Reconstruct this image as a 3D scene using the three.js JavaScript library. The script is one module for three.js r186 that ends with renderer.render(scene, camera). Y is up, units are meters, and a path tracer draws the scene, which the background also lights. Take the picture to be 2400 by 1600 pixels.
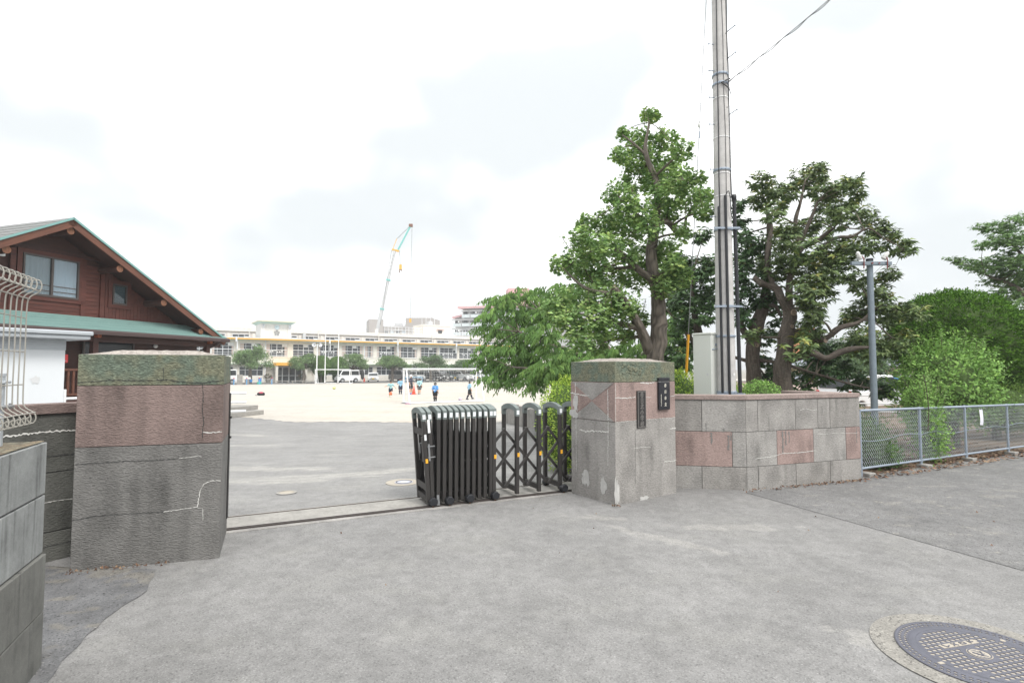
import * as THREE from 'three';
import { mergeGeometries } from 'three/addons/utils/BufferGeometryUtils.js';
import { RoundedBoxGeometry } from 'three/addons/geometries/RoundedBoxGeometry.js';
import { MarchingCubes } from 'three/addons/objects/MarchingCubes.js';
import { createNoise2D, createNoise3D } from 'simplex-noise';

// ---------------------------------------------------------------- camera, sky, sun, exposure
const scene = new THREE.Scene();
const camera = new THREE.PerspectiveCamera(64.42, 1024 / 682, 0.1, 3000);
camera.position.set(0, 1.65, 0);
camera.rotation.set(0.05035, 0, 0);
const renderer = new THREE.WebGLRenderer({ antialias: true });
renderer.toneMapping = THREE.LinearToneMapping;
renderer.toneMappingExposure = 1.15;
renderer.shadowMap.enabled = true;

function seeded(a) { return () => { a = (a + 0x6d2b79f5) | 0; let t = Math.imul(a ^ (a >>> 15), 1 | a); t = (t + Math.imul(t ^ (t >>> 7), 61 | t)) ^ t; return ((t ^ (t >>> 14)) >>> 0) / 4294967296; }; }
const noise2 = createNoise2D(seeded(11)), noise3 = createNoise3D(seeded(12));
const fbm3 = (x, y, z, o = 4) => { let s = 0, a = 0.5; for (let i = 0; i < o; i++) { s += a * noise3(x, y, z); x *= 2.03; y *= 2.03; z *= 2.03; a *= 0.5; } return s; };
const fbm2 = (x, y, o = 4) => { let s = 0, a = 0.5; for (let i = 0; i < o; i++) { s += a * noise2(x, y); x *= 2.03; y *= 2.03; a *= 0.5; } return s; };
const clamp = (x, a = 0, b = 1) => Math.min(b, Math.max(a, x)), lerp = (a, b, t) => a + (b - a) * t;
const smooth = (a, b, x) => { const t = clamp((x - a) / (b - a)); return t * t * (3 - 2 * t); };

{ // overcast sky, brightening towards the zenith as an even cloud cover does
  const W = 512, H = 256, data = new Float32Array(W * H * 4);
  for (let j = 0; j < H; j++) for (let i = 0; i < W; i++) {
    const el = ((j + 0.5) / H - 0.5) * Math.PI, az = ((i + 0.5) / W) * Math.PI * 2, o = (j * W + i) * 4;
    const x = Math.cos(el) * Math.cos(az), y = Math.sin(el), z = Math.cos(el) * Math.sin(az), up = Math.max(0, y);
    const cloud = fbm3(x * 2.1, y * 4.6 + 3, z * 2.1, 4);
    const L = 0.94 * (1 + 1.6 * up) * (1 + 0.05 * cloud), veil = smooth(-0.12, 0.34, fbm3(x * 1.5 + 7, y * 2.6, z * 1.5 + 2, 5)) * lerp(0.96, 0.3, smooth(0.45, 0.95, up));
    data[o] = lerp(L * 0.985, 0.775, veil); data[o + 1] = lerp(L * 0.996, 0.822, veil); data[o + 2] = lerp(L, 0.845, veil); data[o + 3] = 1;
  }
  const sky = new THREE.DataTexture(data, W, H, THREE.RGBAFormat, THREE.FloatType);
  sky.mapping = THREE.EquirectangularReflectionMapping; sky.magFilter = THREE.LinearFilter; sky.minFilter = THREE.LinearFilter;
  sky.wrapS = THREE.RepeatWrapping; sky.needsUpdate = true;
  scene.background = sky; scene.environment = sky;
}
const sun = new THREE.DirectionalLight(new THREE.Color(1.0, 0.965, 0.91), 2.3);
sun.name = 'sun'; sun.position.set(28, 56, 22); sun.target.position.set(0, 0, -12);
sun.castShadow = true; sun.shadow.radius = 34; sun.shadow.mapSize.set(2048, 2048);
Object.assign(sun.shadow.camera, { left: -60, right: 60, top: 60, bottom: -60, near: 1, far: 200 });
scene.add(sun, sun.target);
scene.fog = new THREE.FogExp2(new THREE.Color(0.93, 0.95, 0.97), 0.0011);

// ---------------------------------------------------------------- helpers
const taken = new Map();
function numbered(n) { const k = taken.get(n) ?? 0; taken.set(n, k + 1); return k ? n + '_' + String(k).padStart(3, '0') : n; }
function tag(o, label, category, group, kind) { o.userData.label = label; if (category) o.userData.category = category; if (group) o.userData.group = group; if (kind) o.userData.kind = kind; return o; }
function thing(name, label, category, pos = [0, 0, 0], turn = 0, group) {
  const o = new THREE.Group(); o.name = numbered(name); o.position.set(...pos); o.rotation.y = turn; scene.add(o);
  return tag(o, label, category, group);
}
function part(parent, name, geo, mat, pos, rot) {
  const m = new THREE.Mesh(Array.isArray(geo) ? join(geo) : geo, mat); m.name = name; m.castShadow = m.receiveShadow = true;
  if (pos) m.position.set(...pos); if (rot) m.rotation.set(...rot);
  parent.add(m); return m;
}
function sub(parent, name, pos, turn = 0) { const g = new THREE.Group(); g.name = name; if (pos) g.position.set(...pos); g.rotation.y = turn; parent.add(g); return g; }
function solo(name, geo, mat, label, category, group) { const m = part(scene, numbered(name), geo, mat); return tag(m, label, category, group); }
function struct(name, geo, mat, label) { const m = part(scene, numbered(name), geo, mat); m.userData.kind = 'structure'; if (label) m.userData.label = label; return m; }
function join(list) {
  const flat = list.flat(9).map((g) => { const n = g.index ? g.toNonIndexed() : g; for (const k of Object.keys(n.attributes)) if (!['position', 'normal', 'uv', 'color'].includes(k)) n.deleteAttribute(k); return n; });
  if (flat.length === 1) return flat[0];
  const keys = ['position', 'normal', 'uv', 'color'].filter((k) => flat.every((g) => g.attributes[k]));
  for (const g of flat) for (const k of Object.keys(g.attributes)) if (!keys.includes(k)) g.deleteAttribute(k);
  return mergeGeometries(flat, false);
}
const mv = (g, x = 0, y = 0, z = 0, rx = 0, ry = 0, rz = 0) => { const m = new THREE.Matrix4().makeRotationFromEuler(new THREE.Euler(rx, ry, rz)); m.setPosition(x, y, z); return g.applyMatrix4(m); };
const box = (w, h, d, x = 0, y = 0, z = 0, rx = 0, ry = 0, rz = 0) => mv(new THREE.BoxGeometry(w, h, d), x, y, z, rx, ry, rz);
const rbox = (w, h, d, r, x = 0, y = 0, z = 0, rx = 0, ry = 0, rz = 0) => mv(new RoundedBoxGeometry(w, h, d, 2, r), x, y, z, rx, ry, rz);
const cyl = (r0, r1, h, n = 12, x = 0, y = 0, z = 0, rx = 0, ry = 0, rz = 0) => mv(new THREE.CylinderGeometry(r1, r0, h, n), x, y, z, rx, ry, rz);
const sph = (r, x = 0, y = 0, z = 0, sx = 1, sy = 1, sz = 1, n = 12) => { const g = new THREE.SphereGeometry(r, n, Math.ceil(n * 0.7)); g.scale(sx, sy, sz); return mv(g, x, y, z); };
const V = (a) => new THREE.Vector3(a[0], a[1], a[2]);
// bar between two points: r radius, n sides
function bar(a, b, r, n = 6, r2 = r) {
  const A = V(a), B = V(b), d = B.clone().sub(A), g = new THREE.CylinderGeometry(r2, r, d.length(), n);
  g.applyQuaternion(new THREE.Quaternion().setFromUnitVectors(new THREE.Vector3(0, 1, 0), d.clone().normalize()));
  return mv(g, (A.x + B.x) / 2, (A.y + B.y) / 2, (A.z + B.z) / 2);
}
// flat bar between two points, w across, t thick along nrm
function strap(a, b, w, t, nrm) {
  const A = V(a), B = V(b), d = B.clone().sub(A), L = d.length(), y = d.normalize(), z = V(nrm).normalize(), x = new THREE.Vector3().crossVectors(y, z).normalize(); z.crossVectors(x, y);
  const g = new THREE.BoxGeometry(w, L, t); g.applyMatrix4(new THREE.Matrix4().makeBasis(x, y, z)); return mv(g, (A.x + B.x) / 2, (A.y + B.y) / 2, (A.z + B.z) / 2);
}
const curve = (pts) => new THREE.CatmullRomCurve3(pts.map(V));
const tube = (pts, r, seg = 24, n = 6) => new THREE.TubeGeometry(curve(pts), seg, r, n, false);
// tapered limb through [x,y,z,r] points with a little unevenness
function limb(pts, n = 9, seg = 5, rough = 0.08, rnd = seeded(7)) {
  const c = curve(pts), N = (pts.length - 1) * seg, P = [], uv = [], idx = [], f = c.computeFrenetFrames(N, false);
  let len = 0, prev = null;
  for (let i = 0; i <= N; i++) {
    const t = i / N, p = c.getPoint(t), k = t * (pts.length - 1), a = Math.min(pts.length - 2, Math.floor(k)), r = lerp(pts[a][3], pts[a + 1][3], k - a);
    if (prev) len += p.distanceTo(prev); prev = p;
    for (let j = 0; j <= n; j++) {
      const th = (j / n) * Math.PI * 2, rr = r * (1 + rough * noise3(p.x * 3 + Math.cos(th), p.y * 2.2 + 9, p.z * 3 + Math.sin(th)) * 1.4);
      P.push(p.x + rr * (Math.cos(th) * f.normals[i].x + Math.sin(th) * f.binormals[i].x), p.y + rr * (Math.cos(th) * f.normals[i].y + Math.sin(th) * f.binormals[i].y), p.z + rr * (Math.cos(th) * f.normals[i].z + Math.sin(th) * f.binormals[i].z));
      uv.push((j / n) * Math.max(0.25, Math.round(r * 6.28 / 0.25) * 0.25), len);
    }
  }
  for (let i = 0; i < N; i++) for (let j = 0; j < n; j++) { const a = i * (n + 1) + j, b = a + n + 1; idx.push(a, a + 1, b, b, a + 1, b + 1); }
  const g = new THREE.BufferGeometry(); g.setAttribute('position', new THREE.Float32BufferAttribute(P, 3)); g.setAttribute('uv', new THREE.Float32BufferAttribute(uv, 2)); g.setIndex(idx); g.computeVertexNormals(); return g;
}
function extrude(pts, depth, bevel = 0, holes = []) {
  const s = new THREE.Shape(pts.map((p) => new THREE.Vector2(p[0], p[1]))); for (const h of holes) s.holes.push(new THREE.Path(h.map((p) => new THREE.Vector2(p[0], p[1]))));
  return new THREE.ExtrudeGeometry(s, { depth: depth - 2 * bevel, bevelEnabled: bevel > 0, bevelThickness: bevel, bevelSize: bevel, bevelOffset: -bevel, bevelSegments: 1, curveSegments: 8 }).translate(0, 0, bevel - 0);
}
const lathe = (pts, n = 20) => new THREE.LatheGeometry(pts.map((p) => new THREE.Vector2(p[0], p[1])), n);
// uv in metres from the dominant face direction
function muv(g, ox = 0, oy = 0) {
  const q = g.index ? g.toNonIndexed() : g; if (!q.attributes.normal) q.computeVertexNormals();
  const p = q.attributes.position, n = q.attributes.normal, uv = new Float32Array(p.count * 2);
  for (let i = 0; i < p.count; i += 3) {
    let ax = 0, ay = 0, az = 0; for (let k = 0; k < 3; k++) { ax += Math.abs(n.getX(i + k)); ay += Math.abs(n.getY(i + k)); az += Math.abs(n.getZ(i + k)); }
    for (let k = 0; k < 3; k++) { const j = i + k, x = p.getX(j), y = p.getY(j), z = p.getZ(j); const u = ay >= ax && ay >= az ? [x, z] : ax > az ? [z, y] : [x, y]; uv[j * 2] = u[0] + ox; uv[j * 2 + 1] = u[1] + oy; }
  }
  q.setAttribute('uv', new THREE.BufferAttribute(uv, 2)); return q;
}
// rectangular quad list -> geometry (for sheets): f(u,v) gives position, c(u,v) linear colour
function sheet(nu, nv, f, c) {
  const P = new Float32Array((nu + 1) * (nv + 1) * 3), C = c && new Float32Array(P.length), U = new Float32Array((nu + 1) * (nv + 1) * 2), idx = [];
  for (let j = 0; j <= nv; j++) for (let i = 0; i <= nu; i++) {
    const k = j * (nu + 1) + i, p = f(i / nu, j / nv); P.set(p, k * 3); U.set([p[0], -p[2]], k * 2); if (c) C.set(c(p[0], p[2], i / nu, j / nv), k * 3);
    if (i < nu && j < nv) idx.push(k, k + 1, k + nu + 1, k + 1, k + nu + 2, k + nu + 1);
  }
  const g = new THREE.BufferGeometry(); g.setAttribute('position', new THREE.BufferAttribute(P, 3)); g.setAttribute('uv', new THREE.BufferAttribute(U, 2)); if (c) g.setAttribute('color', new THREE.BufferAttribute(C, 3));
  g.setIndex(idx); g.computeVertexNormals(); if (g.attributes.normal.getY(0) < 0) { g.index.array.reverse(); g.computeVertexNormals(); } return g;
}
// flat polygon on the ground at height y from [x,z] pairs
function flat(pts, y) { const g = new THREE.ShapeGeometry(new THREE.Shape(pts.map((p) => new THREE.Vector2(p[0], -p[1])))); g.rotateX(-Math.PI / 2); g.translate(0, y, 0); return muv(g); }

// ---------------------------------------------------------------- textures (what surfaces are made of)
function texture(size, fn, { srgb = false, rep = 1, h = size } = {}) {
  const d = new Uint8Array(size * h * 4);
  for (let j = 0; j < h; j++) for (let i = 0; i < size; i++) { const c = fn(i / size, j / h, i, j), o = (j * size + i) * 4; const a = Array.isArray(c) ? c : [c, c, c]; for (let k = 0; k < 3; k++) d[o + k] = clamp(a[k]) * 255; d[o + 3] = 255; }
  const t = new THREE.DataTexture(d, size, h); t.wrapS = t.wrapT = THREE.RepeatWrapping; t.magFilter = THREE.LinearFilter; t.minFilter = THREE.LinearMipmapLinearFilter; t.generateMipmaps = true; t.repeat.set(rep, rep);
  if (srgb) t.colorSpace = THREE.SRGBColorSpace; t.needsUpdate = true; return t;
}
// noise that tiles over the unit square, fx/fy periods
function tileable(seed, fx, fy) {
  const r = seeded(seed), g = Array.from({ length: fx * fy }, () => r());
  return (u, v) => { const x = (((u % 1) + 1) % 1) * fx, y = (((v % 1) + 1) % 1) * fy, i = Math.floor(x), j = Math.floor(y), a = x - i, b = y - j, sa = a * a * (3 - 2 * a), sb = b * b * (3 - 2 * b), G = (p, q) => g[(q % fy) * fx + (p % fx)]; return lerp(lerp(G(i, j), G(i + 1, j), sa), lerp(G(i, j + 1), G(i + 1, j + 1), sa), sb); };
}
function speckles(size, seed, list) { // aggregate: scattered round grains painted into a field
  const f = new Float32Array(size * size).fill(0), r = seeded(seed);
  for (const [count, rmin, rmax, lo, hi] of list) for (let k = 0; k < count; k++) {
    const cx = r() * size, cy = r() * size, R = lerp(rmin, rmax, r() ** 2), v = lerp(lo, hi, r()), e = 0.6 + r() * 0.6, an = r() * 3.14, ca = Math.cos(an), sa = Math.sin(an);
    for (let y = Math.floor(cy - R - 1); y <= cy + R + 1; y++) for (let x = Math.floor(cx - R - 1); x <= cx + R + 1; x++) {
      const dx = x - cx, dy = y - cy, q = Math.hypot((dx * ca + dy * sa) / e, -dx * sa + dy * ca) / R; if (q > 1) continue;
      const o = (((y % size) + size) % size) * size + (((x % size) + size) % size); f[o] = lerp(f[o], v, clamp((1 - q) * 3));
    }
  }
  return f;
}
const T = {};
{
  const S = 1024, sp = speckles(S, 21, [[30000, 1.2, 4.6, -0.35, 0.3], [9000, 1.4, 4.2, 0.1, 0.6], [8000, 1.4, 4.2, -0.7, -0.25], [900, 1.5, 3.6, 0.7, 1.0]]), n1 = tileable(22, 220, 220), n2 = tileable(23, 24, 24);
  T.asphalt = texture(S, (u, v, i, j) => { const q = 0.6 + 0.33 * sp[j * S + i] + 0.16 * (n1(u, v) - 0.5) + 0.1 * (n2(u, v) - 0.5); return [q, q * 0.997, q * 0.99]; }, { rep: 1 / 1.7 });
  T.asphaltBump = texture(S, (u, v, i, j) => 0.5 + 0.4 * sp[j * S + i] + 0.25 * (n1(u, v) - 0.5), { rep: 1 / 1.7 });
  const sp2 = speckles(S, 31, [[14000, 2, 5.5, -0.45, 0.35], [4000, 2, 6, 0.1, 0.6], [2600, 2, 6, -0.8, -0.4]]);
  T.coarse = texture(S, (u, v, i, j) => { const q = 0.56 + 0.46 * sp2[j * S + i] + 0.12 * (n1(u, v) - 0.5) + 0.12 * (n2(u, v) - 0.5); return [q, q, q * 1.005]; }, { rep: 1 / 1.5 });
  T.coarseBump = texture(S, (u, v, i, j) => 0.5 + 0.45 * sp2[j * S + i], { rep: 1 / 1.5 });
}
{ // sprayed roughcast on the gate pillars: short level ridges
  const S = 1024, a = tileable(41, 70, 190), b = tileable(42, 130, 330), c = tileable(43, 9, 5), d = tileable(44, 15, 2), e = tileable(45, 7, 2), wob = tileable(64, 5, 5), w = tileable(46, 30, 60);
  const grain = (u, v) => { const q = u + 0.012 * (w(u, v) - 0.5); return 0.6 * a(q, v) + 0.4 * b(q, v); };
  T.roughcast = texture(S, (u, v) => { const g = grain(u, v); return 0.66 + 0.5 * (g - 0.5) + 0.16 * (c(u, v) - 0.5); }, { rep: 1 / 1.15 });
  T.stained = texture(S, (u, v) => { const g = grain(u, v), q = u + 0.03 * (wob(u, v) - 0.5), st = smooth(0.35, 0.95, 0.5 * d(q, v) + 0.5 * e(q, v)); return 0.72 + 0.36 * (g - 0.5) + 0.22 * (c(u, v) - 0.5) - 0.3 * st; }, { rep: 1 / 1.15 });
  T.rainworn = texture(S, (u, v) => { const g = grain(u, v), q = u + 0.04 * (wob(u, v) - 0.5), st = smooth(0.45, 0.9, 0.55 * d(q, v) + 0.45 * e(q, v)); return 0.69 + 0.42 * (g - 0.5) + 0.22 * (c(u, v) - 0.5) - 0.2 * st; }, { rep: 1 / 1.15 });
  T.roughBump = texture(S, (u, v) => grain(u, v), { rep: 1 / 1.15 });
  const p1 = tileable(47, 7, 7), p2 = tileable(48, 19, 19), p3 = tileable(49, 4, 6);
  T.greenBand = texture(S, (u, v) => {
    const g = 0.64 + 0.42 * (grain(u, v) - 0.5), t = smooth(0.2, 0.8, 0.6 * p1(u, v) + 0.4 * p2(u, v)), y = smooth(0.52, 0.75, 0.5 * p3(u, v) + 0.5 * p2(u + 0.37, v + 0.21));
    let c = [lerp(0.40, 0.47, t), lerp(0.45, 0.48, t), lerp(0.40, 0.405, t)]; c = [lerp(c[0], 0.50, y * 0.4), lerp(c[1], 0.47, y * 0.4), lerp(c[2], 0.37, y * 0.4)]; return c.map((x) => x * g * 1.5);
  }, { srgb: true, rep: 1 / 1.15 });
}
{ // smooth concrete, sand, bark, boards, litter, metal
  const S = 512, a = tileable(51, 256, 256), b = tileable(52, 40, 40), c = tileable(53, 8, 8), d = tileable(54, 60, 5), e = tileable(55, 20, 2);
  T.concrete = texture(S, (u, v) => 0.78 + 0.14 * (a(u, v) - 0.5) + 0.14 * (b(u, v) - 0.5) + 0.16 * (c(u, v) - 0.5) - 0.07 * smooth(0.55, 0.9, d(u, v)), { rep: 1 / 1.3 });
  T.plain = texture(S, (u, v) => 0.86 + 0.12 * (a(u, v) - 0.5) + 0.1 * (b(u, v) - 0.5) + 0.12 * (c(u, v) - 0.5), { rep: 0.5 });
  T.streaked = texture(S, (u, v) => 0.74 + 0.16 * (a(u, v) - 0.5) + 0.12 * (b(u, v) - 0.5) + 0.2 * (c(u, v) - 0.5) - 0.3 * smooth(0.5, 0.95, 0.6 * d(u, v) + 0.4 * e(u, v)) + 0.18 * smooth(0.62, 0.95, e(u + 0.3, v + 0.4)), { rep: 1 });
  T.sand = texture(S, (u, v) => { const q = 0.86 + 0.1 * (a(u, v) - 0.5) + 0.1 * (b(u, v) - 0.5) + 0.08 * (c(u, v) - 0.5); return [q, q, q]; }, { rep: 0.25 });
  const k1 = tileable(56, 18, 5), k2 = tileable(57, 44, 12), k3 = tileable(58, 8, 9);
  T.bark = texture(S, (u, v) => { const f = Math.abs(2 * k1(u + 0.03 * k2(u, v), v) - 1), q = 0.4 + 0.5 * f + 0.25 * (k2(u, v) - 0.5) + 0.2 * (k3(u, v) - 0.5); return [q, q * 0.99, q * 0.97]; }, { rep: 1 });
  T.barkBump = texture(S, (u, v) => Math.abs(2 * k1(u + 0.03 * k2(u, v), v) - 1) * 0.8 + 0.2 * k2(u, v), { rep: 1 });
  const m1 = tileable(59, 26, 27), m2 = tileable(60, 70, 70);
  T.lichenBark = texture(S, (u, v) => { const q = 0.55 + 0.3 * (k2(u, v) - 0.5) + 0.25 * (a(u, v) - 0.5), l = smooth(0.6, 0.8, m1(u, v) * 0.6 + m2(u, v) * 0.4); return [lerp(q, 0.85, l * 0.7), lerp(q * 0.97, 0.88, l * 0.7), lerp(q * 0.93, 0.8, l * 0.7)]; }, { rep: 1 });
  const w1 = tileable(61, 3, 120), w2 = tileable(62, 8, 300), w3 = tileable(63, 5, 7);
  T.wood = texture(S, (u, v) => 0.72 + 0.35 * (w1(u, v) - 0.5) + 0.25 * (w2(u, v) - 0.5) + 0.25 * (w3(u, v) - 0.5), { rep: 0.8 });
  T.soil = texture(S, (u, v) => { const q = a(u, v), l = m2(u, v), r = m1(u + 0.2, v); const s = 0.5 + 0.5 * (q - 0.5) + 0.5 * (l - 0.5); return [s * lerp(0.85, 1.15, r), s * 0.93, s * lerp(0.9, 0.75, r)]; }, { rep: 0.9 });
  T.galv = texture(S, (u, v) => 0.8 + 0.14 * (b(u, v) - 0.5) + 0.12 * (a(u, v) - 0.5) + 0.14 * (c(u, v) - 0.5), { rep: 2 });
  T.lichen = texture(S, (u, v) => { const q = 0.62 + 0.3 * (b(u, v) - 0.5) + 0.3 * (a(u, v) - 0.5), l = smooth(0.45, 0.62, 0.5 * m1(u, v) + 0.5 * m2(u, v)); return [lerp(q * 0.82, 1, l * 0.6), lerp(q * 0.77, 0.97, l * 0.6), lerp(q * 0.74, 0.93, l * 0.6)]; }, { rep: 1 / 0.6 });
}
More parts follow.
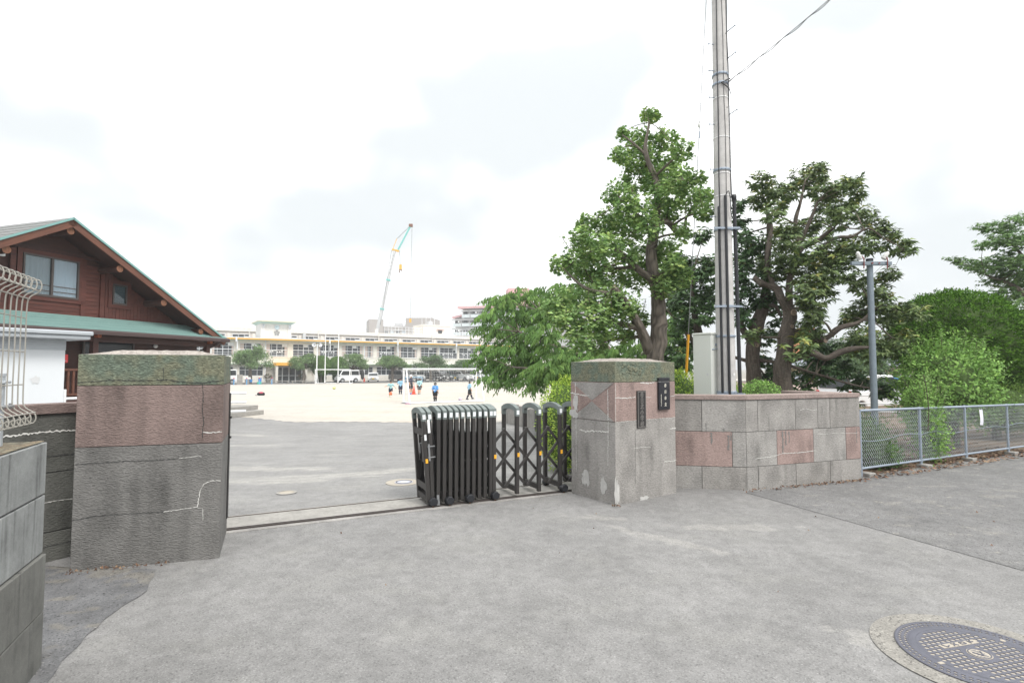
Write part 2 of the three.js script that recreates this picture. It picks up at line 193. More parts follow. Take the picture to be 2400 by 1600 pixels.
// linear base colour, roughness, extras
function mat(rgb, rough = 0.85, o = {}) { const { metal = 0, map, bump, bs = 0.003, ...rest } = o; const K = rest.transmission !== undefined || rest.clearcoat !== undefined ? THREE.MeshPhysicalMaterial : THREE.MeshStandardMaterial; const m = new K({ roughness: rough, metalness: metal, side: THREE.DoubleSide, ...rest }); m.color.setRGB(...rgb); if (map) m.map = map; if (bump) { m.bumpMap = bump; m.bumpScale = bs; } return m; }
const M = {
  asphalt: mat([1, 1, 1], 0.93, { map: T.asphalt, bump: T.asphaltBump, bs: 0.004, vertexColors: true }),
  coarse: mat([1, 1, 1], 0.95, { map: T.coarse, bump: T.coarseBump, bs: 0.007, vertexColors: true }),
  far_asphalt: mat([0.26, 0.26, 0.26], 0.95, { map: T.asphalt }),
  sand: mat([1, 1, 1], 1, { map: T.sand, vertexColors: true }),
  soil: mat([0.32, 0.25, 0.19], 1, { map: T.soil, bump: T.soil, bs: 0.01 }),
  terrain: mat([0.3, 0.28, 0.24], 1, { map: T.sand }),
  slab: mat([0.36, 0.345, 0.32], 0.9, { map: T.concrete }),
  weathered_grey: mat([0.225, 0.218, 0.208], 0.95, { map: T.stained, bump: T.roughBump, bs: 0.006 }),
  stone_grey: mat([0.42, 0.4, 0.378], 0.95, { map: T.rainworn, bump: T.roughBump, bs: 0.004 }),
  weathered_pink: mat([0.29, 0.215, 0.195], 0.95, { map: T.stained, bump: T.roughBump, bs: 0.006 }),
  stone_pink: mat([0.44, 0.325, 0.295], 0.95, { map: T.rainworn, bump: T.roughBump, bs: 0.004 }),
  green_band: mat([0.92, 0.9, 0.88], 0.95, { map: T.greenBand, bump: T.roughBump, bs: 0.006 }),
  lichen_cap: mat([0.46, 0.43, 0.40], 0.95, { map: T.lichen, bump: T.lichen, bs: 0.004 }),
  stone_cap: mat([0.42, 0.33, 0.30], 0.95, { map: T.roughcast, bump: T.roughBump, bs: 0.003 }),
  stone_grey_warm: mat([0.395, 0.375, 0.352], 0.95, { map: T.rainworn, bump: T.roughBump, bs: 0.004 }), stone_grey_pale: mat([0.44, 0.422, 0.4], 0.95, { map: T.rainworn, bump: T.roughBump, bs: 0.004 }), calcite: mat([0.62, 0.61, 0.58], 0.9), dark_joint: mat([0.045, 0.045, 0.045], 1),
  plaster_patch: mat([0.58, 0.57, 0.55], 0.95, { map: T.concrete }),
  block: mat([0.33, 0.34, 0.335], 0.92, { map: T.streaked, bump: T.concrete, bs: 0.003 }),
  block_dark: mat([0.19, 0.19, 0.175], 0.92, { map: T.streaked, bump: T.concrete, bs: 0.003 }),
  mortar: mat([0.10, 0.10, 0.09], 1),
  old_wall: mat([0.155, 0.155, 0.14], 0.95, { map: T.stained, bump: T.roughBump, bs: 0.006 }),
  bronze: mat([0.05, 0.046, 0.044], 0.45, { metal: 0.35 }), bronze_dark: mat([0.02, 0.019, 0.019], 0.5, { metal: 0.2 }),
  gate_cap: mat([0.2, 0.235, 0.225], 0.55, { map: T.galv }), reflector_white: mat([0.75, 0.78, 0.8], 0.3), orange: mat([0.85, 0.42, 0.03], 0.35),
  rubber: mat([0.015, 0.016, 0.02], 0.5), steel: mat([0.42, 0.43, 0.44], 0.4, { metal: 0.7, map: T.galv }), rail: mat([0.09, 0.075, 0.07], 0.5, { metal: 0.5 }), rust: mat([0.16, 0.085, 0.05], 0.9),
  galv_old: mat([0.25, 0.30, 0.345], 0.55, { metal: 0.25, map: T.galv }), galv: mat([0.36, 0.42, 0.50], 0.5, { metal: 0.25, map: T.galv }), galv_light: mat([0.62, 0.66, 0.70], 0.5, { metal: 0.3, map: T.galv }),
  beige_wire: mat([0.34, 0.325, 0.29], 0.45), pole: mat([0.57, 0.555, 0.54], 0.9, { map: T.plain, bump: T.concrete, bs: 0.002 }),
  black_pipe: mat([0.016, 0.017, 0.021], 0.42), cable: mat([0.03, 0.03, 0.034], 0.55), cabinet: mat([0.60, 0.62, 0.58], 0.42), white: mat([0.8, 0.8, 0.8], 0.4), white_paint: mat([0.82, 0.83, 0.83], 0.45),
  wood_red: mat([0.13, 0.033, 0.021], 0.62, { map: T.wood, bump: T.wood, bs: 0.002 }), wood_dark: mat([0.075, 0.023, 0.015], 0.65, { map: T.wood }), wood_brown: mat([0.17, 0.062, 0.035], 0.6, { map: T.wood, bump: T.wood, bs: 0.002 }), log_end: mat([0.27, 0.115, 0.06], 0.75, { map: T.wood }),
  roof_green: mat([0.235, 0.38, 0.355], 0.65, { map: T.plain }), roof_green_faded: mat([0.27, 0.41, 0.385], 0.65, { map: T.plain }), roof_grey: mat([0.16, 0.165, 0.16], 0.6, { map: T.plain }), gutter: mat([0.055, 0.032, 0.03], 0.45), trim_teal: mat([0.19, 0.37, 0.35], 0.55),
  frame_brown: mat([0.07, 0.055, 0.05], 0.45), glass: mat([0.75, 0.8, 0.82], 0.03, { transmission: 1, thickness: 0 }), curtain: mat([0.72, 0.75, 0.82], 0.95), dark_room: mat([0.03, 0.03, 0.035], 0.9), tinted: mat([0.02, 0.024, 0.028], 0.08),
  school: mat([0.86, 0.82, 0.75], 0.9, { map: T.plain }), school_rear: mat([0.84, 0.79, 0.73], 0.9, { map: T.plain }), school_band: mat([0.86, 0.82, 0.76], 0.9, { map: T.plain }), yellow: mat([0.80, 0.42, 0.06], 0.6), school_roof: mat([0.42, 0.47, 0.55], 0.5, { map: T.plain }), pale_green: mat([0.50, 0.62, 0.50], 0.8), alu: mat([0.72, 0.74, 0.76], 0.4), school_glass: mat([0.055, 0.062, 0.07], 0.08), beige_curtain: mat([0.60, 0.50, 0.45], 0.95),
  grey_tile: mat([0.42, 0.39, 0.37], 0.8), grey_tile_light: mat([0.48, 0.46, 0.45], 0.8), flat_grey_mid: mat([0.3, 0.31, 0.32], 0.7), flat_grey: mat([0.55, 0.56, 0.57], 0.8), balcony: mat([0.62, 0.68, 0.70], 0.4), pink: mat([0.62, 0.36, 0.36], 0.8), pink_roof: mat([0.70, 0.42, 0.43], 0.7),
  tyre: mat([0.02, 0.02, 0.02], 0.85), hub: mat([0.45, 0.46, 0.47], 0.35, { metal: 0.6 }), red_light: mat([0.45, 0.02, 0.02], 0.2), lamp: mat([0.8, 0.82, 0.84], 0.12), plate_white: mat([0.8, 0.8, 0.78], 0.5), plate_yellow: mat([0.75, 0.5, 0.06], 0.5),
  bark: mat([0.24, 0.205, 0.175], 0.95, { map: T.bark, bump: T.barkBump, bs: 0.02 }), bark_lichen: mat([0.19, 0.16, 0.14], 0.95, { map: T.lichenBark, bump: T.bark, bs: 0.012 }), twig: mat([0.12, 0.10, 0.075], 0.9), cut_wood: mat([0.38, 0.29, 0.22], 0.9, { map: T.wood }),
  leaf: mat([1, 1, 1], 0.85, { specularIntensity: 0.4, vertexColors: true, transmission: 0.3, thickness: 0 }), leaf_gloss: mat([1, 1, 1], 0.6, { specularIntensity: 0.5, vertexColors: true, transmission: 0.2, thickness: 0 }), needle: mat([1, 1, 1], 0.9, { vertexColors: true, clearcoat: 0, specularIntensity: 0.2 }),
  dry_leaf: mat([1, 1, 1], 0.9, { vertexColors: true }), red: mat([0.55, 0.03, 0.03], 0.5), cone: mat([0.72, 0.07, 0.03], 0.55), blue: mat([0.04, 0.22, 0.55], 0.5), skin: mat([0.55, 0.33, 0.22], 0.65), hair: mat([0.012, 0.010, 0.009], 0.6), navy: mat([0.018, 0.022, 0.045], 0.9), black_cloth: mat([0.012, 0.013, 0.016], 0.9), sky_shirt: mat([0.27, 0.52, 0.72], 0.85), mint_shirt: mat([0.36, 0.62, 0.66], 0.85), blue_shirt: mat([0.08, 0.30, 0.70], 0.85), shoe: mat([0.05, 0.055, 0.07], 0.7), shoe_blue: mat([0.05, 0.12, 0.5], 0.7), net: mat([0.62, 0.62, 0.6], 0.9),
  iron: mat([0.15, 0.152, 0.185], 0.5, { metal: 0.3, map: T.galv }), sand_fill: mat([0.42, 0.38, 0.32], 1, { map: T.sand }), plaque_black: mat([0.012, 0.013, 0.018], 0.22), plaque_bronze: mat([0.035, 0.033, 0.033], 0.5, { metal: 0.2 }), plaque_letter: mat([0.2, 0.19, 0.18], 0.45, { metal: 0.3 }), brass: mat([0.72, 0.69, 0.6], 0.4, { metal: 0.2 }), porcelain: mat([0.72, 0.72, 0.70], 0.25), maroon: mat([0.20, 0.05, 0.045], 0.6),
  litter_ring: mat([0.42, 0.40, 0.36], 1, { map: T.coarse, bump: T.coarseBump, bs: 0.008 }),
};
// ---------------------------------------------------------------- ground
// gate frame: origin at the left end of the track, t along the gate, s into the school ground
const GO = [-2.891, -5.612], GT = [0.9018, -0.4322], GS = [-0.4322, -0.9018], GATE_TURN = Math.atan2(0.4322, 0.9018);
const gp = (t, s) => [GO[0] + t * GT[0] + s * GS[0], GO[1] + t * GT[1] + s * GS[1]];
const gts = (x, z) => [(x - GO[0]) * GT[0] + (z - GO[1]) * GT[1], (x - GO[0]) * GS[0] + (z - GO[1]) * GS[1]];
const fall = (s) => -0.42 * smooth(0.4, 13, s) ; // the drive falls towards the playground
const gh = (x, z) => fall(gts(x, z)[1]);

{ // terrain out to the horizon
  const lines = []; for (let i = -40; i <= 40; i++) { const k = i / 40; lines.push(Math.sign(k) * (Math.abs(k) * 30 + Math.abs(k) ** 5 * 1400)); }
  struct('ground', sheet(80, 80, (u, v) => { const x = lines[Math.round(u * 80)], z = lines[Math.round(v * 80)] - 8; return [x, gh(x, z) - 0.05, z]; }), M.terrain);
}
// light dust and dark stains lie on the asphalt in patches with their own outline
function roadTone(x, z, base) {
  const n = fbm2(x * 0.55 + 3, z * 0.55, 4), m = fbm2(x * 1.7 + 9, z * 1.7 + 4, 4), f = fbm2(x * 6, z * 6, 3);
  let q = base * (1 + 0.17 * n + 0.12 * m + 0.1 * f), d = 0;
  const fine = noise2(x * 14, z * 14) * 0.5 + noise2(x * 31, z * 31) * 0.5, dusty = smooth(0.1, 0.5, fbm2(x * 0.8 - 5, z * 1.3 + 7, 5) + 0.28 * fine);
  q = lerp(q, base * 1.18, 0.3 * dusty);
  d += 0.25 * dusty;
  return [q * 1.01, q * 0.995, q * (0.98 - 0.05 * d)];
}
const blotch = (x, z, cx, cz, rx, rz, a, w = 0.35) => { const dx = x - cx, dz = z - cz, p = (dx * Math.cos(a) + dz * Math.sin(a)) / rx, q = (-dx * Math.sin(a) + dz * Math.cos(a)) / rz; return smooth(1, 0.55, Math.hypot(p, q) + w * fbm2(x * 3.1, z * 3.1, 4) * 1.6); };
{ // apron and road before the gate
  const dust = [[2.3, -5.75, 0.85, 0.16, 0.05], [1.45, -5.35, 0.9, 0.13, 0.75], [1.0, -6.1, 0.5, 0.12, 0.2], [2.2, -3.4, 0.34, 0.16, 0.5]];
  const tone = (x, z) => {
    let c = roadTone(x, z, 0.325), k = 0; for (const b of dust) k = Math.max(k, blotch(x, z, ...b));
    const g = 0.5 * noise2(x * 13, z * 13) + 0.5 * noise2(x * 29, z * 29); k = smooth(0.25, 1.0, k * 0.75 + 0.45 * g * k) * 0.8;
    return [lerp(c[0], 0.6, k * 0.5), lerp(c[1], 0.58, k * 0.5), lerp(c[2], 0.54, k * 0.5)];
  };
  struct('road', sheet(620, 270, (u, v) => { const [x, z] = gp(lerp(-4, 12, u), lerp(-7, 0, v)); return [x, 0, z]; }, tone), M.asphalt, 'worn grey asphalt apron in front of the gate');
  struct('road', sheet(40, 30, (u, v) => { const [x, z] = gp(lerp(-60, 60, u), lerp(-40, 0, v)); return [x, -0.02, z]; }, (x, z) => roadTone(x, z, 0.33)), M.asphalt, 'asphalt road running on past the gate');
  // older coarse asphalt of the pavement right of the seam, and the dark patch at the left pillar
  const seam = (v) => [lerp(3.12, 4.55, v), lerp(-7.32, -3.55, v)];
  struct('pavement', sheet(330, 200, (u, v) => { const a = seam(v), far = [lerp(12.2, 13.2, v), lerp(-11.2, -6.2, v)]; return [lerp(a[0], far[0], u), 0.004, lerp(a[1], far[1], u)]; }, (x, z) => {
    const c = roadTone(x + 20, z + 3, 0.275), pale = smooth(0.28, 0.5, fbm2(x * 1.1 + 40, z * 2.2, 5)), ed = smooth(0.45, 0.6, fbm2(x * 2.3 + 7, z * 4.5, 4)), k = Math.max(pale * 0.3, ed * 0.75) * (0.6 + 0.4 * noise2(x * 19, z * 19));
    return [lerp(c[0], 0.62, k), lerp(c[1], 0.58, k), lerp(c[2], 0.5, k)];
  }), M.coarse, 'coarser old asphalt pavement right of the seam');
  const edge = [[-3.75, -4.58], [-2.93, -4.55], [-2.72, -4.12], [-2.70, -3.75], [-2.62, -3.42], [-2.55, -3.15], [-2.35, -2.75], [-2.2, -2.4]];
  struct('pavement', sheet(60, 90, (u, v) => { const k = v * (edge.length - 1), a = Math.min(edge.length - 2, Math.floor(k)), t = k - a, ex = lerp(edge[a][0], edge[a + 1][0], t) + 0.012 * noise2(v * 9, 1), ez = lerp(edge[a][1], edge[a + 1][1], t), lx = lerp(-4.3, -3.0, v), lz = lerp(-4.75, -2.0, v); return [lerp(lx, ex, u), 0.005, lerp(lz, ez, u)]; }, (x, z) => {
    const n = fbm2(x * 2.2, z * 2.2, 4), pale = smooth(0.3, 0.55, fbm2(x * 2 + 4, z * 3.4, 5)), near = Math.max(smooth(0.2, 0.0, Math.abs(z + 4.42 + (x + 3) * -0.3) + 0.3 * fbm2(x * 5, z * 5, 3)) * 0.55, pale * 0.5), q = 0.225 * (1 + 0.35 * n);
    return [lerp(q, 0.36, near), lerp(q, 0.33, near), lerp(q * 1.02, 0.27, near)];
  }), M.coarse, 'dark crumbling asphalt patch at the left pillar');
}
{ // concrete threshold with the gate rails
  const g = []; const N = 8; for (let i = 0; i < N; i++) { const L = 4.5 / N; g.push(box(L - 0.0, 0.12, 0.56, (i + 0.5) * L - 0.15, -0.052, -0.28)); }
  const slab = thing('concrete_threshold', 'concrete strip with steel gate rails across the school entrance', 'threshold', [GO[0], 0, GO[1]], GATE_TURN);
  part(slab, 'slab', muv(box(4.75, 0.12, 0.5, 2.18, -0.052, -0.31)), M.slab);
  part(slab, 'lip', muv(box(4.75, 0.1, 0.09, 2.18, -0.046, 0.05)), M.stone_grey);
  part(slab, 'rail', [box(4.75, 0.05, 0.014, 2.18, -0.008, -0.012), box(4.75, 0.05, 0.014, 2.18, -0.008, -0.052), box(4.75, 0.02, 0.06, 2.18, -0.03, -0.032)], M.rail);
  part(slab, 'rail', [box(4.75, 0.03, 0.012, 2.18, 0.0, -0.535)], M.rail);
  part(slab, 'lip', muv(box(4.75, 0.1, 0.05, 2.18, -0.045, -0.567)), M.sand_fill);
}
{ // drive inside the gate
  const dust = [[-4.6, -9.6, 2.2, 0.35, 0.15], [-3.0, -8.6, 1.9, 0.28, -0.25], [-2.2, -8.95, 1.3, 0.22, -0.5], [-4.6, -8.3, 1.2, 0.3, 0.1], [-3.3, -8.2, 0.8, 0.2, -0.2], [-7.6, -14.2, 2.2, 0.3, 0.0], [-8.3, -17.0, 1.4, 0.3, 0.3], [-9.6, -16, 1.6, 0.2, 0.1], [-4.2, -6.6, 0.9, 0.2, 0.35]];
  struct('driveway', sheet(150, 150, (u, v) => { const [x, z] = gp(lerp(-16, 15, u), lerp(0.59, 24, v * v * 0.6 + v * 0.4)); return [x, gh(x, z), z]; }, (x, z) => {
    let c = roadTone(x * 0.8 + 50, z * 0.8, 0.37), k = 0; for (const b of dust) k = Math.max(k, blotch(x, z, ...b)); k *= 0.55 + 0.5 * noise2(x * 17, z * 17) * 0.8;
    const streak = smooth(0.3, 0.5, fbm2(x * 0.35, z * 2.4, 4)); k = clamp(Math.max(k, streak * 0.22));
    return [lerp(c[0], 0.66, k * 0.75), lerp(c[1], 0.64, k * 0.75), lerp(c[2], 0.59, k * 0.75)];
  }), M.asphalt, 'pale asphalt drive inside the school gate');
  // sand playground, its edge ragged where it spills on the drive
  const A = [-14.2, -23.3], pts = [];
  const edgeAt = (v) => { const P = [[-40, -30], [-13, -24.4], [-11.2, -23.1], [-8.6, -21.2], [-6, -21.3], [-3.8, -20.9], [1.1, -21.4], [5, -23.5], [40, -40]], k = v * (P.length - 1), a = Math.min(P.length - 2, Math.floor(k)), t = k - a; return [lerp(P[a][0], P[a + 1][0], t), lerp(P[a][1], P[a + 1][1], t) + 0.18 * noise2(v * 40, 5)]; };
  struct('playground', sheet(180, 90, (u, v) => { const e = edgeAt(u), B = [lerp(-75, 62, u), lerp(-52, -118, u)]; const w = v * v * 0.7 + v * 0.3; const x = lerp(e[0], B[0], w), z = lerp(e[1], B[1], w); return [x, gh(x, z) + 0.006, z]; }, (x, z) => {
    const n = fbm2(x * 0.12, z * 0.3, 4), m = fbm2(x * 0.5 + 2, z * 1.6, 4), o = smooth(0.05, 0.5, fbm2(x * 0.07 + 8, z * 0.22, 3)); const q = 1 + 0.07 * n + 0.05 * m;
    return [0.49 * q, (0.457 - 0.014 * o) * q, (0.408 - 0.033 * o) * q];
  }), M.sand, 'bare pale sand of the school playground');
}
{ // planted bed behind the wing wall and the wire fence
  const bed = [[1.12, -8.15], [0.8, -12], [0.9, -18.2], [-0.2, -21.0], [3, -24], [34, -32], [34, -20], [10.6, -11.1], [5.2, -8.32], [2.3, -7.75]];
  struct('garden_bed', flat(bed, 0.012), M.soil, 'bare brown soil of the planted bed');
  const st = thing('stone_kerb', 'low mossy stone kerb along the drive behind the folding gate', 'kerb', [0, 0, 0]);
  const line = [[1.15, -8.6], [0.82, -12], [0.9, -18.2], [-0.22, -21.1]]; const r = seeded(99);
  for (let k = 0; k < line.length - 1; k++) { const [ax, az] = line[k], [bx, bz] = line[k + 1], L = Math.hypot(bx - ax, bz - az), n = Math.round(L / 0.55); for (let i = 0; i < n; i++) { const t = (i + 0.5) / n, x = lerp(ax, bx, t), z = lerp(az, bz, t), h = 0.3 + gh(x, z) * -1 + 0.06 * r(); const g = muv(rbox(L / n - 0.02, h, 0.26 + 0.05 * r(), 0.03), r(), r()); part(st, 'stone', g, k % 2 ? M.old_wall : M.slab, [x, gh(x, z) + h / 2 - 0.03, z], [0, -Math.atan2(bz - az, bx - ax), (r() - 0.5) * 0.04]); } }
}
// ---------------------------------------------------------------- gate pillars and walls
// a ragged vein of lime or dirt standing a hair proud of a wall face; pts [u,v] on the face plane z
function vein(pts, w, z = 0.0035, seed = 1, step = 0.012, jit = 0.8) {
  const r = seeded(seed), P = [], idx = [], line = [];
  for (let k = 0; k < pts.length - 1; k++) { const [a, b] = pts[k], [c, d] = pts[k + 1], L = Math.hypot(c - a, d - b), n = Math.max(1, Math.round(L / step)); for (let i = 0; i < n; i++) line.push([lerp(a, c, i / n), lerp(b, d, i / n)]); } line.push(pts[pts.length - 1]);
  line.forEach(([x, y], i) => { const p = line[Math.max(0, i - 1)], q = line[Math.min(line.length - 1, i + 1)], l = Math.hypot(q[0] - p[0], q[1] - p[1]) || 1, nx = -(q[1] - p[1]) / l, ny = (q[0] - p[0]) / l, h = w * (0.25 + 0.9 * r()) * 0.5, j = (r() - 0.5) * w * jit; P.push(x + nx * (j + h), y + ny * (j + h), z, x + nx * (j - h), y + ny * (j - h), z); if (i) { const o = (i - 1) * 2; idx.push(o, o + 1, o + 2, o + 1, o + 3, o + 2); } });
  const g = new THREE.BufferGeometry(); g.setAttribute('position', new THREE.Float32BufferAttribute(P, 3)); g.setIndex(idx); g.computeVertexNormals(); return g;
}
// splash with an uneven outline
function splash(cx, cy, rx, ry, z, seed) { const r = seeded(seed), pts = []; for (let i = 0; i < 22; i++) { const a = (i / 22) * 6.283, k = 0.6 + 0.55 * r(); pts.push(new THREE.Vector2(cx + Math.cos(a) * rx * k, cy + Math.sin(a) * ry * k)); } const g = new THREE.ShapeGeometry(new THREE.Shape(pts)); g.translate(0, 0, z); return g; }
function capMound(w, d, h, inset) { // shallow weathered mound on top of a pillar
  return sheet(26, 20, (u, v) => { const x = lerp(-w / 2, w / 2, u), z = lerp(-d / 2, d / 2, v), e = Math.min(w / 2 - Math.abs(x), d / 2 - Math.abs(z)), k = smooth(0, inset, e); return [x, h * k * (0.82 + 0.18 * smooth(0, 0.4, e)) + 0.006 * noise2(x * 9, z * 9) * k, z]; });
}
function pillar(name, label, pos, turn, w, d, H, b, skew = 0) {
  const sh = (g) => skew ? g.applyMatrix4(new THREE.Matrix4().set(1, 0, skew, 0, 0, 1, 0, 0, 0, 0, 1, 0, 0, 0, 0, 1)) : g;
  const o = thing(name, label, 'gate pillar', pos, turn);
  const band = (n, y0, y1, m, ox) => part(o, n, sh(muv(rbox(w, y1 - y0 - 0.004, d, 0.006, w / 2, (y0 + y1) / 2, -d / 2), ox, ox * 0.7)), m);
  band('base', -0.05, b[0], b[3], 0.1); band('pink_band', b[0], b[1], b[4], 0.45); band('green_band', b[1], H, M.green_band, 0.2);
  part(o, 'joint', sh(box(w - 0.02, H - 0.02, d - 0.02, w / 2, H / 2, -d / 2)), M.dark_joint);
  part(o, 'cap', sh(muv(capMound(w - 0.01, d - 0.01, 0.045, 0.26))), M.lichen_cap, [w / 2 - skew * d / 2, H - 0.001, -d / 2]);
  return o;
}
{
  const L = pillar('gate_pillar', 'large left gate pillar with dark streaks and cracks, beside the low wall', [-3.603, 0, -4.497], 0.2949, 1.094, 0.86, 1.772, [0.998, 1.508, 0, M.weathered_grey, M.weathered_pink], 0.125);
  [[[0.927, 1.52], [0.935, 1.39], [0.929, 1.29], [0.943, 1.185], [0.938, 1.1], [0.935, 1.03]]].forEach((p, i) => part(L, 'crack', vein(p, 0.007, 0.004, 3 + i), M.dark_joint));
  part(L, 'crack', vein([[0.94, 1.095], [1.0, 1.093], [1.09, 1.096]], 0.011, 0.004, 8), M.calcite);
  part(L, 'crack', vein([[0.76, 0.877], [0.85, 0.885], [0.91, 0.894], [0.935, 0.885]], 0.005, 0.004, 9), M.calcite);
  part(L, 'crack', vein([[1.09, 0.672], [1.008, 0.672], [0.958, 0.647], [0.93, 0.584], [0.913, 0.454]], 0.008, 0.004, 10), M.calcite);
  part(L, 'crack', vein([[0.913, 0.455], [0.8, 0.445], [0.658, 0.432]], 0.006, 0.0035, 11), M.calcite);
  part(L, 'crack', vein([[0.658, 0.432], [0.497, 0.435], [0.185, 0.436], [0.0, 0.41]], 0.006, 0.0035, 12), M.dark_joint);
  part(L, 'crack', vein([[0.915, 0.45], [0.955, 0.44], [0.958, 0.388], [0.96, 0.336]], 0.005, 0.004, 13), M.calcite);
  part(L, 'crack', vein([[0.01, 0.864], [0.18, 0.868], [0.325, 0.875], [0.55, 0.87], [0.76, 0.877]], 0.007, 0.003, 14), M.dark_joint);
  part(L, 'crack', vein([[0.0, 1.534], [0.12, 1.546], [0.226, 1.555], [0.464, 1.549], [0.62, 1.556], [0.8, 1.535], [0.927, 1.525], [1.09, 1.55]], 0.008, 0.004, 15), M.dark_joint);
  part(L, 'crack', vein([[0.623, 1.66], [0.626, 1.55]], 0.006, 0.004, 16), M.dark_joint);
  part(L, 'gate_stop', [box(0.012, 1.25, 0.05, 1.005, 0.78, -0.76), box(0.02, 0.02, 0.03, 1.015, 1.16, -0.76), box(0.02, 0.02, 0.03, 1.015, 0.96, -0.76)], M.bronze_dark);
}
{
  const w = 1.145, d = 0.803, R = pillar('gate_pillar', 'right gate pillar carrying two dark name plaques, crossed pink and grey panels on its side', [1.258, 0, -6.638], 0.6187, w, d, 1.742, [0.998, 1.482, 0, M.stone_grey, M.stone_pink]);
  // crossed panels on the side that faces the gate (x = 0 plane)
  const y0 = 1.003, y1 = 1.478, ym = (y0 + y1) / 2, tri = (a, b, c) => mv(extrude([a, b, c], 0.012), 0.008, 0, 0, 0, -Math.PI / 2, 0);
  const s = 0.006; // local drawing: x = depth into the pillar
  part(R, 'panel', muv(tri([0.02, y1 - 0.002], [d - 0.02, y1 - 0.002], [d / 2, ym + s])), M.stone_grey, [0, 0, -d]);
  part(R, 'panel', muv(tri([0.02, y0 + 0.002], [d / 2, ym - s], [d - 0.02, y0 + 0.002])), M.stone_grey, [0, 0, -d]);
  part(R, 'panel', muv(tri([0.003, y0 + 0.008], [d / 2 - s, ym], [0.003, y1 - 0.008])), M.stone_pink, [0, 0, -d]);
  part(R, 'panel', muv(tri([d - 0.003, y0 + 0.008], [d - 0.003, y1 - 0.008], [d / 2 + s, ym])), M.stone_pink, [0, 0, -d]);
  // veins on the side face are drawn in a frame turned to that face
  const side = sub(R, 'side_marks', [0, 0, -d], -Math.PI / 2), z = 0.0075;
  part(side, 'crack', vein([[0.17, 0.855], [0.3, 0.84], [0.42, 0.86], [0.55, 0.865], [0.70, 0.876]].map(([a, b]) => [a, b - 0.1 * 0]), 0.02, 0.004, 21), M.calcite);
  part(side, 'crack', vein([[0.095, 1.47], [0.1, 1.2], [0.1, 1.02]], 0.014, z, 22), M.calcite);
  part(side, 'crack', vein([[0.1, 1.0], [0.1, 0.3]], 0.008, 0.004, 23), M.calcite);
  part(side, 'crack', vein([[0.689, 1.4], [0.69, 1.02]], 0.012, z, 24), M.calcite);
  part(side, 'crack', vein([[0.69, 1.0], [0.678, 0.46]], 0.01, 0.004, 25), M.calcite);
  part(side, 'crack', vein([[0.0, 1.33], [0.15, 1.315], [0.3, 1.3], [0.36, 1.31]], 0.016, z, 26), M.calcite);
  part(side, 'plaster_patch', splash(0.06, 1.06, 0.1, 0.07, z, 27), M.plaster_patch); part(side, 'plaster_patch', splash(0.1, 1.2, 0.05, 0.14, z + 0.001, 28), M.plaster_patch);
  part(side, 'plaster_patch', splash(0.28, 0.26, 0.085, 0.12, 0.005, 29), M.plaster_patch); part(side, 'plaster_patch', splash(0.6, 0.2, 0.055, 0.11, 0.005, 30), M.plaster_patch);
  part(R, 'plaster_patch', splash(0.012, 0.15, 0.045, 0.2, 0.005, 31), M.plaster_patch); part(R, 'plaster_patch', splash(0.5, 0.02, 0.1, 0.03, 0.005, 32), M.plaster_patch);
  part(R, 'crack', vein([[0.0, 1.295], [0.2, 1.285], [0.36, 1.292]], 0.012, 0.004, 33), M.calcite); part(R, 'crack', vein([[0.56, 1.285], [0.66, 1.282]], 0.008, 0.004, 34), M.calcite);
  part(R, 'crack', vein([[1.03, 0.85], [1.09, 0.86], [1.145, 0.857]], 0.016, 0.004, 35), M.calcite); part(R, 'crack', vein([[0.9, 0.436], [1.03, 0.43], [1.145, 0.434]], 0.012, 0.004, 36), M.calcite);
  part(R, 'crack', vein([[0.29, 0.656], [0.45, 0.66], [0.635, 0.649]], 0.006, 0.004, 37), M.calcite); part(R, 'crack', vein([[0.354, 0.887], [0.35, 0.6], [0.343, 0.222]], 0.01, 0.0035, 38), M.weathered_grey);
  part(R, 'crack', vein([[0.45, 1.474], [0.6, 1.462], [0.72, 1.476]], 0.014, 0.005, 39), M.calcite); part(R, 'crack', vein([[0.0, 1.0], [0.35, 1.0], [0.8, 1.002], [1.14, 1.0]], 0.006, 0.004, 40), M.calcite);
  part(R, 'crack', vein([[1.02, 1.285], [1.145, 1.29]], 0.008, 0.004, 43), M.calcite); part(R, 'crack', vein([[0.004, 1.47], [0.004, 1.0]], 0.006, 0.004, 44), M.calcite);
  // rough broken stone on the green band's front
  const q = seeded(77), lumps = []; for (let i = 0; i < 26; i++) lumps.push(sph(0.012 + 0.02 * q(), 0.12 + 0.42 * q(), 1.58 + 0.13 * q(), 0.0, 1.3, 0.8, 0.35, 6)); part(R, 'broken_stone', muv(join(lumps)), M.green_band);
}
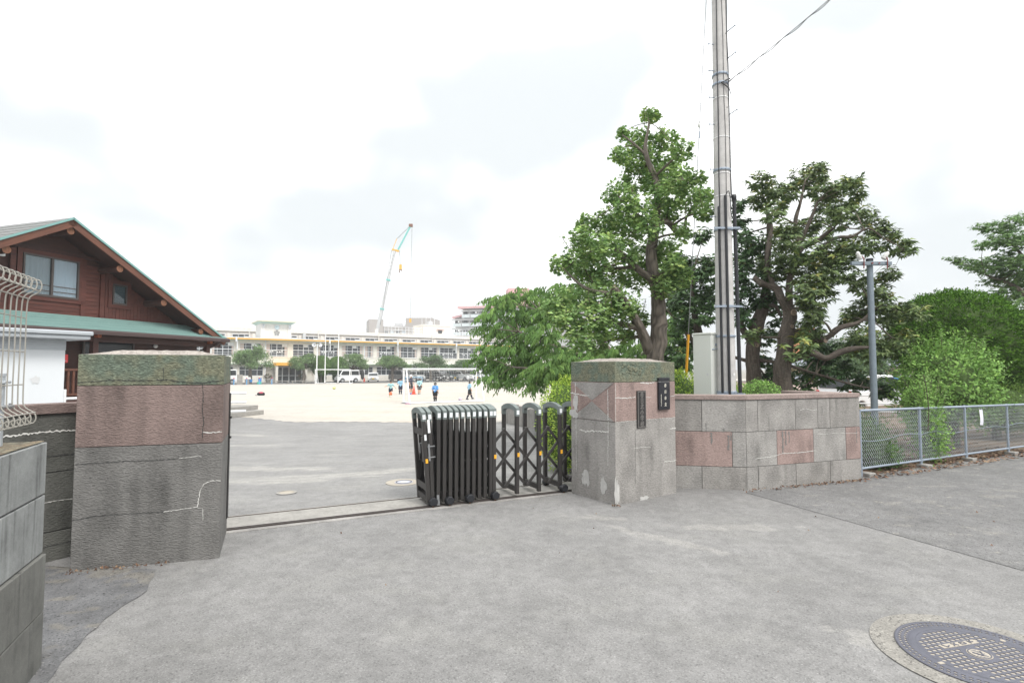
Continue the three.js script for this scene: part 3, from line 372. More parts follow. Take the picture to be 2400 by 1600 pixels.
// ---------------------------------------------------------------- name plaques, characters built stroke by stroke
const KANJI = {
  haru: [[[0.2, 0.1], [0.8, 0.1]], [[0.25, 0.22], [0.75, 0.22]], [[0.08, 0.35], [0.92, 0.35]], [[0.5, 0], [0.47, 0.3], [0.32, 0.52], [0.06, 0.66]], [[0.55, 0.35], [0.7, 0.52], [0.94, 0.64]], [[0.32, 0.55], [0.68, 0.55], [0.68, 0.97], [0.32, 0.97], [0.32, 0.55]], [[0.32, 0.76], [0.68, 0.76]]],
  hi: [[[0.25, 0.1], [0.75, 0.1], [0.75, 0.93], [0.25, 0.93], [0.25, 0.1]], [[0.25, 0.5], [0.75, 0.5]]],
  ichi: [[[0.5, 0], [0.5, 0.2]], [[0.06, 0.22], [0.94, 0.22]], [[0.22, 0.84], [0.22, 0.43], [0.78, 0.43], [0.78, 0.82], [0.68, 0.79]], [[0.5, 0.24], [0.5, 1]]],
  ritsu: [[[0.5, 0.02], [0.5, 0.2]], [[0.14, 0.26], [0.86, 0.26]], [[0.3, 0.4], [0.4, 0.76]], [[0.72, 0.37], [0.6, 0.8]], [[0.04, 0.92], [0.96, 0.92]]],
  kita: [[[0.37, 0.06], [0.37, 0.94]], [[0.08, 0.36], [0.36, 0.36]], [[0.05, 0.88], [0.36, 0.74]], [[0.6, 0.04], [0.6, 0.85], [0.7, 0.94], [0.93, 0.92], [0.95, 0.75]], [[0.9, 0.24], [0.62, 0.42]]],
  sho: [[[0.5, 0.04], [0.5, 0.94], [0.38, 0.86]], [[0.3, 0.3], [0.08, 0.74]], [[0.7, 0.3], [0.93, 0.72]]],
  gaku: [[[0.22, 0.05], [0.32, 0.2]], [[0.46, 0.02], [0.52, 0.18]], [[0.8, 0.04], [0.66, 0.22]], [[0.08, 0.44], [0.11, 0.28], [0.92, 0.28], [0.86, 0.43]], [[0.3, 0.46], [0.7, 0.46], [0.52, 0.6], [0.53, 0.96], [0.42, 0.9]], [[0.08, 0.71], [0.93, 0.71]]],
  ko: [[[0.03, 0.3], [0.43, 0.3]], [[0.23, 0.04], [0.23, 0.97]], [[0.23, 0.33], [0.04, 0.7]], [[0.24, 0.38], [0.41, 0.58]], [[0.7, 0.02], [0.7, 0.2]], [[0.46, 0.22], [0.97, 0.22]], [[0.6, 0.3], [0.49, 0.47]], [[0.8, 0.3], [0.95, 0.45]], [[0.86, 0.46], [0.72, 0.72], [0.44, 0.97]], [[0.55, 0.5], [0.72, 0.74], [0.97, 0.96]]],
};
function glyph(key, cx, cy, size, w, z, slant = 0) { // strokes with a brush-like taper, standing proud by their thickness
  const out = [];
  for (const st of KANJI[key]) for (let k = 0; k < st.length - 1; k++) {
    const p = (q) => [cx + (q[0] - 0.5) * size + slant * (0.5 - q[1]) * size, cy - (q[1] - 0.5) * size * 1.02], [ax, ay] = p(st[k]), [bx, by] = p(st[k + 1]), L = Math.hypot(bx - ax, by - ay), a = Math.atan2(by - ay, bx - ax), ww = Math.abs(Math.sin(a)) > 0.6 ? w : w * 0.72;
    out.push(box(L + ww * 0.7, ww, 0.006, (ax + bx) / 2, (ay + by) / 2, z, 0, 0, a));
  }
  return out;
}
{
  const T0 = 0.6187, at = (u, y, z) => [1.258 + u * Math.cos(T0) + z * Math.sin(T0), y, -6.638 - u * Math.sin(T0) + z * Math.cos(T0)];
  const a = thing('name_plaque', 'narrow cast metal plaque with six raised characters on the right gate pillar', 'plaque', at(0.462, 1.138, 0.004), T0);
  part(a, 'plate', rbox(0.165, 0.47, 0.014, 0.004, 0, 0, 0.007), M.plaque_bronze);
  part(a, 'rim', [box(0.15, 0.008, 0.006, 0, 0.222, 0.016), box(0.15, 0.008, 0.006, 0, -0.222, 0.016), box(0.008, 0.45, 0.006, -0.071, 0, 0.0162), box(0.008, 0.45, 0.006, 0.071, 0, 0.0162)], M.plaque_letter);
  ['haru', 'hi', 'kita', 'sho', 'gaku', 'ko'].forEach((k, i) => part(a, 'character', join(glyph(k, 0, 0.182 - i * 0.073, 0.068, 0.0085, 0.0165)), M.plaque_letter));
  const b = thing('name_plaque', 'glossy black stone plaque with four pale characters near the pillar edge', 'plaque', at(0.891, 1.326, 0.004), T0);
  part(b, 'plate', rbox(0.222, 0.365, 0.03, 0.008, 0, -0.028, 0.015), M.plaque_black);
  part(b, 'top_piece', rbox(0.22, 0.05, 0.028, 0.006, 0, 0.184, 0.015), M.plaque_black); part(b, 'joint', box(0.21, 0.012, 0.02, 0, 0.157, 0.012), M.calcite);
  ['haru', 'hi', 'ichi', 'ritsu'].forEach((k, i) => part(b, 'character', join(glyph(k, 0.012, 0.105 - i * 0.082, 0.046, 0.0055, 0.031, 0.06)), M.brass));
  const q = seeded(5), sg = []; for (let i = 0; i < 15; i++) { const y = -0.01 - i * 0.0105; sg.push(box(0.006 + 0.012 * q(), 0.003, 0.004, -0.072 + 0.006 * (q() - 0.5), y, 0.031, 0, 0, (q() - 0.3) * 1.2), box(0.003, 0.008, 0.004, -0.072 + 0.008 * (q() - 0.5), y - 0.003, 0.031, 0, 0, (q() - 0.5) * 0.7)); } part(b, 'signature', join(sg), M.brass);
}
// ---------------------------------------------------------------- wing wall right of the pillar
{
  const W = thing('wing_wall', 'grey and pink stone block wing wall with pink coping, right of the pillar', 'wall', [0, 0, 0]);
  const segs = [[[2.14, -7.638], [3.2, -7.454]], [[3.2, -7.454], [5.234, -8.194]], [[5.2, -8.33], [4.73, -9.2]]], th = 0.26, rows = [[-0.05, 0.308], [0.308, 0.785], [0.785, 1.222]];
  const cuts = [[[0, 0.49, 1.076], [0, 0.893, 1.076], [0, 0.5, 1.076]], [[0, 0.197, 0.883, 1.538, 2.164], [0, 0.542, 1.224, 1.866, 2.164], [0, 0.21, 0.894, 1.32, 1.558, 2.164]], [[0, 0.98], [0, 0.98], [0, 0.98]]];
  const pinks = new Set(['0.1.0', '1.1.1', '1.1.3']); const r = seeded(61);
  segs.forEach(([a, b], k) => {
    const L = Math.hypot(b[0] - a[0], b[1] - a[1]), turn = -Math.atan2(b[1] - a[1], b[0] - a[0]), g = sub(W, 'wall_section', [a[0], 0, a[1]], turn);
    part(g, 'joint', box(L - 0.01, 1.26, th - 0.02, L / 2, 0.6, -th / 2), M.dark_joint);
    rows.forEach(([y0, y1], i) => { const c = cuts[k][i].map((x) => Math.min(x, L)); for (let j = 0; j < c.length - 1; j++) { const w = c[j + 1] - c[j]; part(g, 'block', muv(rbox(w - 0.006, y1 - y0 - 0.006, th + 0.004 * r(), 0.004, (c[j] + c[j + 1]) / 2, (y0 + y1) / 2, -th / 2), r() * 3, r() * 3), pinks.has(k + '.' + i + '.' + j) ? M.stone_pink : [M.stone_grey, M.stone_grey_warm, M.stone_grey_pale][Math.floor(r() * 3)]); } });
    const n = k === 1 ? 2 : 1; for (let j = 0; j < n; j++) part(g, 'coping', muv(rbox(L / n - 0.004 + (k === 0 ? 0.02 : 0), 0.062, th + 0.035, 0.006, (j + 0.5) * L / n, 1.254 + (k === 0 ? 0.0 : 0.002) - k * 0.001, -th / 2), r(), r()), M.stone_cap);
    const stain = [[[0.62, 0.77, 0.16, 0.03], [0.84, 0.74, 0.2, 0.03], [0.87, 0.77, 0.1, 0.02], [0.55, 0.9, 0.12, 0.016], [0.78, 0.83, 0.05, 0.03]], [[0.64, 0.775, 0.3, 0.034], [0.7, 0.78, 0.2, 0.026], [0.76, 0.77, 0.16, 0.02], [1.68, 1.2, 0.16, 0.02], [0.2, 0.3, 0.2, 0.018], [2.08, 0.77, 0.22, 0.02], [1.4, 1.12, 0.14, 0.014], [0.4, 0.98, 0.2, 0.012]], []][k];
    stain.forEach(([u, top, len, w], i) => part(g, 'dirt_streak', vein([[u, top], [u + 0.006, top - len * 0.5], [u, top - len]], w, 0.0045, 300 + i + k * 40, 0.012, 0.4), M.weathered_grey));
    if (k === 1) { part(g, 'crack', vein([[0.15, 0.42], [0.45, 0.43], [0.62, 0.465], [0.95, 0.46], [1.25, 0.475]], 0.01, 0.005, 51), M.calcite); part(g, 'crack', vein([[0.98, 1.06], [1.1, 1.08], [1.2, 1.05], [1.3, 1.06]], 0.007, 0.005, 52), M.calcite); part(g, 'crack', vein([[1.3, 0.7], [1.6, 0.705], [2.1, 0.69]], 0.006, 0.005, 53), M.calcite); }
  });
  // paving grit and dry leaves gathered at the foot of the wall
  const P = [], C = [], idx = [], q = seeded(400);
  const leaf = (x, z, s, y) => { const a = q() * 6.28, w = s * (0.3 + 0.3 * q()), o = P.length / 3, ca = Math.cos(a), sa = Math.sin(a), t = 0.006 + 0.02 * q(); for (const [u, v, h] of [[-s, 0, 0], [0, w, t], [s, 0, t * q()], [0, -w, 0.002]]) P.push(x + u * ca - v * sa, y + h, z + u * sa + v * ca); const k = q(), c = k < 0.5 ? [0.17, 0.095, 0.06] : k < 0.8 ? [0.26, 0.18, 0.115] : [0.11, 0.065, 0.045]; for (let i = 0; i < 4; i++) C.push(...c); idx.push(o, o + 1, o + 2, o, o + 2, o + 3); };
  for (let i = 0; i < 190; i++) { const t = q() ** 0.8, x = lerp(3.1, 5.3, t), z = lerp(-7.42, -8.2, t) + Math.abs(q() + q() - 1) * 0.16 + 0.02; leaf(x, z, 0.01 + 0.02 * q(), 0.01); }
  for (let i = 0; i < 2600; i++) { const t = q(), x = lerp(5.2, 10.2, t), z = lerp(-8.4, -10.85, t) + 0.42 - q() * 1.0 - (q() < 0.5 ? q() * 2 : 0); leaf(x, z, 0.014 + 0.03 * q(), 0.02); }
  for (let i = 0; i < 60; i++) { const t = q(); leaf(lerp(-3.6, -2.9, t), lerp(-4.49, -4.7, t) + 0.02 + 0.12 * q() * q(), 0.012, 0.012); }
  for (let i = 0; i < 14; i++) leaf(1.25 + 0.1 * (q() - 0.5), -6.6 + 0.06 * q(), 0.014, 0.008);
  for (let i = 0; i < 26; i++) leaf(lerp(-2, 7, q()), lerp(-7, -2.6, q()), 0.008 + 0.008 * q(), 0.01);
  const g = new THREE.BufferGeometry(); g.setAttribute('position', new THREE.Float32BufferAttribute(P, 3)); g.setAttribute('color', new THREE.Float32BufferAttribute(C, 3)); g.setIndex(idx); g.computeVertexNormals();
  const m = solo('fallen_leaves', g, M.dry_leaf, 'dry brown leaves along the foot of wall and fence', 'leaves'); m.userData.kind = 'stuff';
}
// ---------------------------------------------------------------- walls at the left
{
  const W = thing('boundary_wall', 'dark rendered boundary wall with brown coping, meeting the left gate pillar', 'wall', [-3.80, 0, -5.01], Math.atan2(0.861, 0.508));
  // local +x runs from the far end near the pillar back towards the viewer's left when negative
  const L = 3.2, th = 0.16, r = seeded(71);
  const course = [[-0.05, 0.25], [0.25, 0.758], [0.758, 1.262]];
  part(W, 'joint', box(L - 0.02, 1.26, th - 0.02, -L / 2, 0.62, -th / 2), M.dark_joint);
  course.forEach(([y0, y1], i) => { const n = 2 + (i % 2); for (let j = 0; j < n; j++) part(W, 'block', muv(rbox(L / n - 0.006, y1 - y0 - 0.008, th, 0.004, -(j + 0.5) * L / n, (y0 + y1) / 2, -th / 2), r() * 2, r() * 2), M.old_wall); });
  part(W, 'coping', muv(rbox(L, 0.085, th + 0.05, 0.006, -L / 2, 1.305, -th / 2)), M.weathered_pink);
  part(W, 'crack', vein([[-1.6, 1.03], [-1.1, 1.07], [-0.7, 1.1], [-0.35, 1.11], [-0.02, 1.105]], 0.016, 0.005, 72), M.calcite);
  part(W, 'crack', vein([[-0.6, 0.5], [-0.3, 0.51], [-0.02, 0.5]], 0.007, 0.004, 73), M.calcite); part(W, 'crack', vein([[-0.9, 0.87], [-0.4, 0.9], [0, 0.89]], 0.009, 0.004, 74), M.dark_joint); part(W, 'crack', vein([[-0.9, 0.1], [-0.4, 0.13], [0, 0.14]], 0.007, 0.004, 75), M.dark_joint);
}
{ // neighbour's concrete block wall in the near left corner; its road face looks right
  const turn = Math.atan2(1, -0.4386), B = thing('block_wall', 'nearest concrete block wall at the left edge, pale above and mossy dark below', 'wall', [-2.632, 0, -3.093], turn), r = seeded(81);
  const rows = [[-0.06, 0.305, 0.016, 1], [0.305, 0.62, 0.016, 1], [0.62, 0.947, 0, 0], [0.947, 1.24, 0, 0]];
  part(B, 'mortar', box(2.5, 1.26, 0.15, -1.255, 0.6, -0.1), M.mortar);
  rows.forEach(([y0, y1, out, dark], i) => { const n = 4; for (let j = 0; j < n; j++) part(B, 'block', muv(rbox(2.52 / n - 0.006, y1 - y0 - (dark ? 0.004 : 0.008), 0.19 + out, 0.006, -(j + 0.5) * 2.52 / n, (y0 + y1) / 2, -0.095 + out / 2), r() * 2, r() * 2), dark ? M.block_dark : M.block); });
  part(B, 'top_moss', muv(sheet(50, 5, (u, v) => { const x = lerp(-0.01, -2.5, u), z = lerp(-0.18, -0.012, v); return [x, 1.2405 + 0.003 * (1 + noise2(x * 14, z * 40)), z]; })), mat([0.30, 0.265, 0.2], 1, { map: T.soil }));
  // smooth paving stones at its foot
  const S = thing('paving_edge', 'worn flat kerb stones at the bottom left corner', 'kerb', [-2.42, 0, -2.55], turn);
  [[0.1, 0.3], [0.52, 0.34]].forEach(([x, w], i) => part(S, 'stone', muv(rbox(w + 0.06, 0.05, 0.34, 0.012, -x - 0.05, 0.0, 0.16 + 0.02 * i)), M.slab));
}
{ // wire mesh fence with rolled edges on that wall
  const turn = Math.atan2(1, -0.4386), F = thing('mesh_fence', 'beige welded wire fence with rolled top and bottom edges on the block wall', 'fence', [-2.741, 0, -3.046], turn), w = 0.0034;
  const prof = [[1.385, 0.075], [1.372, 0.045], [1.352, 0.06], [1.345, 0.095], [1.362, 0.12], [1.40, 0.108], [1.43, 0.03], [1.45, 0.006], [1.5, 0], [1.75, 0], [2.0, 0], [2.04, 0.008], [2.06, 0.03], [2.085, 0.1], [2.118, 0.125], [2.15, 0.105], [2.158, 0.07], [2.145, 0.035], [2.125, 0.02], [2.108, 0.035], [2.1, 0.07]];
  for (let i = 0; i < 22; i++) part(F, 'vertical_wire', tube(prof.map(([y, z]) => [0, y, z * 0.5]), w, 64, 7), M.beige_wire, [-i * 0.068, 0, 0]);
  for (const [y, z] of [[1.345, 0.095], [1.405, 0.105], [1.372, 0.045], [1.562, -0.006], [1.745, -0.006], [1.935, -0.006], [2.045, 0.012], [2.15, 0.105], [2.09, 0.105], [2.148, 0.036]]) part(F, 'horizontal_wire', bar([0.012, y, z > 0 ? z * 0.5 : z], [-1.6, y, z > 0 ? z * 0.5 : z], w, 7), M.beige_wire);
  part(F, 'post', [cyl(0.026, 0.026, 0.4, 16, -0.16, 1.42, -0.05)], M.galv_light); part(F, 'post_cap', [cyl(0.031, 0.031, 0.014, 16, -0.16, 1.618, -0.05), rbox(0.075, 0.014, 0.07, 0.004, -0.16, 1.578, -0.045)], M.galv_light); part(F, 'clamp', [rbox(0.07, 0.012, 0.08, 0.003, -0.16, 1.45, -0.03), cyl(0.008, 0.008, 0.03, 8, -0.125, 1.45, -0.01)], M.steel);
}
{ // white sheet-metal store behind the boundary wall
  const turn = Math.atan2(0.876, 0.482), S = thing('storage_shed', 'white sheet metal storage shed with grey eave behind the boundary wall', 'shed', [-5.45, -0.1, -6.6], turn);
  part(S, 'wall_panel', box(2.2, 1.98, 1.4, -1.1, 0.99, -0.7), mat([0.76, 0.79, 0.82], 0.4)); part(S, 'wall_trim', box(0.02, 1.5, 0.05, 0.008, 0.75, 0.004), M.white_paint);
  part(S, 'fascia', box(2.21, 0.13, 1.41, -1.1, 2.04, -0.7), M.galv_light); part(S, 'eave', [rbox(2.6, 0.05, 1.75, 0.012, -1.12, 2.13, -0.68), rbox(2.64, 0.05, 1.8, 0.012, -1.12, 2.18, -0.68)], M.galv_light);
  part(S, 'scuff', splash(-0.28, 1.62, 0.05, 0.05, 0.004, 91), mat([0.68, 0.69, 0.7], 0.6));
}
// ---------------------------------------------------------------- folding gate
{
  const G = thing('folding_gate', 'dark bronze folding accordion gate half drawn across the entrance', 'gate', [GO[0], 0, GO[1]], GATE_TURN), Wd = 0.46, z0 = -0.05, p = 0.055, H = 1.1;
  const arch = (n = 10) => { const out = [], inn = []; for (let i = 0; i <= n; i++) { const x = lerp(-Wd / 2 - 0.004, Wd / 2 + 0.004, i / n), k = 1 - (2 * i / n - 1) ** 2; out.push([x, 0.075 + 0.052 * k]); } for (let i = n; i >= 0; i--) { const x = lerp(-Wd / 2 + p, Wd / 2 - p, i / n), k = 1 - (2 * i / n - 1) ** 2; inn.push([x, 0.03 + 0.026 * k]); } return [[-Wd / 2 - 0.004, -0.03], ...out, [Wd / 2 + 0.004, -0.03], [Wd / 2 - p, -0.03], ...inn, [-Wd / 2 + p, -0.03]]; };
  const capG = mv(extrude(arch(), 0.052, 0.004), -0.026, 0, 0, 0, Math.PI / 2, 0); capG.translate(0, 0, 0);
  const postG = rbox(0.046, H - 0.1, p, 0.006), footG = rbox(0.04, 0.07, Wd - 2 * p, 0.004), reflG = box(0.03, 0.05, 0.008), winG = box(0.036, 0.055, 0.006);
  function frame(t, lean = 0, y = 0.04) {
    const f = sub(G, 'frame', [t, y, 0]); f.rotation.z = lean; const zf = z0, zb = z0 - Wd + p;
    part(f, 'front_post', postG, M.bronze, [0, (H - 0.1) / 2, zf]); part(f, 'rear_post', postG, M.bronze, [0, (H - 0.1) / 2, zb]); part(f, 'foot_rail', footG, M.bronze, [0, 0.06, (zf + zb) / 2]);
    part(f, 'cap', capG, M.gate_cap, [0, H - 0.075, (zf + zb) / 2]); part(f, 'cap_reflector', winG, M.reflector_white, [0, H - 0.055, zf + p / 2 + 0.006]);
    return f;
  }
  const ts = [2.125, 2.17]; for (let i = 0; i < 10; i++) ts.push(2.235 + i * 0.0765); ts.push(2.972, 3.3, 3.622, 3.945, 4.265);
  const frames = ts.map((t, i) => frame(t, i === 0 ? 0.075 : i === 1 ? 0.05 : 0, i < 2 ? 0.03 : 0.04));
  // crossed bars between neighbours, on the front and on the rear side
  const zs = [z0 - 0.035, z0 - Wd + p + 0.035], flatY = [0.14, 0.5, 0.86];
  for (let i = 1; i < ts.length; i++) {
    const a = ts[i - 1], b = ts[i], gap = b - a, open = gap > 0.2;
    if (open) {
      const m = (a + b) / 2, z = z0 - 0.04, lo = [0.13, 0.5, 0.87], mid = [0.315, 0.685];
      for (const y of mid) for (const e of lo) { if (Math.abs(y - e) > 0.2) continue; const up = e > y;
        part(G, 'cross_bar', strap([a, y, up ? z + 0.012 : z - 0.03], [m, e, up ? z + 0.012 : z - 0.03], 0.034, 0.016, [0, 0, 1]), M.bronze); part(G, 'cross_bar', strap([m, e, up ? z - 0.03 : z + 0.012], [b, y, up ? z - 0.03 : z + 0.012], 0.034, 0.016, [0, 0, 1]), M.bronze); }
      for (const e of lo) part(G, 'pivot', cyl(0.013, 0.013, 0.075, 8, m, e, z - 0.008, Math.PI / 2), M.bronze);
    } else {
      for (const z of zs) for (const y of [0.16, 0.52]) { part(G, 'cross_bar', strap([a + 0.006, y, z], [b - 0.006, y + 0.34, z], 0.034, 0.012, [0, 0, 1]), M.bronze_dark); part(G, 'cross_bar', strap([a + 0.006, y + 0.34, z - 0.016], [b - 0.006, y, z - 0.016], 0.034, 0.012, [0, 0, 1]), M.bronze_dark); }
      part(G, 'link_panel', [box(Math.max(0.02, gap - 0.05), 0.86, 0.012, (a + b) / 2, 0.55, z0 - 0.09)], M.bronze_dark);
    }
  }
  for (const [i, y] of [[0, 0.52], [12, 0.5], [13, 0.5], [14, 0.5], [15, 0.5]]) part(frames[i], 'reflector', reflG, M.orange, [i ? 0.008 : 0, y, z0 + p / 2 + 0.005]);
  // castors
  const wheel = (t, z) => { const w = sub(G, 'castor', [t, 0.055, z]); part(w, 'tyre', lathe([[0, -0.03], [0.04, -0.03], [0.05, -0.02], [0.05, 0.02], [0.04, 0.03], [0, 0.03]], 16), M.rubber, null, [Math.PI / 2, 0, 0]); part(w, 'cover', mv(extrude([[-0.046, -0.01], [-0.05, 0.03], [-0.02, 0.062], [0.02, 0.062], [0.05, 0.03], [0.046, -0.01], [0.02, -0.03], [-0.02, -0.03]], 0.05, 0.006), 0, 0, 0.012), M.rubber); part(w, 'guide_foot', box(0.02, 0.05, 0.012, 0, -0.03, 0.03), M.rust); };
  for (const t of [2.36, 2.62, 2.96, 3.96]) wheel(t, 0.0); for (const t of [3.96, 2.96]) wheel(t, -0.47);
  { // lead frame: lock, drop bolt and end plate
    const f = frames[0];
    part(f, 'lock_plate', rbox(0.012, 0.3, 0.075, 0.003, -0.03, 0.66, z0 - 0.0), M.bronze); part(f, 'handle', [bar([-0.06, 0.74, z0 - 0.02], [-0.06, 0.62, z0 - 0.02], 0.006), bar([-0.03, 0.735, z0 - 0.02], [-0.06, 0.735, z0 - 0.02], 0.006)], M.steel);
    part(f, 'latch', [box(0.02, 0.2, 0.02, 0.034, 0.62, z0 + 0.035), box(0.09, 0.012, 0.02, 0.06, 0.69, z0 + 0.04), box(0.09, 0.012, 0.02, 0.06, 0.56, z0 + 0.04)], M.steel);
    part(f, 'brace_plate', [box(0.014, 0.08, Wd - p, -0.012, 0.86, z0 - Wd / 2 + p / 2), box(0.014, 0.08, Wd - p, -0.012, 0.2, z0 - Wd / 2 + p / 2)], M.bronze);
    part(f, 'notice_strip', box(0.03, 0.16, 0.003, 0.052, 0.93, z0 + p / 2 + 0.004), M.white_paint); part(f, 'notice_strip', box(0.026, 0.07, 0.003, 0.002, 0.8, z0 + p / 2 + 0.003), M.reflector_white);
    part(f, 'drop_bolt', [box(0.03, 0.12, 0.012, 0.1, 0.045, z0 + 0.06), cyl(0.007, 0.007, 0.02, 8, 0.1, 0.06, z0 + 0.068, Math.PI / 2), cyl(0.007, 0.007, 0.02, 8, 0.1, 0.02, z0 + 0.068, Math.PI / 2)], M.steel);
    wheel(2.16, -0.02);
  }
  const N = thing('threshold_peg', 'short rusty steel stop at the left end of the gate rails', 'gate stop', [GO[0], 0, GO[1]], GATE_TURN); part(N, 'peg', strap([-0.1, -0.02, -0.02], [-0.06, 0.12, -0.32], 0.014, 0.03, [1, 0, 0]), M.rust); part(N, 'foot', box(0.05, 0.02, 0.06, -0.1, 0.004, -0.02), M.rust);
}
// ---------------------------------------------------------------- wire netting fence at the right
{
  const a = [5.361, -8.40], b = [9.584, -10.535], dx = b[0] - a[0], dz = b[1] - a[1], turn = -Math.atan2(dz, dx), F = thing('chain_link_fence', 'low pale blue chain link fence beside the pavement', 'fence', [a[0], 0, a[1]], turn), L = 6.4, posts = [0.0, 1.665, 3.14, 4.72, 6.3], top = (x) => 1.005 - 0.012 * x, low = (x) => 0.12;
  posts.forEach((x, i) => { part(F, 'post', cyl(0.021, 0.021, top(x) + 0.02, 12, x, (top(x) - 0.02) / 2, 0), M.galv); if (i) for (const g of [sph(0.028, x, top(x), 0, 1, 1, 1, 10), cyl(0.026, 0.026, 0.04, 12, x, 0.55, 0), cyl(0.026, 0.026, 0.05, 12, x, low(x), 0)]) part(F, 'post_joint', g, M.galv); part(F, 'footing', muv(rbox(0.17, 0.16, 0.17, 0.012, x + (i ? 0.04 : 0.1), 0.0 - 0.02, 0.03)), M.slab); });
  for (let i = 0; i < posts.length - 1; i++) { const x0 = posts[i], x1 = posts[i + 1]; part(F, 'top_rail', bar([x0, top(x0), 0], [x1, top(x1), 0], 0.021, 10), M.galv); part(F, 'bottom_rail', bar([x0, low(x0), 0], [x1, low(x1), 0], 0.017, 10), M.galv); const pts = []; for (let k = 0; k <= 6; k++) pts.push([lerp(x0, x1, k / 6), 0.55 + (i % 2 ? 0.03 : -0.03) * Math.sin(k * 1.05) + (i === 2 ? 0.03 * Math.sin(k * 0.9) : 0), 0.012]); part(F, 'tension_wire', tube(pts, 0.005, 20, 5), M.galv); }
  const net = [], s = 0.028, hgt = 0.052; // each wire zigzags up, hooked into the next
  for (let i = 0; i * 2 * s < L - 0.05; i++) { const x0 = 0.03 + i * 2 * s, path = []; let y = low(0), k = 0; const T1 = top(x0); while (y < T1) { path.push([x0 + (k % 2 ? s * 1.06 : -s * 0.06) + s * (i % 2 ? 0 : 0), y, k % 2 ? 0.004 : -0.004]); y += hgt * 0.62; k++; } path.push([x0, T1, 0]); for (let j = 0; j < path.length - 1; j++) net.push(strap(path[j], path[j + 1], 0.0046, 0.0046, [0.2, 0.1, 1])); }
  for (const g of net) g.deleteAttribute('uv'); const m = part(F, 'netting', join(net), M.galv_light); m.userData.kind = 'stuff';
  const n = thing('paper_notice', 'small white laminated notice tied to the chain link fence', 'notice', [a[0], 0, a[1]], turn); n.position.set(a[0], 0, a[1]);
  const ns = sheet(4, 8, (u, v) => [3.62 + u * 0.12, 0.62 + v * 0.28 - u * 0.01, 0.02 + 0.018 * Math.sin(v * 2.6) * (v - 1) * -1]); part(n, 'sheet', ns, mat([0.72, 0.72, 0.78], 0.5)); part(n, 'tie', [cyl(0.004, 0.004, 0.03, 6, 3.64, 0.905, 0.012), cyl(0.004, 0.004, 0.03, 6, 3.72, 0.9, 0.012)], M.white);
}
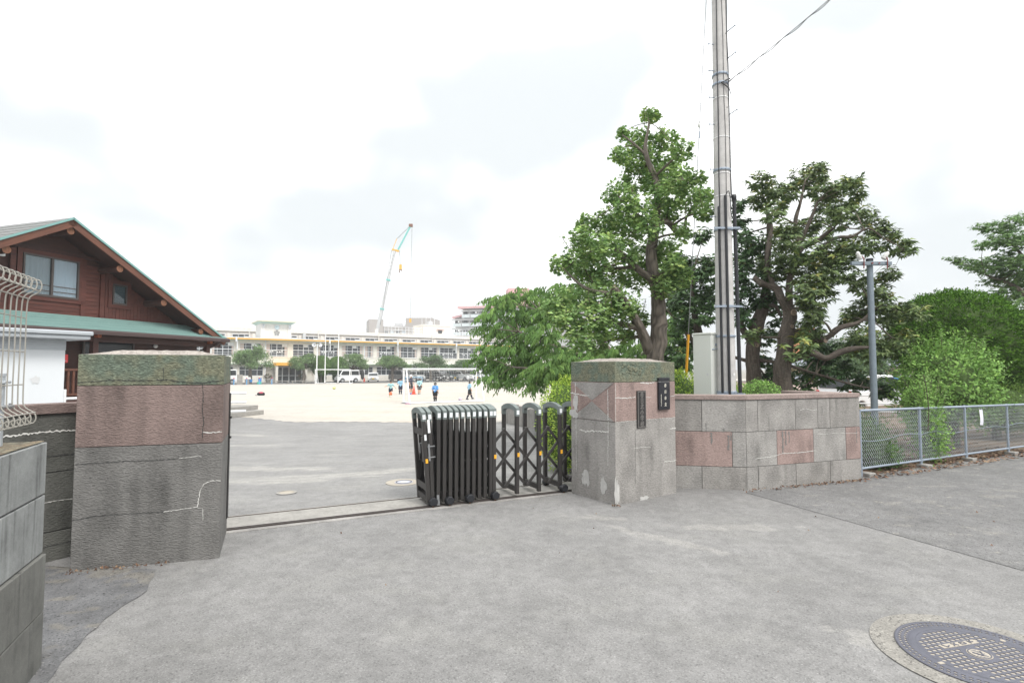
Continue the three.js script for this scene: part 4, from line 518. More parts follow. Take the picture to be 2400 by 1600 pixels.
// ---------------------------------------------------------------- utility pole, cabinet, wires
const POLE = [3.44, -8.72];
{
  const P = thing('utility_pole', 'tall concrete utility pole with black conduits behind the wing wall', 'utility pole', [POLE[0], -0.3, POLE[1]]), H = 11.5, R = (y) => 0.158 - 0.0062 * y;
  part(P, 'shaft', muv(cyl(R(0), R(H), H, 28, 0, H / 2, 0)), M.pole);
  const band = (y, out = 0.012, h = 0.035) => { const b = [lathe([[R(y), -h / 2], [R(y) + out, -h / 2], [R(y) + out, h / 2], [R(y), h / 2]], 24).translate(0, y, 0)]; for (let k = 0; k < 5; k++) { const a = 0.5 + k * 0.5; b.push(cyl(0.008, 0.008, 0.03, 6, Math.cos(a) * (R(y) + 0.012), y, Math.sin(a) * (R(y) + 0.012), Math.PI / 2, 0, 0)); } return b; };
  for (const y of [1.58, 2.47, 2.95, 4.2, 5.18, 6.62, 6.78]) part(P, 'steel_band', join(band(y)), M.galv);
  for (const y of [5.12, 5.72, 6.38, 4.75]) part(P, 'tie_strip', lathe([[R(y) + 0.002, -0.006], [R(y) + 0.006, -0.006], [R(y) + 0.006, 0.006], [R(y) + 0.002, 0.006]], 24).translate(0, y, 0), M.white);
  const rnd = seeded(501);
  [[2.27, -1], [2.9, 0], [4.42, -1], [5.2, -1], [5.95, -1], [6.4, -1], [6.85, -1], [7.3, -1], [6.1, 1], [7.05, 1], [7.5, 1]].forEach(([y, sd]) => { if (!sd) return; const s = sub(P, 'step_bolt', [sd * (R(y) - 0.01), y, 0.03]); const L = 0.13; part(s, 'shank', bar([0, 0, 0], [sd * L * 0.75, sd > 0 ? 0.045 : -0.01, sd > 0 ? 0.12 : 0.03], 0.008, 8), M.galv); part(s, 'head', sph(0.014, sd * L * 0.75, sd > 0 ? 0.045 : -0.01, sd > 0 ? 0.12 : 0.03, 1, 1, 1, 8), M.galv); });
  // conduits on the road side
  const z1 = Math.sqrt(0.15 ** 2 - 0.09 ** 2) + 0.03;
  const pipe = (x, z, y0, y1, r) => part(P, 'conduit', [bar([x, y0, z], [x - Math.sign(x) * 0.012 * 0, y1, z - 0.016], r, 12), sph(r, x, y1, z - 0.016, 1, 1, 1, 10)], M.black_pipe);
  pipe(-0.108, 0.128, 1.2, 4.55, 0.02); pipe(-0.012, 0.168, 1.2, 4.72, 0.022);
  const far = [bar([0.208, 1.2, 0.05], [0.168, 4.72, 0.05], 0.03, 14), lathe([[0, -0.03], [0.04, -0.03], [0.04, 0.05], [0, 0.05]], 14).translate(0.168, 4.72, 0.05)]; part(P, 'conduit', far, M.black_pipe);
  for (const y of [1.55, 2.94, 4.2]) part(P, 'bracket', [box(0.42, 0.03, 0.012, 0.0, y, 0.172 - y * 0.003), box(0.05, 0.03, 0.14, 0.19, y, 0.08), cyl(0.01, 0.01, 0.06, 8, 0.235, y, 0.09, 0, 0, Math.PI / 2)], M.galv);
  // cables running up the shaft
  const up = (x, z, y0, r, wob) => { const pts = []; for (let y = y0; y <= 11; y += 0.55) pts.push([x * R(y) / 0.15 + wob * (rnd() - 0.5), y, z * R(y) / 0.15 + 0.004]); return tube(pts, r, 60, 6); };
  part(P, 'cable', up(-0.105, 0.118, 4.55, 0.009, 0.008), M.cable); part(P, 'cable', up(0.135, 0.08, 4.72, 0.008, 0.012), M.cable); part(P, 'cable', up(0.148, 0.06, 4.72, 0.008, 0.014), M.cable); part(P, 'cable', up(0.02, 0.152, 4.74, 0.004, 0.02), M.cable);
  part(P, 'cable', tube([[-0.005, 4.74, 0.16], [0.03, 4.8, 0.17], [0.06, 4.7, 0.16], [0.075, 4.45, 0.15], [0.11, 4.36, 0.12], [0.13, 4.4, 0.1]], 0.007, 30, 6), M.cable);
  part(P, 'cable_clamp', [strap([-0.03, 6.6, 0.13], [0.12, 6.68, 0.11], 0.02, 0.02, [0, 0, 1]), strap([-0.03, 6.6, 0.14], [0.1, 6.5, 0.13], 0.016, 0.016, [0, 0, 1]), bar([0.1, 6.5, 0.12], [0.14, 6.42, 0.09], 0.006)], M.cable);
  part(P, 'sticker', [cyl(0.021, 0.021, 0.004, 18, 0.082, 1.86, 0.126, Math.PI / 2 - 0.02, 0, -0.55)], M.white); part(P, 'sticker_marks', [box(0.008, 0.003, 0.003, 0.075, 1.86, 0.134, 0, 0.55, 0), box(0.008, 0.003, 0.003, 0.09, 1.86, 0.125, 0, 0.55, 0)], M.cable);
  const q = seeded(7), holes = []; for (const [y, a] of [[7.45, 0.9], [7.3, 2.3], [6.2, 1.0], [6.75, 2.4]]) holes.push(cyl(0.008, 0.008, 0.01, 8, Math.cos(a) * R(y), y, Math.sin(a) * R(y), Math.PI / 2, 0, 0)); part(P, 'bolt_hole', join(holes), M.dark_joint);
  // service drop leaving to the upper right, over the road
  const s = [3.5, 6.3, -8.6], e = [7.25, 9.55, -6.3]; const A = [], B = []; for (let i = 0; i <= 60; i++) { const t = i / 60, sag = -0.25 * Math.sin(Math.PI * t), x = lerp(s[0], e[0], t), y = lerp(s[1], e[1], t) + sag, z = lerp(s[2], e[2], t); A.push([x, y, z]); B.push([x + 0.012 * Math.cos(i * 1.3), y - 0.016 + 0.01 * Math.sin(i * 1.3), z + 0.01 * Math.sin(i * 1.3)]); }
  const D = thing('service_cable', 'twisted overhead service cable rising to the upper right', 'cable'); part(D, 'carrier_wire', tube(A, 0.0055, 120, 6), M.cable); part(D, 'insulated_wire', tube(B, 0.0062, 240, 6), M.cable);
}
{
  const C = thing('equipment_cabinet', 'pale grey metal equipment cabinet strapped to the utility pole', 'cabinet', [3.2, 0.9, -8.86], 0.62);
  part(C, 'body', rbox(0.30, 1.3, 0.34, 0.012, 0, 0.65, 0), M.cabinet); part(C, 'lid', rbox(0.325, 0.035, 0.365, 0.012, 0, 1.315, 0), M.cabinet); part(C, 'strap_bracket', [box(0.2, 0.035, 0.014, 0.06, 1.14, 0.178)], M.galv); part(C, 'door_seam', [box(0.004, 1.24, 0.004, -0.135, 0.65, 0.171), box(0.004, 0.03, 0.03, -0.152, 0.66, 0.1)], M.flat_grey);
  const W = thing('guy_wire', 'steel guy wire with yellow guard sleeve running down behind the hedge', 'guy wire'); const a = [3.28, 0.2, -10.5], b = [3.46, 10.4, -8.85], at = (t) => [lerp(a[0], b[0], t), lerp(a[1], b[1], t), lerp(a[2], b[2], t)];
  part(W, 'wire', bar(at(0), at(1), 0.007, 6), M.steel); part(W, 'guard_sleeve', bar(at(0.13), at(0.205), 0.024, 10), mat([0.75, 0.36, 0.02], 0.45));
  const i = at(0.565); part(W, 'insulator', [sph(0.035, i[0], i[1] + 0.08, i[2], 0.8, 1.6, 0.8, 10)], M.porcelain); part(W, 'clamp', [cyl(0.012, 0.012, 0.12, 8, i[0], i[1] - 0.1, i[2])], M.galv);
}
{ // galvanised post with a cross arm and two insulators
  const P = thing('steel_post', 'galvanised steel post with cross arm and two white insulators', 'post', [6.63, 0, -9.95]);
  P.scale.set(0.86, 0.9, 0.86);
  part(P, 'shaft', muv(cyl(0.07, 0.06, 4.05, 18, 0, 2.02, 0)), M.galv_old); part(P, 'top_cap', cyl(0.072, 0.072, 0.05, 16, 0, 4.07, 0), M.rubber); part(P, 'cross_arm', [rbox(0.86, 0.075, 0.07, 0.006, -0.03, 3.98, 0.085)], M.galv_old); for (const [bx, br] of [[-0.03, 0.018], [0.12, 0.014]]) part(P, 'bolt', cyl(br, br, 0.03, 8, bx, 3.98, 0.13, Math.PI / 2), M.maroon);
  for (const x of [-0.26, 0.24]) { const s = sub(P, 'insulator', [x, 4.07, 0.085]); part(s, 'body', lathe([[0, 0], [0.05, 0], [0.06, 0.03], [0.04, 0.05], [0.058, 0.07], [0.035, 0.1], [0.045, 0.13], [0.02, 0.17], [0, 0.17]], 14), M.porcelain, null, [0.3, 0, x < 0 ? 0.5 : -0.5]); part(s, 'hook', [tube([[0.02, 0.05, 0.04], [0.04, 0, 0.06], [0.05, -0.12, 0.05], [0.05, -0.2, 0.04]], 0.012, 16, 6)], M.maroon); }
}
// ---------------------------------------------------------------- manhole covers
{
  const C = [2.69, -3.2], Mh = thing('manhole_cover', 'round grey iron manhole cover with honeycomb relief, sand in its recesses', 'manhole cover', [C[0], 0.004, C[1]], 0.25);
  struct('manhole_surround', (() => { const g = new THREE.RingGeometry(0.36, 0.53, 64, 1); g.rotateX(-Math.PI / 2); g.translate(C[0], 0.006, C[1]); return muv(g); })(), M.litter_ring, 'ring of coarse patched concrete round the manhole cover');
  part(Mh, 'sand_fill', muv(cyl(0.398, 0.398, 0.008, 64, 0, 0.002, 0)), M.sand_fill);
  const ring = (a, b, h, y) => lathe([[a, y], [b, y], [b, y + h], [a, y + h], [a, y]], 72);
  part(Mh, 'outer_ring', [ring(0.388, 0.402, 0.009, 0.001)], M.iron); part(Mh, 'frame_ring', [ring(0.295, 0.335, 0.009, 0.001)], M.iron);
  const holed = (pts, holes, h) => { const s = new THREE.Shape(); s.absarc(0, 0, pts[1], 0, Math.PI * 2, false); if (pts[0]) { const q = new THREE.Path(); q.absarc(0, 0, pts[0], 0, Math.PI * 2, true); s.holes.push(q); } for (const H of holes) s.holes.push(new THREE.Path(H.map((p) => new THREE.Vector2(p[0], p[1])))); const g = new THREE.ExtrudeGeometry(s, { depth: h, bevelEnabled: false, curveSegments: 48 }); g.rotateX(-Math.PI / 2); return g; };
  const oval = (x, y, a, rx, ry) => { const o = []; for (let i = 0; i < 8; i++) { const t = -(i / 8) * 6.2832, u = Math.cos(t) * rx, v = Math.sin(t) * ry; o.push([x + u * Math.cos(a) - v * Math.sin(a), y + u * Math.sin(a) + v * Math.cos(a)]); } return o; };
  const H1 = []; for (const [R, n, off] of [[0.375, 72, 0], [0.3485, 68, 0.5]]) for (let i = 0; i < n; i++) { const a = ((i + off) / n) * 6.2832; H1.push(oval(Math.cos(a) * R, Math.sin(a) * R, a + 1.57, 0.0115, 0.0082)); }
  part(Mh, 'slotted_ring', holed([0.335, 0.3885], H1, 0.008), M.iron, [0, 0.002, 0]);
  const H2 = [], px = 0.0375, py = 0.0325; for (let j = -9; j <= 9; j++) for (let i = -9; i <= 9; i++) { const x = (i + (j % 2 ? 0.5 : 0)) * px, y = j * py, r = Math.hypot(x, y); if (r > 0.277 || r < 0.098) continue; if (Math.abs(y - 0.115) < 0.026 && Math.abs(x) < 0.15) continue; if (Math.abs(x + 0.19) < 0.025 && Math.abs(y + 0.16) < 0.02) continue; H2.push(oval(x, y, 0, 0.0152, 0.0126)); }
  part(Mh, 'honeycomb_plate', holed([0, 0.297], H2, 0.008), M.iron, [0, 0.002, 0]);
  part(Mh, 'emblem_field', [ring(0.0, 0.06, 0.002, 0.0095)], M.sand_fill); part(Mh, 'emblem', [ring(0.05, 0.055, 0.004, 0.0105), strap([-0.028, 0.0125, -0.018], [0, 0.0125, 0.022], 0.007, 0.004, [0, 1, 0]), strap([0.028, 0.0125, -0.018], [0, 0.0125, 0.022], 0.007, 0.004, [0, 1, 0]), ...[-0.035, -0.022, -0.009, 0.009, 0.022, 0.035].map((z) => box(Math.sqrt(0.048 ** 2 - z * z) * 1.2, 0.002, 0.004, 0, 0.0118, z))], M.iron);
  part(Mh, 'letter_panel', box(0.27, 0.002, 0.04, 0, 0.0112, -0.115), M.sand_fill);
  const ch = [[[[0, 0], [0.3, 1], [1, 0.55]]], [[[0.1, 0.1], [0.5, 0.5], [0, 1]], [[0.9, 0], [0.5, 0.5], [0.9, 1]]], [[[0.1, 0.15], [0.9, 0.15], [0.9, 0.85], [0.1, 0.85], [0.1, 0.15]]], [[[0.2, 0], [0.2, 1]], [[0.2, 0.4], [0.9, 0.6]], [[0.6, 0], [0.75, 0.2]]]];
  ch.forEach((c, k) => part(Mh, 'letter', c.flatMap((st) => st.slice(1).map((q, i) => { const P = (p) => [-0.115 + k * 0.062 + p[0] * 0.04, 0.0135, -0.13 + p[1] * 0.03]; return strap(P(st[i]), P(q), 0.006, 0.004, [0, 1, 0]); })), M.iron));
  part(Mh, 'lift_slot', [box(0.035, 0.003, 0.02, -0.312, 0.0105, 0.02), cyl(0.014, 0.014, 0.003, 12, 0.3, 0.0105, -0.08)], M.sand_fill);
  const d = thing('manhole_cover', 'small round manhole cover in a pale ring on the drive inside the gate', 'manhole cover', [-1.6, gh(-1.6, -8.0) + 0.004, -8.0]); part(d, 'surround', cyl(0.24, 0.24, 0.006, 32, 0, 0.002, 0), M.sand_fill); part(d, 'lid', cyl(0.13, 0.13, 0.012, 28, 0.02, 0.004, 0), mat([0.45, 0.46, 0.52], 0.5)); part(d, 'rim', lathe([[0.1, 0.011], [0.12, 0.011], [0.12, 0.014], [0.1, 0.014]], 28).translate(0.02, 0, 0), M.iron);
  const e = thing('drain_lid', 'shallow sand filled drain lid on the drive near the threshold', 'drain', [-3.02, gh(-3.02, -7.35) + 0.004, -7.35]); part(e, 'rim', lathe([[0.1, 0], [0.13, 0], [0.13, 0.008], [0.1, 0.008]], 28), M.slab); part(e, 'lid', cyl(0.1, 0.1, 0.004, 24, 0, 0.002, 0), M.sand_fill);
}
// ---------------------------------------------------------------- timber house at the left (local x along the gable, right end 0; z outwards)
{
  const HT = Math.atan2(0.9538, 0.3004), H = thing('timber_house', 'dark red timber house with green roofs and a wide gable', 'house', [-12.771, -0.3, -22.7], HT), Y = 0.3; // local y = height above the road + Y
  const y = (v) => v + Y, r = seeded(601);
  // gable wall: a dark backing with boards set on it
  const roofY = (u) => 6.33 - 0.577 * Math.abs(u + 6.05) - 0.22;
  part(H, 'wall', muv(extrude([[-11.6, 0], [-0.5, 0], [-0.5, y(2.9)], [-6.05, y(6.1)], [-11.6, y(2.9)]], 0.2).translate(0, 0, -0.23)), M.wood_dark);
  part(H, 'body', muv(extrude([[-11.6, 0], [-0.5, 0], [-0.5, y(2.9)], [-6.05, y(6.1)], [-11.6, y(2.9)]], 8).translate(0, 0, -8.25)), M.wood_dark);
  const clipTop = (u0, u1) => Math.min(roofY(u0), roofY(u1)) - 0.02;
  for (let k = 0; k < 17; k++) { const v = 3.36 + k * 0.135; for (const [a, b] of [[-9.4, -6.98], [-5.0, -4.5]]) { if (v + 0.13 < clipTop(a, b) || v < 4.4) { if (v > 5.4) continue; part(H, 'board', muv(rbox(b - a, 0.128, 0.03, 0.006, (a + b) / 2, y(v + 0.065), 0.0 + 0.004 * r()), r() * 2, r()), M.wood_red); } } if (v < 3.72) part(H, 'board', muv(rbox(1.94, 0.128, 0.03, 0.006, -6.0, y(v + 0.065), 0.002), r() * 2, r()), M.wood_red); }
  for (let k = 0; k < 26; k++) { const u0 = -4.3 + k * 0.13, u1 = u0 + 0.122; if (u1 > -1.0) break; const top = clipTop(u0, u1), within = u0 > -4.25 && u1 < -3.4; const pieces = within ? [[3.36, 3.8], [4.72, top]] : [[3.36, top]]; for (const [a, b] of pieces) if (b - a > 0.04) { const g = rbox(0.122, b - a, 0.028, 0.005, 0, 0, 0); part(H, 'board', muv(mv(g, (u0 + u1) / 2, y((a + b) / 2), 0.003 * r()), r(), r()), M.wood_red); } }
  for (const g of [box(0.14, 1.95, 0.06, -5.04, y(4.3), 0.03), box(0.14, 1.55, 0.06, -4.42, y(4.1), 0.03), box(0.14, 1.9, 0.06, -7.05, y(4.3), 0.03)]) part(H, 'trim_post', muv(g), M.wood_red);
  part(H, 'frieze_board', [strap([-8.4, y(5.36), 0.03], [-4.3, y(5.36), 0.03], 0.1, 0.06, [0, 0, 1])], M.wood_dark);
  function window_(u0, u1, v0, v1, panes, kind) {
    const w = sub(H, 'window', [0, 0, 0]), cx = (u0 + u1) / 2, cy = (v0 + v1) / 2, W = u1 - u0, Hh = v1 - v0;
    part(w, 'casing', [box(W + 0.3, 0.13, 0.05, cx, y(v1 + 0.065), 0.035), box(W + 0.3, 0.13, 0.05, cx, y(v0 - 0.065), 0.035), box(0.13, Hh, 0.05, u0 - 0.085, y(cy), 0.034), box(0.13, Hh, 0.05, u1 + 0.085, y(cy), 0.034)], M.wood_red);
    const f = [box(W, 0.05, 0.08, cx, y(v1 - 0.025), 0.04), box(W, 0.06, 0.08, cx, y(v0 + 0.03), 0.04), box(0.045, Hh, 0.078, u0 + 0.02, y(cy), 0.04), box(0.045, Hh, 0.078, u1 - 0.02, y(cy), 0.04)]; if (panes > 1) f.push(box(0.06, Hh, 0.076, cx, y(cy), 0.045)); part(w, 'frame', f, M.frame_brown);
    for (let k = 0; k < panes; k++) part(w, 'pane', box(W / panes - 0.05, Hh - 0.08, 0.006, u0 + (k + 0.5) * W / panes, y(cy), 0.03 + 0.012 * k), M.glass);
    if (kind === 'curtain') { for (let k = 0; k < panes; k++) { const a = u0 + k * W / panes + 0.02, b = a + W / panes - 0.04; part(w, 'curtain', sheet(46, 1, (s, t) => [lerp(a, b, s), y(lerp(v0 + 0.05, v1 - 0.03, t)), 0.0 + 0.006 * Math.sin(s * 44 + 2 * Math.sin(s * 9))]), k ? M.curtain : mat([0.5, 0.52, 0.54], 0.95)); } part(w, 'inner_rail', [box(W - 0.06, 0.025, 0.02, cx, y(v0 + 0.36), 0.008), box(W - 0.06, 0.025, 0.02, cx, y(v0 + 0.19), 0.008)], M.log_end); }
    else part(w, 'louvre', Array.from({ length: 8 }, (_, k) => box(W - 0.06, 0.075, 0.006, cx, y(v0 + 0.07 + k * (Hh - 0.1) / 8), 0.01, 0.5, 0, 0)), mat([0.16, 0.2, 0.22], 0.3));
    return w;
  }
  window_(-6.79, -5.2, 3.9, 5.17, 2, 'curtain'); window_(-4.07, -3.57, 3.9, 4.62, 1, 'louvre');
  // main roof: two slopes with barge boards and teal metal edging, logs carrying it
  const slope = (sgn) => { const L = 6.99 + 0.1; const g = sub(H, 'roof_slope', [-6.05, y(6.33), 0]); g.rotation.z = sgn > 0 ? -0.5233 : 0.5233; const x = sgn * L / 2;
    part(g, 'covering', muv(box(L, 0.05, 10.2, x, -0.02, -4.12)), M.roof_grey); part(g, 'soffit', muv(box(L - 0.02, 0.05, 9.9, x, -0.08, -4.05)), M.wood_dark); part(g, 'edge_trim', [box(L + 0.03, 0.06, 0.03, x, -0.01, 1.0)], M.trim_teal); part(g, 'edge_trim', [box(0.03, 0.06, 10.2, sgn * (L + 0.015), -0.012, -4.1)], M.trim_teal); part(g, 'barge_board', muv(rbox(L - 0.05, 0.2, 0.05, 0.008, x - sgn * 0.05, -0.15, 0.955)), M.wood_brown);
    for (let k = 0; k < 16; k++) part(g, 'roof_course', muv(box(0.42, 0.014, 10.15, sgn * (0.24 + k * 0.43), 0.016, -4.12, 0, 0, sgn * 0.02)), M.roof_grey); };
  slope(1); slope(-1);
  for (const [u, v] of [[-4.48, 5.02], [-2.82, 4.06], [-1.18, 3.12], [-6.06, 5.93], [-7.7, 5.0], [-9.3, 4.05]]) { const l = sub(H, 'log_purlin', [u, y(v), 0]); part(l, 'log', muv(cyl(0.115, 0.115, 1.15, 14, 0, 0, 0.32, Math.PI / 2)), M.wood_dark); part(l, 'log_end', cyl(0.113, 0.113, 0.01, 14, 0, 0, 0.9, Math.PI / 2), M.log_end); }
  // lean-to roof over the porch in lapped courses, gutter below
  const N = 15, z0 = 0.02, z1 = 1.06, v0 = 3.385, v1 = 2.88; const ang = Math.atan2(v0 - v1, z1 - z0);
  part(H, 'porch_roof', muv(box(10.4, 0.05, Math.hypot(z1 - z0, v0 - v1), -5.2, y((v0 + v1) / 2) - 0.045, (z0 + z1) / 2, ang, 0, 0)), M.wood_dark);
  for (let k = 0; k < N; k++) { const t = (k + 0.5) / N, L = Math.hypot(z1 - z0, v0 - v1) / N * 1.25; part(H, 'shingle_course', muv(box(10.42, 0.022, L, -5.21 + (t - 1) * 0.0, y(lerp(v0, v1, t)) + 0.004, lerp(z0, z1, t), ang - 0.3, 0, 0), r(), r()), k % 3 ? M.roof_green : M.roof_green_faded); }
  part(H, 'gutter', [mv(new THREE.CylinderGeometry(0.07, 0.07, 10.3, 10, 1, true, 0, Math.PI), -5.15, y(2.83), 1.1, 0, 0, Math.PI / 2), box(10.3, 0.02, 0.03, -5.15, y(2.845), 1.04), box(10.3, 0.085, 0.016, -5.15, y(2.79), 1.165)], M.gutter);
  part(H, 'downpipe', [tube([[-0.45, y(2.76), 1.1], [-0.47, y(2.66), 1.06], [-0.6, y(2.5), 0.75], [-0.75, y(2.35), 0.4], [-0.75, y(1.5), 0.3], [-0.75, y(0), 0.3]], 0.04, 40, 8)], M.gutter);
  // porch: posts, ground floor front, deck and rail
  for (const u of [-5.1, -0.72, -8.6]) part(H, 'porch_post', muv(box(0.17, 2.9, 0.17, u, y(2.75) - 1.45, 0.72)), M.wood_dark); part(H, 'porch_beam', muv(box(10, 0.18, 0.14, -5.1, y(2.62), 0.72)), M.wood_dark); part(H, 'beam_end', [cyl(0.07, 0.07, 0.2, 10, -5.1, y(2.72), 0.86, Math.PI / 2), cyl(0.07, 0.07, 0.2, 10, -0.72, y(2.72), 0.86, Math.PI / 2)], mat([0.3, 0.08, 0.03], 0.7));
  for (let k = 0; k < 9; k++) part(H, 'board', muv(rbox(4.0, 0.17, 0.03, 0.006, -2.9, y(1.2 + k * 0.18), -0.01 + 0.004 * r()), r(), r()), M.wood_dark);
  const dw = sub(H, 'window', [0, 0, 0]); part(dw, 'frame', [box(1.75, 0.06, 0.06, -4.1, y(2.62), 0.03), box(0.06, 1.7, 0.058, -4.95, y(1.8), 0.03), box(0.06, 1.7, 0.058, -3.25, y(1.8), 0.03)], M.frame_brown); part(dw, 'pane', box(1.66, 1.6, 0.01, -4.1, y(1.79), 0.02), M.tinted);
  part(H, 'porch_lamp', [sph(0.075, -2.45, y(2.5), 0.12, 1, 1, 1, 12)], M.white); part(H, 'porch_lamp_bracket', [cyl(0.04, 0.04, 0.1, 10, -2.45, y(2.5), 0.04, Math.PI / 2)], M.frame_brown);
  part(H, 'deck', muv(box(7.0, 0.9, 1.3, -8.0, y(0.3), 0.3)), M.wood_dark);
  const rail = thing('porch_railing', 'reddish timber porch railing between shed and left pillar', 'railing', [-12.771, -0.3, -22.7], HT); part(rail, 'top_rail', muv(rbox(4, 0.07, 0.09, 0.008, -6.6, y(1.62), 0.75)), M.wood_brown); part(rail, 'bottom_rail', muv(box(4, 0.06, 0.07, -6.6, y(0.85), 0.75)), M.wood_brown); for (let k = 0; k < 26; k++) part(rail, 'baluster', muv(box(0.06, 0.72, 0.05, -8.5 + k * 0.155, y(1.22), 0.75)), M.wood_brown);
  const ext = thing('red_box', 'small red box with white band on the porch wall', 'box', [-14.0, 0, -17.1], HT); part(ext, 'case', rbox(0.55, 0.26, 0.12, 0.01, -0.33, 1.97, 0), M.red); part(ext, 'label_band', box(0.3, 0.05, 0.004, -0.43, 2.02, 0.063), M.white); part(ext, 'latch', box(0.12, 0.03, 0.006, -0.17, 1.9, 0.063), M.steel);
  const fl = thing('flood_light', 'small white floodlight under the left eave of the timber house', 'lamp', [-12.771, -0.3, -22.7], HT); part(fl, 'head', box(0.16, 0.17, 0.1, -7.45, y(5.0), 0.22), M.white); part(fl, 'bracket', bar([-7.45, y(5.05), 0.2], [-7.45, y(5.15), 0.0], 0.02), M.frame_brown);
  const hr = thing('ramp_handrail', 'white pipe handrail low beside the left pillar', 'handrail', [-6.1, 0, -8.6]); for (const [v, w] of [[1.2, 0], [1.05, 0], [0.9, 0.0]]) part(hr, 'pipe', bar([-1.2, v - 0.02, 0.3], [1.6, v + 0.04, -0.6], 0.02, 8), M.white_paint); for (const t of [0.1, 0.4, 0.9]) part(hr, 'upright', bar([lerp(-1.2, 1.6, t), -0.1, lerp(0.3, -0.6, t)], [lerp(-1.2, 1.6, t), 1.2, lerp(0.3, -0.6, t)], 0.02, 8), M.white_paint);
  const st = thing('concrete_steps', 'two concrete steps beside the left pillar at the playground edge', 'steps', [-12.3, -0.42, -23.4], HT); part(st, 'step', muv(rbox(2.4, 0.2, 1.2, 0.012, 0.35, 0.1, 0)), M.slab); part(st, 'step', muv(rbox(2.4, 0.2, 1.2, 0.012, 0.6, 0.298, -0.55)), M.slab);
}
// ---------------------------------------------------------------- school building beyond the playground (local x along the front, z towards us)
const ST = 0.6015, SO = [-41.432, -79.0], GY = -0.45;
const sp = (s, z) => [SO[0] + s * Math.cos(ST) + z * Math.sin(ST), SO[1] - s * Math.sin(ST) + z * Math.cos(ST)];
{
  const S = thing('school_building', 'long cream two storey school building with yellow roof edge', 'school', [SO[0], 0, SO[1]], ST), r = seeded(701), x0 = -16, x1 = 62, Lx = x1 - x0, cx = (x0 + x1) / 2;
  struct('schoolyard', (() => { const a = sp(-30, 10.5), b = sp(70, 10.5), c = sp(70, -14), d = sp(-30, -14); return flat([a, b, c, d], GY + 0.045); })(), M.far_asphalt, 'asphalt strip with parked cars before the school');
  part(S, 'body', box(Lx, 6.2, 9, cx, GY + 3.1, -4.9), M.school);
  // storeys as bands with window openings between piers
  const bays = [[-13.7, -10.6], [-9.85, -6.75], [-6.0, -2.9], [-2.13, 0.725], [1.515, 4.762], [5.119, 8.163], [8.976, 12.12], [12.779, 16.088], [16.572, 20.05], [20.41, 21.81], [22.48, 25.92], [26.39, 29.83], [30.4, 33.93], [34.36, 37.88], [38.33, 42.0], [42.38, 46.0], [46.4, 50.0], [50.4, 54.0], [54.4, 58.0]];
  const wall = (n, y0, y1, d = 0.3, z = 0, m = M.school) => part(S, n, muv(box(Lx, y1 - y0, d, cx, (y0 + y1) / 2, z - d / 2)), m);
  wall('beam', 5.5, 6.0); wall('spandrel', 2.45, 3.5, 0.3, 0.06); wall('ground_beam', 2.0, 2.3); wall('plinth', GY, 0.55, 0.3, -0.02);
  part(S, 'canopy_slab', box(Lx, 0.12, 0.75, cx, 2.38, 0.3), M.pale_green);
  for (let i = 0; i <= bays.length; i++) { const a = i ? bays[i - 1][1] : x0, b = i < bays.length ? bays[i][0] : x1; part(S, 'pier', muv(box(b - a, 6.0 - GY, 0.34, (a + b) / 2, (6.0 + GY) / 2, -0.13)), M.school); if (i % 2) part(S, 'rain_pipe', box(0.12, 6.2, 0.12, b - 0.12, 2.9, 0.12), M.alu); }
  bays.forEach(([a, b], i) => {
    const W = b - a, c = (a + b) / 2;
    for (const [y0, y1, up] of [[3.5, 5.5, 1], [0.55, 2.0, 0]]) {
      if (!up && i >= 5 && i <= 6) continue;
      const w = sub(S, 'window', [c, (y0 + y1) / 2, -0.12]), h = y1 - y0, f = [], cols = W > 2 ? 4 : 2;
      for (let k = 0; k <= cols; k++) f.push(box(k === cols / 2 || k === 0 || k === cols ? 0.09 : 0.05, h, 0.07, -W / 2 + k * W / cols, 0, 0)); f.push(box(W, 0.09, 0.07, 0, h / 2 - 0.045, 0.001), box(W, 0.1, 0.075, 0, -h / 2 + 0.05, 0.001)); if (up) f.push(box(W, 0.1, 0.08, 0, 0.02, 0.002), box(W, 0.045, 0.075, 0, 0.52, 0.001), box(W, 0.045, 0.1, 0, -0.42, 0.03), box(W, 0.045, 0.1, 0, -0.72, 0.03)); else f.push(box(W, 0.05, 0.075, 0, 0.2, 0.001));
      part(w, 'frame', join(f), M.alu);
      for (let k = 0; k < cols; k++) part(w, 'pane', box(W / cols - 0.05, h - 0.1, 0.012, -W / 2 + (k + 0.5) * W / cols, 0, -0.02 - 0.01 * (k % 2)), M.school_glass);
      if (up && r() < 0.75) { const wl = 0.25 + 0.35 * r(); part(w, 'curtain', box(wl, h - 0.15, 0.02, -W / 2 + wl / 2 + 0.05, 0, 0.012 - 0.025), M.beige_curtain); part(w, 'curtain', box(wl * 0.7, h - 0.15, 0.02, W / 2 - wl * 0.35 - 0.05, 0, -0.012), M.beige_curtain); }
      if (up && W > 2) { const p = sub(w, 'air_conditioner', [i % 2 ? W / 2 - 0.42 : 0.3, 0.72, 0.06]); part(p, 'panel', box(0.72, 0.42, 0.06, 0, 0, 0), M.white); if (i % 2) part(p, 'grille', [box(0.22, 0.03, 0.02, 0, 0.08, 0.035), box(0.22, 0.03, 0.02, 0, -0.08, 0.035), box(0.03, 0.16, 0.02, -0.1, 0, 0.036)], M.flat_grey); }
      if (up && r() < 0.6) part(w, 'posted_papers', Array.from({ length: 6 }, (_, k) => box(0.16 + 0.1 * r(), 0.16 + 0.1 * r(), 0.006, -W * 0.3 + k * W * 0.11, -0.08 - 0.2 * r(), -0.005)), M.white);
      if (up) part(w, 'sill', box(W + 0.1, 0.08, 0.2, 0, -h / 2 - 0.03, 0.16), M.school_band);
    }
  });
